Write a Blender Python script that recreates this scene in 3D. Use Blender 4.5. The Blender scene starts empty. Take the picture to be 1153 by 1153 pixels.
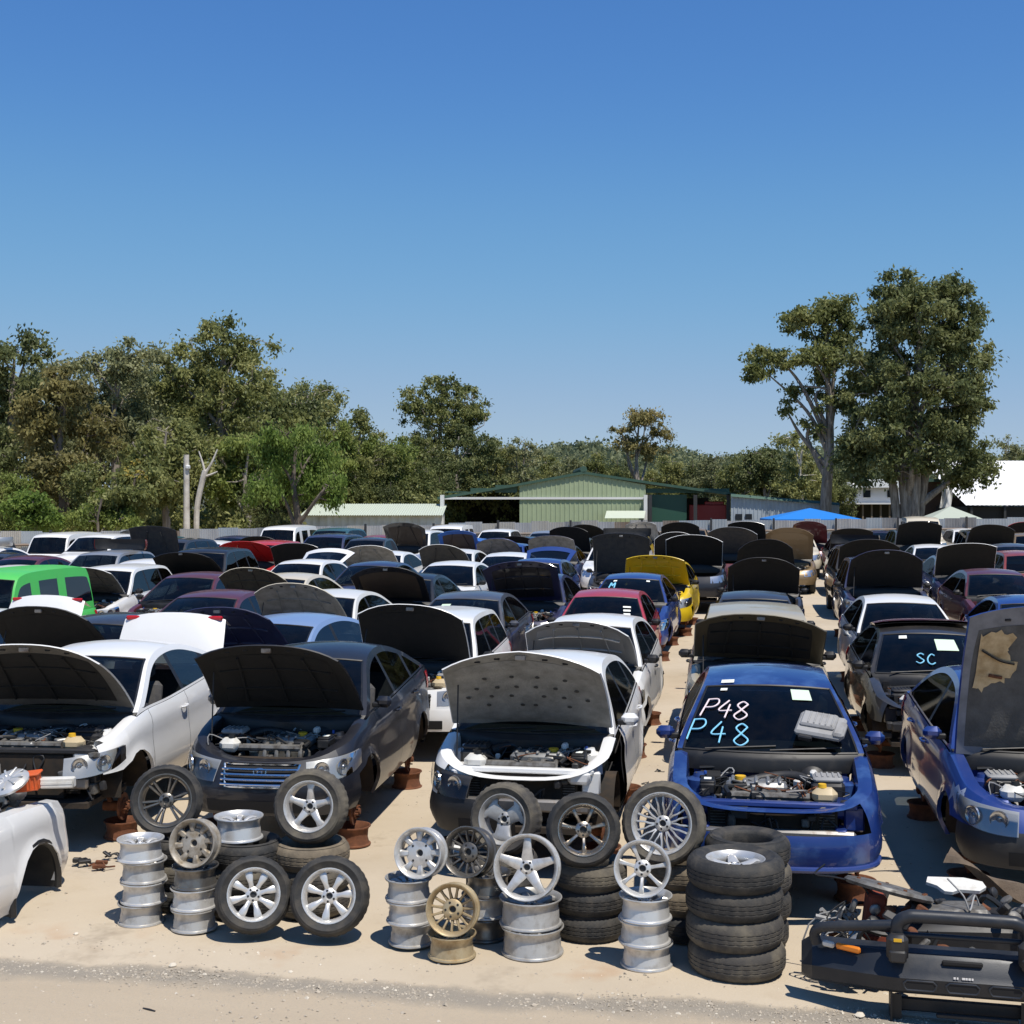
import bpy, math, random
import numpy as np
from mathutils import Vector, Matrix

# ------------------------------------------------------------------ camera, sky, sun, exposure
SC = bpy.context.scene
COL = SC.collection
FPX, CX, HY, CAMH = 1500.0, 576.5, 560.0, 3.35      # focal length, centre, horizon row (photo pixels), eye height
PSI = math.atan(254 / 1500)                          # the rows of cars run 9.6 degrees off the view axis
CP, SP = math.cos(PSI), math.sin(PSI)
cam = bpy.data.cameras.new('camera')
cam.sensor_width = 36.0
cam.lens = 36.0 * FPX / 1153
cam.clip_start = 0.1
cam.clip_end = 5000
cam_o = bpy.data.objects.new('camera', cam)
cam_o.location = (0, 0, CAMH)
cam_o.rotation_euler = (math.radians(90) - math.atan(16.5 / FPX), 0, PSI)
COL.objects.link(cam_o)
SC.camera = cam_o

SUN_EL = math.radians(66)
SUN_V = Vector((0.70, -0.714, 0)).normalized()       # towards the sun, on the ground
W = bpy.data.worlds.new('World')
SC.world = W
W.use_nodes = True
wn = W.node_tree
sky = wn.nodes.new('ShaderNodeTexSky')
sky.sky_type = 'NISHITA'
sky.sun_disc = False
sky.sun_elevation = SUN_EL
sky.sun_rotation = math.atan2(SUN_V.x, SUN_V.y)
sky.altitude = 0
sky.air_density = 0.8
sky.dust_density = 0.0
sky.ozone_density = 6.0
bg = wn.nodes['Background']
bg.inputs[1].default_value = 0.12
pre = wn.nodes.new('ShaderNodeMix')            # the photograph's even tone curve: deeper blue aloft, less glare at the horizon
pre.data_type = 'RGBA'
pre.blend_type = 'MULTIPLY'
pre.inputs[0].default_value = 1
pre.inputs[7].default_value = (.12, .12, .12, 1)
crv = wn.nodes.new('ShaderNodeRGBCurve')
for k, pts in enumerate(([(0, 0), (.119, .080), (.202, .163), (.44, .33), (.75, .42), (1, .5)], [(0, 0), (.227, .232), (.371, .372), (.694, .49), (1, .58)], [(0, 0), (.30, .38), (.462, .575), (.672, .655), (.956, .675), (1, .68)])):
    c = crv.mapping.curves[k]
    c.points[0].location = pts[0]
    c.points[1].location = pts[-1]
    for p in pts[1:-1]:
        c.points.new(*p)
crv.mapping.update()
post = wn.nodes.new('ShaderNodeMix')
post.data_type = 'RGBA'
post.blend_type = 'DIVIDE'
post.inputs[0].default_value = 1
post.inputs[7].default_value = (.12, .12, .12, 1)
wn.links.new(sky.outputs[0], pre.inputs[6])
wn.links.new(pre.outputs[2], crv.inputs[1])
wn.links.new(crv.outputs[0], post.inputs[6])
wn.links.new(post.outputs[2], bg.inputs[0])
sun = bpy.data.lights.new('sun', 'SUN')
sun.energy = 5.0
sun.angle = math.radians(0.5)
sun.color = (1.0, 0.935, 0.83)
sun_o = bpy.data.objects.new('sun', sun)
sd = Vector((SUN_V.x * math.cos(SUN_EL), SUN_V.y * math.cos(SUN_EL), math.sin(SUN_EL)))
sun_o.rotation_euler = sd.to_track_quat('Z', 'Y').to_euler()
sun_o.location = (10, -10, 30)
COL.objects.link(sun_o)
SC.view_settings.view_transform = 'Standard'
SC.view_settings.look = 'None'
SC.view_settings.gamma = 1
SC.view_settings.exposure = 0.0
SC.render.engine = 'CYCLES'
SC.cycles.use_denoising = True
SC.cycles.max_bounces = 7
SC.cycles.transparent_max_bounces = 10
SC.cycles.diffuse_bounces = 3
SC.cycles.caustics_reflective = False
SC.cycles.caustics_refractive = False

# ------------------------------------------------------------------ helpers
rnd = random.Random(7)


def at(px, D, z=0.0):
    """world point seen at photo column px, D metres in front of the camera, at height z"""
    lx = (px - CX) / FPX * D
    return Vector((lx * CP - D * SP, lx * SP + D * CP, z))


def gnd(px, py, z=0.0):
    return at(px, (CAMH - z) * FPX / (py - HY), z)


def zpx(py, D):
    return CAMH - (py - HY) / FPX * D


def slope(y):
    """the yard climbs a little towards its far fence"""
    return .34 * min(1, max(0, (y - 20) / 38))


def link(o, parent=None):
    COL.objects.link(o)
    if parent is not None:
        o.parent = parent
    return o


def tag(o, label=None, cat=None, group=None, kind=None):
    if label:
        o['label'] = label
    if cat:
        o['category'] = cat
    if group:
        o['group'] = group
    if kind:
        o['kind'] = kind
    return o


def empty(name, loc=(0, 0, 0), rz=0.0):
    o = bpy.data.objects.new(name, None)
    o.location = loc
    o.rotation_euler = (0, 0, rz)
    o.empty_display_size = 0.2
    return link(o)


class MB:
    """collects shapes; build() makes them one mesh"""

    def __init__(self):
        self.v, self.f, self.m = [], [], []

    def add(self, vs, fs, mat=0, M=None):
        b = len(self.v)
        if M is not None:
            vs = [M @ Vector(p) for p in vs]
        self.v.extend([tuple(p) for p in vs])
        self.f.extend([tuple(i + b for i in f) for f in fs])
        self.m.extend([mat] * len(fs))
        return self

    def grid(self, R, mat=0, wrap=False, skip=None, M=None):
        n, k = len(R), len(R[0])
        fs = []
        for i in range(n - 1):
            for j in range(k if wrap else k - 1):
                j2 = (j + 1) % k
                if skip and skip(i, j):
                    continue
                fs.append((i * k + j, i * k + j2, (i + 1) * k + j2, (i + 1) * k + j))
        return self.add([p for r in R for p in r], fs, mat, M)

    def box(self, c, s, mat=0, ch=0.0, M=None, rot=None):
        hx, hy, hz = s[0] / 2, s[1] / 2, s[2] / 2
        ch = min(ch, hx * .9, hy * .9, hz * .9)
        vs, fs = [], []
        if ch <= 0:
            for sx in (-1, 1):
                for sy in (-1, 1):
                    for sz in (-1, 1):
                        vs.append(Vector((sx * hx, sy * hy, sz * hz)))
            fs = [(0, 1, 3, 2), (4, 6, 7, 5), (0, 4, 5, 1), (2, 3, 7, 6), (0, 2, 6, 4), (1, 5, 7, 3)]
        else:
            idx = {}
            for sx in (-1, 1):
                for sy in (-1, 1):
                    for sz in (-1, 1):
                        for a in range(3):
                            p = [sx * (hx - ch), sy * (hy - ch), sz * (hz - ch)]
                            p[a] = (sx * hx, sy * hy, sz * hz)[a]
                            idx[(sx, sy, sz, a)] = len(vs)
                            vs.append(Vector(p))
            for a in range(3):
                b_, c_ = (a + 1) % 3, (a + 2) % 3
                for sg in (-1, 1):
                    q = []
                    for (u, w) in ((-1, -1), (1, -1), (1, 1), (-1, 1)):
                        k = [0, 0, 0]
                        k[a], k[b_], k[c_] = sg, u, w
                        q.append(idx[(*k, a)])
                    fs.append(tuple(q if sg > 0 else q[::-1]))
                for u in (-1, 1):
                    for w in (-1, 1):
                        k1 = [0, 0, 0]
                        k1[b_], k1[c_] = u, w
                        k1[a] = -1
                        k2 = list(k1)
                        k2[a] = 1
                        fs.append((idx[(*k1, b_)], idx[(*k2, b_)], idx[(*k2, c_)], idx[(*k1, c_)]))
            for sx in (-1, 1):
                for sy in (-1, 1):
                    for sz in (-1, 1):
                        fs.append(tuple(idx[(sx, sy, sz, a)] for a in range(3)))
        T = Matrix.Translation(Vector(c))
        if rot is not None:
            T = T @ rot
        if M is not None:
            T = M @ T
        return self.add(vs, fs, mat, T)

    def tube(self, pts, r, n=8, mat=0, M=None, caps=True, closed=False):
        pts = [Vector(p) for p in pts]
        k = len(pts)
        rs = r if isinstance(r, (list, tuple)) else [r] * k
        t0 = (pts[1] - pts[0]).normalized()
        up = Vector((0, 0, 1)) if abs(t0.z) < .9 else Vector((1, 0, 0))
        a = t0.cross(up).normalized()
        R = []
        for i in range(k):
            if closed:
                t = pts[(i + 1) % k] - pts[i - 1]
            else:
                t = pts[min(i + 1, k - 1)] - pts[max(i - 1, 0)]
            t = t.normalized() if t.length > 1e-9 else t0
            a = a - t * a.dot(t)
            a = a.normalized() if a.length > 1e-6 else t.orthogonal().normalized()
            b = t.cross(a)
            R.append([pts[i] + (a * math.cos(2 * math.pi * j / n) + b * math.sin(2 * math.pi * j / n)) * rs[i] for j in range(n)])
        if closed:
            R.append(R[0])
        self.grid(R, mat, wrap=True, M=M)
        if caps and not closed:
            self.add(R[0], [tuple(range(n))], mat, M)
            self.add(R[-1], [tuple(range(n))[::-1]], mat, M)
        return self

    def lathe(self, prof, n=24, mat=0, M=None, jit=None):
        R = []
        for i, (r, z) in enumerate(prof):
            row = []
            for j in range(n):
                rr = r + (jit(i, j) if jit else 0)
                row.append(Vector((rr * math.cos(2 * math.pi * j / n), rr * math.sin(2 * math.pi * j / n), z)))
            R.append(row)
        return self.grid(R, mat, wrap=True, M=M)

    def disc(self, r, z, n=20, mat=0, M=None):
        return self.add([(r * math.cos(2 * math.pi * j / n), r * math.sin(2 * math.pi * j / n), z) for j in range(n)], [tuple(range(n))], mat, M)

    def prism(self, poly, z0, z1, mat=0, M=None):
        n = len(poly)
        vs = [(p[0], p[1], z0) for p in poly] + [(p[0], p[1], z1) for p in poly]
        fs = [tuple(range(n))[::-1], tuple(range(n, 2 * n))] + [(i, (i + 1) % n, n + (i + 1) % n, n + i) for i in range(n)]
        return self.add(vs, fs, mat, M)

    def mesh(self, name, mats, sharp=38):
        me = bpy.data.meshes.new(name)
        used = sorted({i for f in self.f for i in f})
        if len(used) < len(self.v):
            mp = {o: n for n, o in enumerate(used)}
            self.v = [self.v[i] for i in used]
            self.f = [tuple(mp[i] for i in f) for f in self.f]
        me.from_pydata(self.v, [], self.f)
        for m in mats:
            me.materials.append(MAT(m) if isinstance(m, str) else m)
        if len(mats) > 1:
            me.polygons.foreach_set('material_index', self.m)
        me.polygons.foreach_set('use_smooth', [True] * len(self.f))
        me.update()
        try:
            me.set_sharp_from_angle(angle=math.radians(sharp))
        except Exception:
            pass
        return me

    def build(self, name, mats, parent=None, sharp=38):
        if isinstance(mats, str) or not isinstance(mats, (list, tuple)):
            mats = [mats]
        o = bpy.data.objects.new(name, self.mesh(name, mats, sharp))
        return link(o, parent)


def quads(name, P, mats, midx=None):
    """numpy (N,4,3) array of quads -> mesh"""
    n = len(P)
    me = bpy.data.meshes.new(name)
    me.vertices.add(n * 4)
    me.vertices.foreach_set('co', P.reshape(-1).astype(np.float32))
    me.loops.add(n * 4)
    me.loops.foreach_set('vertex_index', np.arange(n * 4, dtype=np.int32))
    me.polygons.add(n)
    me.polygons.foreach_set('loop_start', np.arange(0, n * 4, 4, dtype=np.int32))
    for m in mats:
        me.materials.append(MAT(m) if isinstance(m, str) else m)
    if midx is not None:
        me.polygons.foreach_set('material_index', midx.astype(np.int32))
    me.update(calc_edges=True)
    return me


def dense(pts, n=12):
    """Catmull-Rom through 2D points"""
    p = [np.array(q, float) for q in pts]
    p = [2 * p[0] - p[1]] + p + [2 * p[-1] - p[-2]]
    out = []
    for i in range(1, len(p) - 2):
        for k in range(n):
            t = k / n
            a, b, c, d = p[i - 1], p[i], p[i + 1], p[i + 2]
            out.append(.5 * ((2 * b) + (c - a) * t + (2 * a - 5 * b + 4 * c - d) * t * t + (3 * b - a - 3 * c + d) * t ** 3))
    out.append(p[-2])
    return np.array(out)


def dense3(pts, n=6):
    p = [Vector(q) for q in pts]
    p = [2 * p[0] - p[1]] + p + [2 * p[-1] - p[-2]]
    out = []
    for i in range(1, len(p) - 2):
        for k in range(n):
            t = k / n
            a, b, c, d = p[i - 1], p[i], p[i + 1], p[i + 2]
            out.append(.5 * ((2 * b) + (c - a) * t + (2 * a - 5 * b + 4 * c - d) * t * t + (3 * b - a - 3 * c + d) * t ** 3))
    out.append(p[-2])
    return out

# ------------------------------------------------------------------ materials
_M = {}
DEFS = {}


def MAT(name):
    if name not in _M:
        _M[name] = DEFS[name](name)
    return _M[name]


def _new(name):
    m = bpy.data.materials.new(name)
    m.use_nodes = True
    nt = m.node_tree
    return m, nt, nt.nodes['Principled BSDF']


def _noise(nt, scale, detail=4, rough=.6, src='Object', sc=None):
    tc = nt.nodes.new('ShaderNodeTexCoord')
    n = nt.nodes.new('ShaderNodeTexNoise')
    n.inputs['Scale'].default_value = scale
    n.inputs['Detail'].default_value = detail
    n.inputs['Roughness'].default_value = rough
    if sc:
        mp = nt.nodes.new('ShaderNodeMapping')
        mp.inputs['Scale'].default_value = sc
        nt.links.new(tc.outputs[src], mp.inputs[0])
        nt.links.new(mp.outputs[0], n.inputs['Vector'])
    else:
        nt.links.new(tc.outputs[src], n.inputs['Vector'])
    return n.outputs['Fac']


def _ramp(nt, fac, stops):
    r = nt.nodes.new('ShaderNodeValToRGB')
    e = r.color_ramp.elements
    while len(e) < len(stops):
        e.new(.5)
    for k, (p, c) in enumerate(stops):
        e[k].position = p
        e[k].color = (*c, 1) if len(c) == 3 else c
    nt.links.new(fac, r.inputs[0])
    return r.outputs[0]


def _mix(nt, fac, a, b, mode='MIX'):
    n = nt.nodes.new('ShaderNodeMix')
    n.data_type = 'RGBA'
    n.blend_type = mode
    for s, v in ((n.inputs[0], fac), (n.inputs[6], a), (n.inputs[7], b)):
        if hasattr(v, 'is_output'):
            nt.links.new(v, s)
        elif isinstance(v, (int, float)):
            s.default_value = v
        else:
            s.default_value = (*v, 1)
    return n.outputs[2]


def _math(nt, op, a, b=0.0, clamp=False):
    n = nt.nodes.new('ShaderNodeMath')
    n.operation = op
    n.use_clamp = clamp
    for s, v in ((n.inputs[0], a), (n.inputs[1], b)):
        if hasattr(v, 'is_output'):
            nt.links.new(v, s)
        else:
            s.default_value = v
    return n.outputs[0]


def _bump(nt, bs, h, strength=.3, dist=.01):
    b = nt.nodes.new('ShaderNodeBump')
    b.inputs['Strength'].default_value = strength
    b.inputs['Distance'].default_value = dist
    nt.links.new(h, b.inputs['Height'])
    nt.links.new(b.outputs[0], bs.inputs['Normal'])


def simple(col, rough=.5, metal=0.0, col2=None, scale=6, lo=.35, hi=.7, bump=0, bscale=40, spec=.5, detail=5):
    def mk(name):
        m, nt, bs = _new(name)
        bs.inputs['Base Color'].default_value = (*col, 1)
        bs.inputs['Roughness'].default_value = rough
        bs.inputs['Metallic'].default_value = metal
        bs.inputs['Specular IOR Level'].default_value = spec
        if col2:
            f = _noise(nt, scale, detail)
            nt.links.new(_ramp(nt, f, [(lo, col), (hi, col2)]), bs.inputs['Base Color'])
            rr = nt.nodes.new('ShaderNodeMapRange')
            rr.inputs['From Min'].default_value = lo
            rr.inputs['From Max'].default_value = hi
            rr.inputs['To Min'].default_value = rough
            rr.inputs['To Max'].default_value = min(1, rough + .25)
            nt.links.new(f, rr.inputs[0])
            nt.links.new(rr.outputs[0], bs.inputs['Roughness'])
        if bump:
            _bump(nt, bs, _noise(nt, bscale, 5), bump)
        return m
    return mk


DUST = (.34, .27, .19)


def paint(col, rough=.32, metal=0.0, dust=.16, fade=None, coat=.7):
    """car paint: clear coat, a film of dust that lies thicker on upward faces, faint streaks"""
    def mk(name):
        m, nt, bs = _new(name)
        g = nt.nodes.new('ShaderNodeNewGeometry')
        sx = nt.nodes.new('ShaderNodeSeparateXYZ')
        nt.links.new(g.outputs['Normal'], sx.inputs[0])
        up = _math(nt, 'MULTIPLY', _math(nt, 'MAXIMUM', sx.outputs['Z'], 0.0), .6)
        n1 = _noise(nt, 2.6, 6, .65)
        n2 = _noise(nt, 14, 4, .7, sc=(1, 1, .25))
        pat = _math(nt, 'MULTIPLY', _math(nt, 'SUBTRACT', _math(nt, 'ADD', n1, _math(nt, 'MULTIPLY', n2, .5)), .45), 1.6, True)
        fac = _math(nt, 'MULTIPLY', _math(nt, 'ADD', up, .4), _math(nt, 'MULTIPLY', pat, dust * .8), True)
        base = col
        if fade:
            base = _mix(nt, _math(nt, 'MULTIPLY', _math(nt, 'SUBTRACT', _noise(nt, 3.2, 5, .6), .48), 5, True), col, fade)
        nt.links.new(_mix(nt, fac, base, DUST), bs.inputs['Base Color'])
        bs.inputs['Metallic'].default_value = metal
        nt.links.new(_math(nt, 'ADD', _math(nt, 'MULTIPLY', fac, .9), rough, True), bs.inputs['Roughness'])
        nt.links.new(_math(nt, 'SUBTRACT', coat, _math(nt, 'MULTIPLY', fac, 2.2), True), bs.inputs['Coat Weight'])
        bs.inputs['Coat Roughness'].default_value = .06
        _bump(nt, bs, _math(nt, 'ADD', _noise(nt, 2.1, 2, .5), _math(nt, 'MULTIPLY', _noise(nt, 9, 2, .5), .12)), .16, .05)
        return m
    return mk


def glass(tint, dusty=.08, ior=1.48):
    def mk(name):
        m = bpy.data.materials.new(name)
        m.use_nodes = True
        nt = m.node_tree
        nt.nodes.clear()
        out = nt.nodes.new('ShaderNodeOutputMaterial')
        tr = nt.nodes.new('ShaderNodeBsdfTransparent')
        tr.inputs[0].default_value = (*tint, 1)
        gl = nt.nodes.new('ShaderNodeBsdfGlossy')
        gl.inputs['Roughness'].default_value = .03
        fr = nt.nodes.new('ShaderNodeFresnel')
        fr.inputs[0].default_value = ior
        mx = nt.nodes.new('ShaderNodeMixShader')
        nt.links.new(_math(nt, 'MINIMUM', fr.outputs[0], 1.0 if ior > 1.4 else .16), mx.inputs[0])
        nt.links.new(tr.outputs[0], mx.inputs[1])
        nt.links.new(gl.outputs[0], mx.inputs[2])
        df = nt.nodes.new('ShaderNodeBsdfDiffuse')
        df.inputs[0].default_value = (*DUST, 1)
        mx2 = nt.nodes.new('ShaderNodeMixShader')
        f = _math(nt, 'MULTIPLY', _math(nt, 'SUBTRACT', _noise(nt, 5, 5, .7), .35), dusty * 3, True)
        nt.links.new(f, mx2.inputs[0])
        nt.links.new(mx.outputs[0], mx2.inputs[1])
        nt.links.new(df.outputs[0], mx2.inputs[2])
        nt.links.new(mx2.outputs[0], out.inputs[0])
        return m
    return mk


def leafmat(a, b, c, trans=.4):
    def mk(name):
        m, nt, bs = _new(name)
        oi = nt.nodes.new('ShaderNodeObjectInfo')
        n = _noise(nt, .55, 3)
        f = _math(nt, 'ADD', _math(nt, 'MULTIPLY', _math(nt, 'SUBTRACT', n, .5), 2.2), _math(nt, 'ADD', _math(nt, 'MULTIPLY', oi.outputs['Random'], .3), .35))
        col = _ramp(nt, f, [(.1, a), (.5, b), (.92, c)])
        nt.links.new(col, bs.inputs['Base Color'])
        bs.inputs['Roughness'].default_value = .55
        bs.inputs['Specular IOR Level'].default_value = .3
        tl = nt.nodes.new('ShaderNodeBsdfTranslucent')
        nt.links.new(col, tl.inputs[0])
        mx = nt.nodes.new('ShaderNodeMixShader')
        mx.inputs[0].default_value = trans
        nt.links.new(bs.outputs[0], mx.inputs[1])
        nt.links.new(tl.outputs[0], mx.inputs[2])
        nt.links.new(mx.outputs[0], nt.nodes['Material Output'].inputs[0])
        return m
    return mk


DEFS.update({
    # paints
    'white': paint((.78, .78, .77), dust=.14), 'white_b': paint((.70, .70, .68), dust=.22), 'grey_green': paint((.12, .16, .13), .4, .2, .2), 'cream': paint((.62, .56, .44), dust=.2),
    'silver': paint((.42, .43, .44), .35, .6, .2), 'slate': paint((.040, .050, .070), .4, .1, .3, coat=.9), 'charcoal': paint((.018, .020, .026), .45, 0, .12, coat=.7),
    'black': paint((.006, .006, .007), .5, 0, .14, coat=1), 'midnight': paint((.0045, .006, .012), .5, 0, .04, coat=.55),
    'navy': paint((.008, .014, .065), .45, 0, .16, coat=.9), 'blue': paint((.007, .036, .20), .4, .1, .12, coat=1), 'faded_blue': paint((.005, .028, .165), .38, .15, .06, fade=(.045, .11, .30), coat=1),
    'royal': paint((.005, .036, .21), .38, .15, .10, coat=1), 'sky_blue': paint((.25, .37, .60), .33, .3, .16), 'bright_blue': paint((.02, .13, .48), .35, 0, .2),
    'red': paint((.46, .018, .022), .33, 0, .18), 'crimson': paint((.40, .03, .055), .35, .15, .2), 'maroon': paint((.10, .010, .022), .33, .2, .22), 'brick': paint((.20, .022, .024), .36, 0, .25),
    'green': paint((.06, .50, .085), .45, 0, .22, coat=.35), 'yellow': paint((.72, .50, .012), .36, 0, .15), 'gold_cream': paint((.50, .45, .33), .35, .3, .2),
    'olive': paint((.055, .047, .030), .45, .1, .2, coat=.3), 'bronze': paint((.22, .15, .075), .4, .3, .25), 'brown': paint((.045, .030, .022), .5, 0, .3, coat=.2),
    'teal': paint((.02, .10, .12), .35, .2, .2),
    # car trim
    'glass': glass((.22, .28, .30), .012), 'side_glass': glass((.12, .145, .155), .008, 1.28), 'tinted': glass((.05, .06, .07), .01, 1.26),
    'lens': glass((.92, .93, .93), .05), 'chrome': simple((.75, .75, .76), .12, 1.0, (.5, .48, .44), 20, .5, .8),
    'reflector': simple((.55, .56, .58), .22, .9), 'amber': simple((.75, .22, .02), .25), 'tail_red': simple((.45, .012, .02), .2),
    'trim': simple((.012, .012, .013), .5, 0, (.035, .032, .029), 9, .5, .9), 'plastic': simple((.022, .022, .024), .5, 0, (.045, .042, .038), 7, .5, .85),
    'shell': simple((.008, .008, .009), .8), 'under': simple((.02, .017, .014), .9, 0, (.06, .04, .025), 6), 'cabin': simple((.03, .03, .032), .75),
    'seat_cloth': simple((.07, .07, .075), .95, 0, (.11, .105, .10), 20), 'pale_cloth': simple((.32, .29, .25), .95),
    'liner_black': simple((.008, .008, .008), .95, 0, (.015, .014, .013), 10, bump=.3, bscale=60), 'liner_grey': simple((.30, .295, .275), .95, 0, (.19, .185, .17), 7, bump=.5, bscale=50), 'lamp_bowl': simple((.50, .495, .47), .22, .55),
    'liner_dark': simple((.045, .045, .046), .95, 0, (.075, .07, .062), 8, bump=.5, bscale=50), 'primer_grey': simple((.22, .23, .26), .5, .1, (.15, .155, .17), 6), 'primer_pale': simple((.42, .47, .56), .6, 0, (.30, .35, .46), 8), 'liner_mid': simple((.13, .125, .115), .95, 0, (.085, .08, .072), 7, bump=.5, bscale=50), 'liner_foam': simple((.62, .47, .27), .95, 0, (.36, .24, .11), 9, bump=.6, bscale=30),
    'alu': simple((.46, .46, .45), .42, .75, (.16, .15, .13), 11, .4, .75), 'cast': simple((.20, .195, .185), .6, .5, (.07, .06, .05), 14, .4, .7), 'steel': simple((.30, .29, .28), .45, .7, (.15, .09, .05), 10, .5, .8),
    'hose': simple((.013, .013, .013), .45), 'white_plastic': simple((.68, .67, .63), .45, 0, (.45, .41, .34), 9, .5, .85), 'tan_plastic': simple((.55, .44, .27), .4), 'grey_plastic': simple((.30, .30, .30), .6, 0, (.20, .19, .175), 9, .5, .8),
    'yellow_cap': simple((.72, .42, .02), .45), 'blue_cap': simple((.03, .10, .42), .45), 'orange_plastic': simple((.75, .12, .02), .45, 0, (.5, .10, .03), 8),
    'rust': simple((.20, .075, .032), .85, .15, (.09, .036, .02), 14, .35, .7, bump=.35, bscale=60), 'rust_orange': simple((.20, .075, .034), .9, 0, (.10, .042, .024), 12, .35, .7, bump=.3, bscale=60), 'red_oxide': simple((.30, .062, .03), .8, 0, (.14, .035, .022), 9),
    # wheels
    'rubber': simple((.022, .022, .022), .7, 0, (.085, .075, .062), 9, .45, .8, bump=.3, bscale=70), 'rubber_dusty': simple((.11, .09, .065), .9, 0, (.26, .21, .145), 8, .35, .8, bump=.3, bscale=70), 'rubber_worn': simple((.05, .046, .042), .82, 0, (.16, .14, .105), 5, .42, .72, bump=.3, bscale=70),
    'alloy': simple((.62, .61, .59), .34, .5, (.27, .25, .22), 12, .48, .85), 'alloy_bright': simple((.66, .655, .64), .32, .5, (.38, .35, .30), 10, .5, .85), 'alloy_dark': simple((.20, .19, .175), .3, .7, (.09, .08, .07), 12, .45, .8),
    'alloy_grey': simple((.50, .49, .47), .38, .45, (.21, .19, .16), 10, .45, .8), 'alloy_bronze': simple((.40, .37, .33), .26, .9, (.20, .16, .12), 12, .45, .8), 'alloy_dirty': simple((.44, .41, .36), .5, .5, (.19, .145, .09), 13, .4, .75),
    'gold_wheel': simple((.52, .42, .26), .45, .55, (.27, .18, .085), 10, .42, .78), 'nut': simple((.03, .03, .03), .5, .3),
    # signs and marks
    'chalk_white': simple((.80, .78, .76), .7), 'chalk_pink': simple((.80, .68, .70), .7), 'chalk_blue': simple((.22, .58, .80), .6), 'paper': simple((.78, .80, .74), .8), 'paper_green': simple((.58, .72, .56), .7),
})

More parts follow.
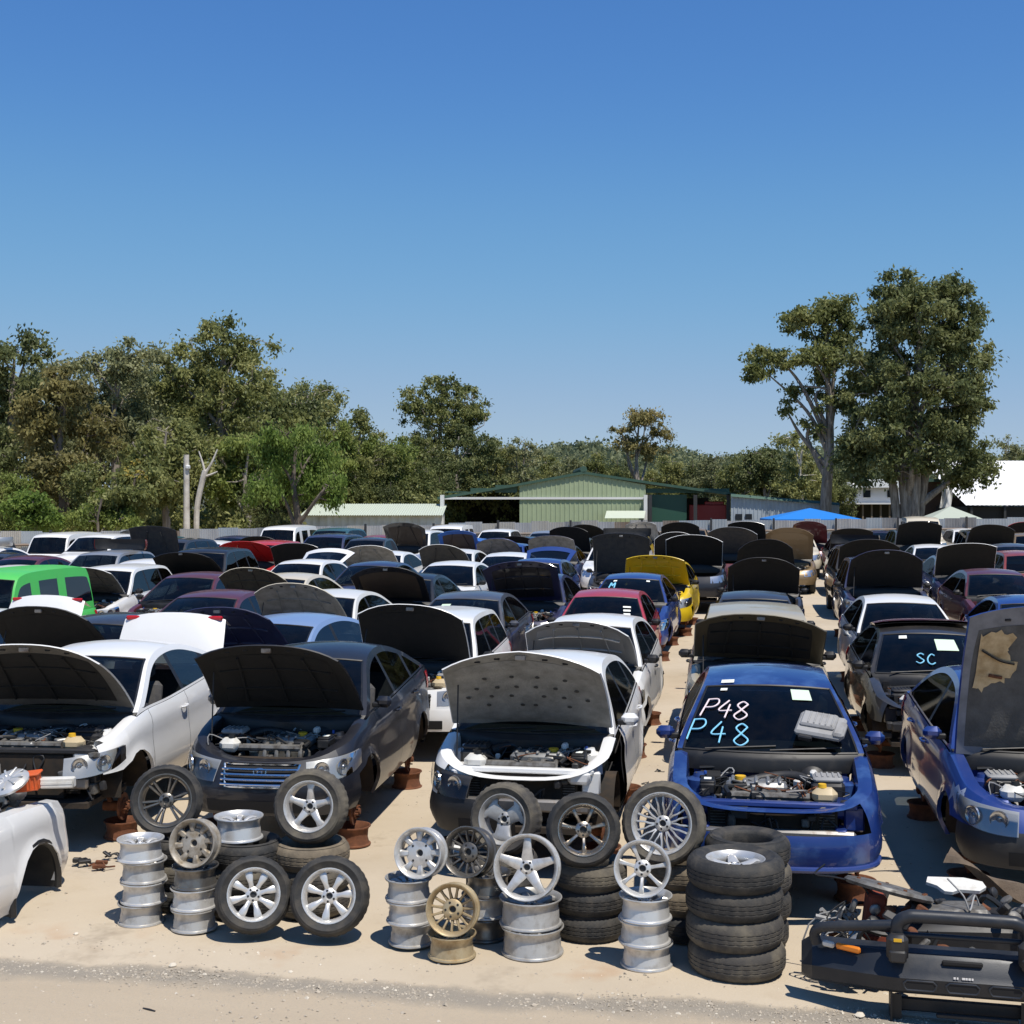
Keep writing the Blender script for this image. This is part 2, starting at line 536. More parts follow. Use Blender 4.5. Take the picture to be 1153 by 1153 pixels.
# ------------------------------------------------------------------ cars
TYPES = {
    'sedan': dict(L=4.6, W=1.78, yf=.90, yr=3.58, ra=.345, zc=.31, sill=.20, R=.62, n=3.0, Rr=.5, nose=.15, zb=.44,
                  top=[(0, .67), (.14, .71), (.4, .78), (1.22, .94), (2.0, .96), (3.6, 1.01), (4.4, 1.02), (4.6, .97)],
                  arch=[(1.14, .94), (1.6, 1.20), (2.02, 1.385), (2.45, 1.455), (2.95, 1.46), (3.4, 1.385), (3.75, 1.24), (4.12, 1.03)],
                  hf=2.05, hr=3.35, doors=[1.34, 2.45, 3.42], pil=[2.47], tum=.26, yc=1.16, hl=1.12),
    'arcsedan': dict(L=4.55, W=1.79, yf=.90, yr=3.55, ra=.35, zc=.31, sill=.20, R=.66, n=2.7, Rr=.55, nose=.17, zb=.46,
                     top=[(0, .70), (.14, .75), (.4, .83), (1.15, .985), (2.0, 1.01), (3.6, 1.09), (4.35, 1.11), (4.55, 1.03)],
                     arch=[(1.02, .97), (1.5, 1.22), (1.95, 1.42), (2.4, 1.495), (2.9, 1.485), (3.4, 1.38), (3.8, 1.24), (4.15, 1.10)],
                     hf=1.98, hr=3.35, doors=[1.30, 2.38, 3.36], pil=[2.40, 3.32], tum=.27, yc=1.08, hl=1.08),
    'hatch': dict(L=4.05, W=1.73, yf=.82, yr=3.36, ra=.345, zc=.31, sill=.20, R=.6, n=2.8, Rr=.42, nose=.16, zb=.46,
                  top=[(0, .70), (.14, .76), (.4, .84), (1.05, .97), (2.0, 1.0), (3.7, 1.08), (4.05, 1.02)],
                  arch=[(.92, .96), (1.35, 1.20), (1.78, 1.42), (2.25, 1.50), (3.0, 1.475), (3.45, 1.385), (3.75, 1.18), (3.86, 1.07)],
                  hf=1.82, hr=3.42, doors=[1.22, 2.30, 3.15], pil=[2.32, 3.18], tum=.25, yc=1.0, hl=.98),
    'wagon': dict(L=4.55, W=1.76, yf=.88, yr=3.45, ra=.36, zc=.33, sill=.24, R=.5, n=3.4, Rr=.35, nose=.12, zb=.46,
                  top=[(0, .76), (.14, .81), (.4, .87), (1.2, .98), (2.0, 1.0), (4.3, 1.05), (4.55, 1.02)],
                  arch=[(1.12, .97), (1.52, 1.24), (1.88, 1.47), (2.3, 1.545), (3.2, 1.55), (4.0, 1.50), (4.25, 1.30), (4.4, 1.06)],
                  hf=1.92, hr=4.03, doors=[1.36, 2.42, 3.40], pil=[2.44, 3.42], tum=.21, yc=1.14, hl=1.05),
    'suv': dict(L=4.6, W=1.84, yf=.92, yr=3.60, ra=.41, zc=.40, sill=.36, R=.5, n=3.4, Rr=.35, nose=.12, zb=.62,
                top=[(0, .92), (.14, .98), (.4, 1.04), (1.2, 1.12), (2.0, 1.15), (4.3, 1.20), (4.6, 1.15)],
                arch=[(1.14, 1.10), (1.52, 1.40), (1.88, 1.64), (2.3, 1.725), (3.2, 1.73), (4.05, 1.67), (4.3, 1.46), (4.46, 1.21)],
                hf=1.92, hr=4.07, doors=[1.38, 2.46, 3.46], pil=[2.48, 3.48], tum=.21, yc=1.16, hl=1.04),
    'troopy': dict(L=4.6, W=1.70, yf=.82, yr=3.50, ra=.40, zc=.40, sill=.38, R=.22, n=5, Rr=.2, nose=.03, zb=.62,
                   top=[(0, 1.02), (.14, 1.07), (.4, 1.10), (1.3, 1.16), (4.4, 1.18), (4.6, 1.18)],
                   arch=[(1.34, 1.16), (1.50, 1.50), (1.66, 1.82), (1.9, 1.99), (2.6, 2.05), (4.1, 2.04), (4.38, 1.93), (4.44, 1.55), (4.48, 1.18)],
                   hf=1.74, hr=4.34, pw=.15, wb=.15, wt=.12, doors=[1.40, 2.36], pil=[2.30, 3.28], tum=.12, yc=1.32, hl=1.18),
    'ute': dict(L=4.9, W=1.72, yf=.86, yr=3.70, ra=.39, zc=.37, sill=.34, R=.4, n=4, Rr=.2, nose=.08, zb=.6,
                top=[(0, .92), (.14, .98), (.4, 1.02), (1.2, 1.08), (3.0, 1.10), (4.9, 1.10)],
                arch=[(1.14, 1.07), (1.52, 1.36), (1.86, 1.59), (2.2, 1.66), (2.75, 1.655), (2.98, 1.52), (3.06, 1.30), (3.12, 1.10)],
                hf=1.9, hr=2.82, doors=[1.36, 2.52, 2.98], pil=[2.54], tum=.19, yc=1.14, hl=1.06),
}
_SH = {}


class Shape:
    def __init__(s, T, lod):
        s.T = T
        d = dense(T['top'], 8)
        s.ty, s.tz = d[:, 0], d[:, 1]
        arch = list(T['arch'])
        arch[0] = (arch[0][0], s.ztop(arch[0][0]))
        arch[-1] = (arch[-1][0], s.ztop(arch[-1][0]))
        a = dense(arch, (8, 5, 3)[lod])
        s.ay, s.az = a[:, 0], a[:, 1]
        s.zmax = s.az.max()
        s.lod = lod
        s.path()

    def ztop(s, y):
        return float(np.interp(y, s.ty, s.tz))

    def arch(s, y):
        return float(np.interp(y, s.ay, s.az))

    def hw(s, y):
        T = s.T
        return T['W'] / 2 * (1 - .035 * ((y - T['L'] * .52) / (T['L'] * .5)) ** 2)

    def zbot(s, y):
        T = s.T
        z = T['sill']
        if y < T['yf'] - T['ra'] or y > T['yr'] + T['ra']:
            z = T['sill'] + .03
        for yw in (T['yf'], T['yr']):
            d = abs(y - yw)
            if d < T['ra'] - 1e-6:
                z = max(z, T['zc'] + math.sqrt(max(0, T['ra'] ** 2 - d * d)))
        return z

    def path(s):
        T = s.T
        L, R, Rr = T['L'], T['R'], T['Rr']
        fr = [0, .15, .3, .45, .6, .72, .82, .9, .95, .98, .995] if s.lod < 2 else [0, .3, .6, .82, .93, .985]
        pts = []
        for f in fr:
            y = R * (1 - (1 - f ** T['n']) ** (1 / T['n']))
            pts.append((f * s.hw(y), y, f, 1))
        s.nfront = len(pts)
        ys = set()
        st = (.10, .16, .3)[s.lod]
        k = int((L - R - Rr) / st) + 1
        for i in range(k + 1):
            ys.add(round(R + (L - R - Rr) * i / k, 4))
        for yw in (T['yf'], T['yr']):
            m = (10, 7, 5)[s.lod]
            for y in list(ys):
                if yw - T['ra'] - .03 < y < yw + T['ra'] + .03:
                    ys.discard(y)
            for i in range(m + 1):
                ys.add(round(yw - T['ra'] * .9995 * math.cos(math.pi * i / m), 4))
            ys.add(round(yw - T['ra'] - .002, 4))
            ys.add(round(yw + T['ra'] + .002, 4))
        if s.lod < 2:
            for dd in T['doors']:
                for y in list(ys):
                    if abs(y - dd) < .012:
                        ys.discard(y)
                ys.add(round(dd - .004, 4))
                ys.add(round(dd + .004, 4))
        for y in sorted(ys):
            if R - 1e-6 < y < L - Rr + 1e-6:
                pts.append((s.hw(y), y, 1, 0))
        s.nside = len(pts)
        for f in fr[::-1]:
            y = L - Rr * (1 - (1 - f ** T['n']) ** (1 / T['n']))
            pts.append((f * s.hw(y), y, f, 2))
        s.p = pts
        s.c = []
        for i, (x, y, f, w) in enumerate(pts):
            a = pts[max(i - 1, 0)]
            b = pts[min(i + 1, len(pts) - 1)]
            tx, ty = b[0] - a[0], b[1] - a[1]
            if i == 0:
                tx, ty = 1, 0
            if i == len(pts) - 1:
                tx, ty = -1, 0
            l = math.hypot(tx, ty) or 1
            nx, ny = ty / l, -tx / l
            ff = max(0, -ny) if w == 1 else 0
            rr = max(0, ny) if w == 2 else 0
            s.c.append((x, y, nx, ny, ff, rr, s.zbot(y), s.ztop(y)))

    def inn(s, c, z):
        T = s.T
        x, y, nx, ny, ff, rr, zb, zt = c
        q = (z - T['sill']) / (zt - T['sill'])
        side = .055 * max(0, (.24 - q) / .24) ** 1.5 + .075 * max(0, (q - .76) / .24) ** 2 + .012 * math.cos(q * 9) * (1 - ff) + .004
        for yw in (T['yf'], T['yr']):
            r = math.hypot(y - yw, z - T['zc'])
            side -= .022 * math.exp(-((r - T['ra']) / .045) ** 2)
        zm = T['zb']
        if z > zm:
            fr = T['nose'] * ((z - zm) / max(.05, zt - zm)) ** 1.4
        else:
            fr = .05 * ((zm - z) / .25) ** 2
        re = .05 * max(0, (q - .45) / .55) ** 1.3 + .04 * max(0, (.3 - q) / .3)
        return side * (1 - ff) * (1 - rr) + fr * ff + re * rr

    def wp(s, u, z, off=0, side=1):
        i = max(0, min(len(s.c) - 2, int(u)))
        t = u - i
        a, b = s.c[i], s.c[i + 1]
        c = tuple(p + (q - p) * t for p, q in zip(a, b))
        k = s.inn(c, z) - off
        return Vector(((c[0] - c[2] * k) * side, c[1] - c[3] * k, z))

    def u_x(s, f):                      # path position of a fraction of the front half-width
        for i in range(s.nfront - 1):
            a, b = s.p[i][2], s.p[i + 1][2]
            if a <= f <= b:
                return i + (f - a) / (b - a)
        return s.nfront - 1

    def u_y(s, y):
        for i in range(1, len(s.p) - 1):
            if s.p[i][1] <= y <= s.p[i + 1][1]:
                return i + (y - s.p[i][1]) / max(1e-6, s.p[i + 1][1] - s.p[i][1])
        return len(s.p) - 2

    def topx(s, y):
        i = s.u_y(y)
        return abs(s.wp(i, s.ztop(y)).x)

    def gx(s, y, z):
        b = s.ztop(y)
        h = max(0, (z - b) / max(.05, s.zmax - b))
        return s.topx(y) - .012 - s.T['tum'] * h ** 1.15 * min(1, (s.zmax - b) / .45)


def shape(t, lod):
    if (t, lod) not in _SH:
        _SH[(t, lod)] = Shape(TYPES[t], lod)
    return _SH[(t, lod)]


_PC = {}          # part cache: meshes shared between cars of one type


def part(key, name, mats, parent, fn, paints, sharp=38):
    """one part object; mats may hold 'PAINT' or 'HOOD' which each car fills with its own colour"""
    if key is None or key not in _PC:
        mb = MB()
        fn(mb)
        base = ['plastic' if m in ('PAINT', 'HOOD') else m for m in mats]
        me = mb.mesh(name, base, sharp)
        if key is not None:
            _PC[key] = me
    else:
        me = _PC[key]
    o = link(bpy.data.objects.new(name, me), parent)
    for i, m in enumerate(mats):
        if m in paints:
            o.material_slots[i].link = 'OBJECT'
            o.material_slots[i].material = MAT(paints[m])
    return o


def panel_pts(w0, w1, Ln, crown, droop, curve, nx=12, ns=10, corner=.16, peak=0.0):
    """a lid: rows from hinge to free edge -> (x, s, n)"""
    R = []
    for i in range(ns + 1):
        t = i / ns
        row = []
        for j in range(nx + 1):
            q = -1 + 2 * j / nx
            w = w0 + (w1 - w0) * t ** 1.6
            s_ = t * (Ln - corner * abs(q) ** 2.6 * Ln * .9 + peak * (1 - abs(q)))
            hg = .05 * (1 - q * q) * (1 - t)
            row.append((q * w, s_ - hg, crown * (1 - q * q) * (.6 + .4 * t) - droop * t ** curve - .02 * abs(q) ** 6))
        R.append(row)
    return R


def lid(mb_out, mb_in, P, hinge, ang, dirn=-1, thick=.035, inset=.05, liner='frame', lin_mat=0):
    """place lid points; dirn -1: free edge towards the car's front, +1: towards its back"""
    ca, sa = math.cos(ang), math.sin(ang)

    def T(x, s, n):
        return Vector((x, hinge[0] + dirn * (s * ca) - dirn * n * sa, hinge[1] + s * sa + n * ca))
    out = [[T(*p) for p in r] for r in P]
    inn = [[T(p[0] * .985, p[1], p[2] - .012) for p in r] for r in P]
    mb_out.grid(out, 0)
    # folded edge flange
    ring_o = [r[0] for r in out] + out[-1][1:-1] + [r[-1] for r in out][::-1]
    ring_i = [r[0] for r in inn] + inn[-1][1:-1] + [r[-1] for r in inn][::-1]
    mb_out.grid([ring_o, ring_i], 0)
    mb_out.grid(inn, 1)
    # pressed inner frame, proud of the skin, with an outer channel
    ns, nx = len(P) - 1, len(P[0]) - 1

    def at2(a, b, dn):                    # a: -1..1 across, b: 0..1 along
        fi, fj = b * ns, (a + 1) / 2 * nx
        i, j = min(ns - 1, int(fi)), min(nx - 1, int(fj))
        u, v = fi - i, fj - j
        p = [P[i][j][k] * (1 - u) * (1 - v) + P[i + 1][j][k] * u * (1 - v) + P[i][j + 1][k] * (1 - u) * v + P[i + 1][j + 1][k] * u * v for k in range(3)]
        return T(p[0], p[1], p[2] - dn)
    return at2


def strokes(mb, lines, f, r=.008):
    for ln in lines:
        pts = [f(*p) for p in ln]
        if len(pts) > 2:
            pts = dense3(pts, 5)
        mb.tube(pts, r, 6)


GLY = {
    'P': [[(0, 0), (.02, .5), (.04, 1)], [(.04, 1), (.4, 1.02), (.5, .78), (.36, .55), (.03, .5)]],
    '4': [[(.28, 1), (.0, .42), (.5, .42)], [(.36, .75), (.34, .4), (.32, 0)]],
    '8': [[(.45, .85), (.25, 1), (.06, .8), (.24, .55), (.5, .25), (.26, 0), (.03, .2), (.22, .5), (.46, .85)]],
    'S': [[(.46, .85), (.25, 1), (.03, .8), (.25, .52), (.48, .25), (.25, 0), (0, .15)]],
    '3': [[(.03, .88), (.28, 1), (.46, .78), (.2, .52), (.5, .27), (.25, 0), (0, .12)]],
    '7': [[(0, 1), (.48, 1), (.2, 0)]],
    'C': [[(.46, .85), (.24, 1), (.02, .6), (.06, .18), (.28, 0), (.5, .15)]],
    'M': [[(0, 0), (.06, 1), (.28, .4), (.48, 1), (.55, 0)]],
    '1': [[(.2, 1), (.2, .5), (.2, 0)]],
}


def write(txt, u0, v0, h, adv, slant=0.0, wide=1.0):
    out = []
    for k, ch in enumerate(txt):
        for ln in GLY[ch]:
            out.append([(u0 + (k * adv + p[0] * wide + slant * p[1] * .3) * h, v0 + p[1] * h * .8 - k * h * .06) for p in ln])
    return out


def eng_parts(root, S, var, lod, paints):
    """what sits in the engine bay"""
    T = S.T
    yc, zt = T['yc'], S.ztop(.7)
    ym = yc * .62
    bw = S.topx(.7) - .16
    rr = random.Random(var * 13 + 1)
    sg = 1 if var % 2 else -1
    z0 = zt - .13

    def block(mb):
        mb.box((-.05 * sg, ym, z0 - .18), (.62, .34, .34), 1, .03)
        mb.box((-.12 * sg, ym - .02, z0 + .04), (.50, .24, .10), 0, .03)
        for k in range(5):
            mb.box((-.12 * sg + (-.19 + k * .095), ym - .02, z0 + .095), (.03, .22, .025), 0, .008)
        for k in range(4):
            x = -.30 * sg + sg * k * .12
            mb.tube(dense3([(x, ym - .10, z0 + .02), (x, ym - .21, z0 + .03), (x, ym - .27, z0 - .06), (x, ym - .26, z0 - .2)], 3), .022, 7, 1)
        mb.tube([(-.36, ym - .24, z0 + .01), (.30, ym - .24, z0 + .01)], .035, 8, 1)
        mb.lathe([(0, .0), (.045, 0), (.045, .03), (.0, .035)], 12, 2, Matrix.Translation((-.25 * sg, ym, z0 + .09)))
        for k in range(30):
            mb.box((rr.uniform(-bw + .06, bw - .06), ym + rr.uniform(-.32, .36), z0 + rr.uniform(-.14, .05)), (rr.uniform(.03, .12), rr.uniform(.03, .1), rr.uniform(.04, .1)), rr.choice([0, 0, 1, 3, 3, 4]), .01, rot=Matrix.Rotation(rr.uniform(0, 3), 4, 'Z'))
        M = Matrix.Translation((.38 * sg, ym, z0 - .14)) @ Matrix.Rotation(math.radians(90), 4, 'Y')
        for (r, y_, z_) in ((.075, -.05, 0), (.055, .06, -.1), (.05, -.12, -.14)):
            mb.lathe([(.01, 0), (r, 0), (r, .03), (.01, .03)], 14, 1, M @ Matrix.Translation((-z_, y_, 0)))
    part(('eng', T['L'], var), 'engine_block', ['alu', 'cast', 'yellow_cap', 'plastic', 'white_plastic'], root, block, paints)

    def bay(mb):
        mb.box((0, yc - .02, zt - .14), (2 * bw, .03, .36), 1)
        mb.box((0, yc - .05, zt - .20), (1.3 * bw, .03, .2), 0, .01)
        for sx in (-1, 1):
            mb.lathe([(.0, .03), (.05, .03), (.06, .0), (.115, -.02), (.125, -.2)], 16, 1, Matrix.Translation((sx * (bw - .06), ym + .12, zt - .05)))
            mb.box((sx * (bw - .10), ym - .22, zt - .2), (.20, .3, .12), 1, .03)
        mb.box((0, .34, z0 - .27), (.74, .05, .42), 2, .01)
        mb.lathe([(.0, 0), (.06, 0), (.06, .02), (.17, .02), (.18, .045), (.2, .045)], 18, 2, Matrix.Translation((-.17, .375, z0 - .27)) @ Matrix.Rotation(math.radians(-90), 4, 'X'))
        mb.box((0, ym, T['sill'] + .06), (2 * bw, yc * .9, .05), 2)
    part(('bay', T['L'], var), 'firewall', ['shell', 'PAINT', 'under'], root, bay, paints)
    if lod > 1:
        return
    part(('air', T['L'], var), 'air_filter_box', ['plastic', 'grey_plastic'], root, lambda mb: (
        mb.box((.46 * sg, ym + .04, z0 + .02), (.27, .25, .16), 0, .03), mb.box((.46 * sg, ym + .04, z0 + .115), (.24, .22, .05), 1 if var % 3 == 0 else 0, .02),
        [mb.box((.46 * sg - .09 + k * .045, ym + .04, z0 + .142), (.015, .18, .012), 1 if var % 3 == 0 else 0) for k in range(5)],
        mb.tube(dense3([(.34 * sg, ym + .08, z0 + .06), (.2 * sg, ym + .2, z0 + .09), (0, ym + .22, z0 + .07), (-.2 * sg, ym + .14, z0 + .04)], 5), .042, 10, 0)), paints)
    part(('bat', T['L'], var), 'battery', ['liner_black', 'white_plastic', 'blue_cap'], root, lambda mb: (
        mb.box((-.50 * sg, ym + .16, z0 + .0), (.17, .23, .17), 0, .012), mb.box((-.50 * sg, ym + .16, z0 + .09), (.172, .232, .02), 0, .006),
        mb.lathe([(0, .03), (.012, .03), (.012, 0)], 8, 2, Matrix.Translation((-.54 * sg, ym + .09, z0 + .1)))), paints)
    part(('cool', T['L'], var), 'coolant_bottle', ['tan_plastic' if var % 2 else 'white_plastic', 'yellow_cap' if var % 2 else 'hose'], root, lambda mb: (
        mb.box((.42 * sg, ym - .24, z0 + .03), (.20, .15, .13), 0, .045), mb.lathe([(.0, .03), (.032, .03), (.036, 0)], 12, 1, Matrix.Translation((.40 * sg, ym - .24, z0 + .095)))), paints)

    def hoses(mb):
        mb.tube(dense3([(-.34 * sg, .40, z0 + .03), (-.36 * sg, ym - .18, z0 + .06), (-.2 * sg, ym - .12, z0 + .06)], 6), .022, 8, 0)
        for k in range(9):
            x, y = rr.uniform(-.5, .5), rr.uniform(.42, yc - .1)
            pts = [(x, y, z0 + rr.uniform(-.06, .05))]
            for _ in range(4):
                x = max(-bw + .03, min(bw - .03, x + rr.uniform(-.22, .22)))
                y = max(.36, min(yc - .06, y + rr.uniform(-.16, .16)))
                pts.append((x, y, z0 + rr.uniform(-.02, .13)))
            mb.tube(dense3(pts, 4), rr.choice([.006, .009, .012, .007]), 6, rr.choice([0, 0, 0, 1]))
        mb.tube(dense3([(-bw + .05, yc - .07, zt - .03), (-.2, yc - .09, zt + .0), (.2, yc - .1, zt - .02), (bw - .05, yc - .07, zt - .04)], 5), .016, 7, 0)
    part(('boo', T['L'], var), 'brake_booster', ['trim', 'alu', 'white_plastic'], root, lambda mb: (
        mb.lathe([(0, .09), (.06, .09), (.115, .05), (.12, 0), (.115, -.04)], 20, 0, Matrix.Translation((bw * .55, yc - .10, zt - .10)) @ Matrix.Rotation(math.radians(75), 4, 'X')),
        mb.tube([(bw * .55, yc - .2, zt - .08), (bw * .55, yc - .32, zt - .06)], .025, 10, 1), mb.box((bw * .55, yc - .28, zt - .01), (.06, .1, .06), 2, .015)), paints)
    part(('fus', T['L'], var), 'fuse_box', ['trim', 'paper'], root, lambda mb: (
        mb.box((-bw * .80 * sg, ym - .12, z0 + .05), (.13, .22, .09), 0, .015), mb.box((-bw * .80 * sg, ym - .12, z0 + .1), (.12, .2, .02), 0, .008), mb.box((-bw * .80 * sg, ym - .10, z0 + .1105), (.06, .08, .001), 1)), paints)

    def wires(mb):
        for k in range(22):
            x, y = rr.uniform(-bw + .05, bw - .05), rr.uniform(.40, yc - .08)
            pts = [(x, y, z0 + rr.uniform(-.02, .08))]
            for _ in range(3):
                x = max(-bw + .03, min(bw - .03, x + rr.uniform(-.18, .18)))
                y = max(.36, min(yc - .06, y + rr.uniform(-.14, .14)))
                pts.append((x, y, z0 + rr.uniform(.02, .13)))
            mb.tube(dense3(pts, 3), rr.choice([.004, .005, .007]), 5, rr.choice([0, 0, 1, 2]))
    part(('wir', T['L'], var), 'wiring', ['hose', 'grey_plastic', 'rust'], root, wires, paints)
    part(('hos', T['L'], var), 'hoses', ['hose', 'steel'], root, hoses, paints)


def hub(mb, x, y, z, sx):
    M = Matrix.Translation((x, y, z)) @ Matrix.Rotation(math.radians(90) * sx, 4, 'Y')
    mb.lathe([(0, .06), (.03, .06), (.035, .02), (.075, .015), (.075, 0), (.135, 0), (.135, -.02), (.05, -.025), (.05, -.2)], 18, 0, M)
    for k in range(5):
        mb.lathe([(.0, .035), (.008, .035), (.008, .0)], 6, 0, M @ Matrix.Translation((.055 * math.cos(k * 1.2566), .055 * math.sin(k * 1.2566), .015)))
    mb.tube([(x - sx * .12, y, z), (x - sx * .22, y + .02, z + .28)], .03, 8, 0)


def build_car(sp):
    t, lod = sp['t'], sp['lod']
    S = shape(t, lod)
    T = S.T
    col = sp['paint']
    hood = sp.get('hood', 'off')
    hoodcol = sp.get('hoodpaint', col)
    PT = {'PAINT': col, 'HOOD': hoodcol}
    L, yc = T['L'], T['yc']
    b = sp['b']
    tt = (sp['x'] - CX) / FPX
    br = b + L * .5
    a = br * (tt * CP - SP) / (CP + tt * SP) + (sp['da'] if 'da' in sp else 0)
    lift = sp.get('lift', .14)
    gz = slope(br)
    yaw = math.radians(sp.get('yaw', 0 if lod == 0 else random.Random(hash_(sp['label']) + 3).uniform(-1.6, 1.6)))
    root = empty(sp.get('name', 'wrecked_car'), (a + math.sin(yaw) * L * .5, br - math.cos(yaw) * L * .5, lift + gz), yaw)
    root.scale = sp.get('scale', (1, 1, 1))
    tag(root, sp['label'], sp.get('cat', 'car'), sp.get('group', 'wrecked cars parked in rows in the yard'))
    near = lod == 0
    K = (t, lod)
    zbm = T['zb'] + .08
    nl, nu = (5, 6) if lod == 0 else ((4, 4) if lod == 1 else (2, 3))
    rows = []
    for i, c in enumerate(S.c):
        zb, zt = c[6], c[7]
        zm = max(zb, min(zbm, zt - .06))
        zs = [zb + (zm - zb) * k / nl for k in range(nl + 1)] + [zm + (zt - zm) * k / nu for k in range(1, nu + 1)]
        rows.append([S.wp(i, z) for z in zs])
    nr = nl + nu

    def emit(i0, i1, r0, r1, sides=(1, -1), lip=True):
        def fn(mb):
            for sd in sides:
                G = [[Vector((p.x * sd, p.y, p.z)) for p in rows[i][r0:r1 + 1]] for i in range(i0, i1 + 1)]
                if len(G) < 2:
                    continue
                mb.grid(G, 0, skip=lambda i, j: (G[i][j] - G[i][j + 1]).length < 1e-4 and (G[i + 1][j] - G[i + 1][j + 1]).length < 1e-4)
                if lip and r0 == 0:
                    mb.grid([[g[0] for g in G], [g[0] + Vector((-.035 * sd, 0, .005)) for g in G]], 0)
        return fn
    ys = [c[1] for c in S.c]
    n = len(ys)
    D = T['doors']
    iHL = S.nfront - 4 if lod < 2 else S.nfront - 2
    iArc = max(i for i in range(n) if ys[i] < T['yf'] - T['ra'] - .0005)
    iRB = min(i for i in range(n) if ys[i] > T['yr'] + T['ra'] + .0005)
    bumper = sp.get('bumper', 'all')
    bs = {'all': (1, -1), 'left': (-1,), None: ()}[bumper]
    if lod < 2:
        d0 = min(i for i in range(n) if ys[i] > D[0])
        dE = min(i for i in range(n) if ys[i] > D[-1])
        if bs:
            part((K, 'fb', bumper), 'front_bumper', ['PAINT' if not sp.get('dark_bumper') else 'trim'], root, emit(0, iArc, 0, nl, bs), PT)
        if sp.get('nose', True):
            part((K, 'nose', sp.get('nose', 1)), 'nose_panel', ['PAINT'], root, emit(0, iHL, nl, nr, (1, -1) if sp.get('nose', True) is True else (-1,)), PT)
        for sd in (1, -1):
            if sd in sp.get('nofender', ()):
                continue

            def fen(mb, sd=sd):
                emit(iHL, iArc + 1, nl, nr, (sd,))(mb)
                emit(iArc + 1, d0 - 1, 0, nr, (sd,))(mb)
            part((K, 'fen', sd), 'fender', ['PAINT'], root, fen, PT)
        for k in range(len(D) - 1):
            i0 = min(i for i in range(n) if ys[i] > D[k])
            i1 = max(i for i in range(n) if ys[i] < D[k + 1])
            for sd in (1, -1):
                do = part((K, 'door', k, sd), 'door', ['PAINT'], root, emit(i0, i1, 0, nr, (sd,)), PT)
                yh = D[k + 1] - .16
                zh = S.ztop(yh) - .13

                def hand(mb, sd=sd, yh=yh, zh=zh):
                    u0, u1 = S.u_y(yh - .09), S.u_y(yh + .09)
                    pts = [S.wp(u0, zh, .004, sd), S.wp(u0 * .8 + u1 * .2, zh, .032, sd), S.wp(u0 * .2 + u1 * .8, zh + .004, .032, sd), S.wp(u1, zh + .004, .004, sd)]
                    mb.tube(dense3(pts, 3), .012, 6, 0)
                part((K, 'hand', k, sd), 'handle', ['PAINT' if near else 'trim'], do, hand, PT)
        for sd in (1, -1):
            part((K, 'qtr', sd), 'rear_quarter', ['PAINT'], root, emit(dE, n - 1, nl, nr, (sd,)), PT)

            def qlow(mb, sd=sd):
                emit(dE, iRB - 1, 0, nl, (sd,))(mb)
            part((K, 'qlow', sd), 'sill', ['PAINT'], root, qlow, PT)
        part((K, 'rb'), 'rear_bumper', ['PAINT'], root, emit(iRB, n - 1, 0, nl), PT)

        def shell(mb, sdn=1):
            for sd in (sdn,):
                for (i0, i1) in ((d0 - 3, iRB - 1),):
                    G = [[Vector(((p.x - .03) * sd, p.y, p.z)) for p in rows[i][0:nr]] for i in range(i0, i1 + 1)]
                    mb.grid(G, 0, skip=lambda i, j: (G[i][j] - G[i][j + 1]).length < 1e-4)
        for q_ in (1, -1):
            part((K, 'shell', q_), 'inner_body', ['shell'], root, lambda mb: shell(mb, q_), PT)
    else:
        def allb(mb):
            emit(0, n - 1, 0, nr)(mb)
        part((K, 'body'), 'body', ['PAINT'], root, allb, PT)

    def inner(mb):       # fender tops, slam panel, inner wings, wheel arches, floor
        G = []
        for i, c in enumerate(S.c):
            if c[1] > yc + .02:
                break
            if not sp.get('slam', True) and c[1] < .34:
                continue
            p = rows[i][-1]
            dd = .11 * (1 - c[4]) + .13 * c[4]
            q = Vector((max(0, p.x - c[2] * dd), p.y - c[3] * dd, p.z + .004))
            G.append([p, (p + q) / 2 + Vector((0, 0, .012)), q, q + Vector((-c[2] * .01, -c[3] * .01, -.03)), q + Vector((-c[2] * .03, -c[3] * .03, -.34 * (1 - c[4]) - .05 * c[4]))])
        for sd in (1, -1):
            mb.grid([[Vector((p.x * sd, p.y, p.z)) for p in g] for g in G], 0)
    part((K, 'inner', sp.get('slam', True)), 'inner_wing', ['PAINT'], root, inner, PT)

    def under(mb):
        for sd in (1, -1):
            for yw in (T['yf'], T['yr']):
                m = 10
                x1 = S.hw(yw) - .045
                G = []
                for k in range(m + 1):
                    ph = math.pi * (-.04 + 1.08 * k / m)
                    G.append([Vector((x * sd, yw - (T['ra'] + .012) * math.cos(ph), T['zc'] + (T['ra'] + .012) * math.sin(ph))) for x in (x1, x1 - .2, x1 - .36)])
                mb.grid(G, 0)
                ctr = Vector(((x1 - .36) * sd, yw, T['zc']))
                mb.add([ctr] + [g[-1] for g in G], [(0, k + 1, k + 2) for k in range(m)], 0)
        xs = S.hw(L / 2) - .07
        y0, y1 = T['yf'] + T['ra'] + .02, T['yr'] - T['ra'] - .02
        mb.box((0, (y0 + y1) / 2, T['sill'] + .05), (2 * xs, y1 - y0, .07), 0)
        mb.box((0, (T['yr'] + L) / 2 - .05, T['sill'] + .10), (2 * xs - .7, L - T['yr'] + .5, .07), 0)
        mb.box((0, T['yr'] + .02, T['zc'] + .0), (2 * xs, .09, .09), 0, .02)
        mb.tube([(.3, y0, T['sill'] + .0), (.34, y1, T['sill']), (.45, L - .3, T['sill'] + .05)], .03, 7, 0)
        mb.box((0, T['yf'], T['zc'] - .04), (2 * xs - .2, .16, .08), 0, .02)
    part((K, 'under'), 'underbody', ['under'], root, under, PT)

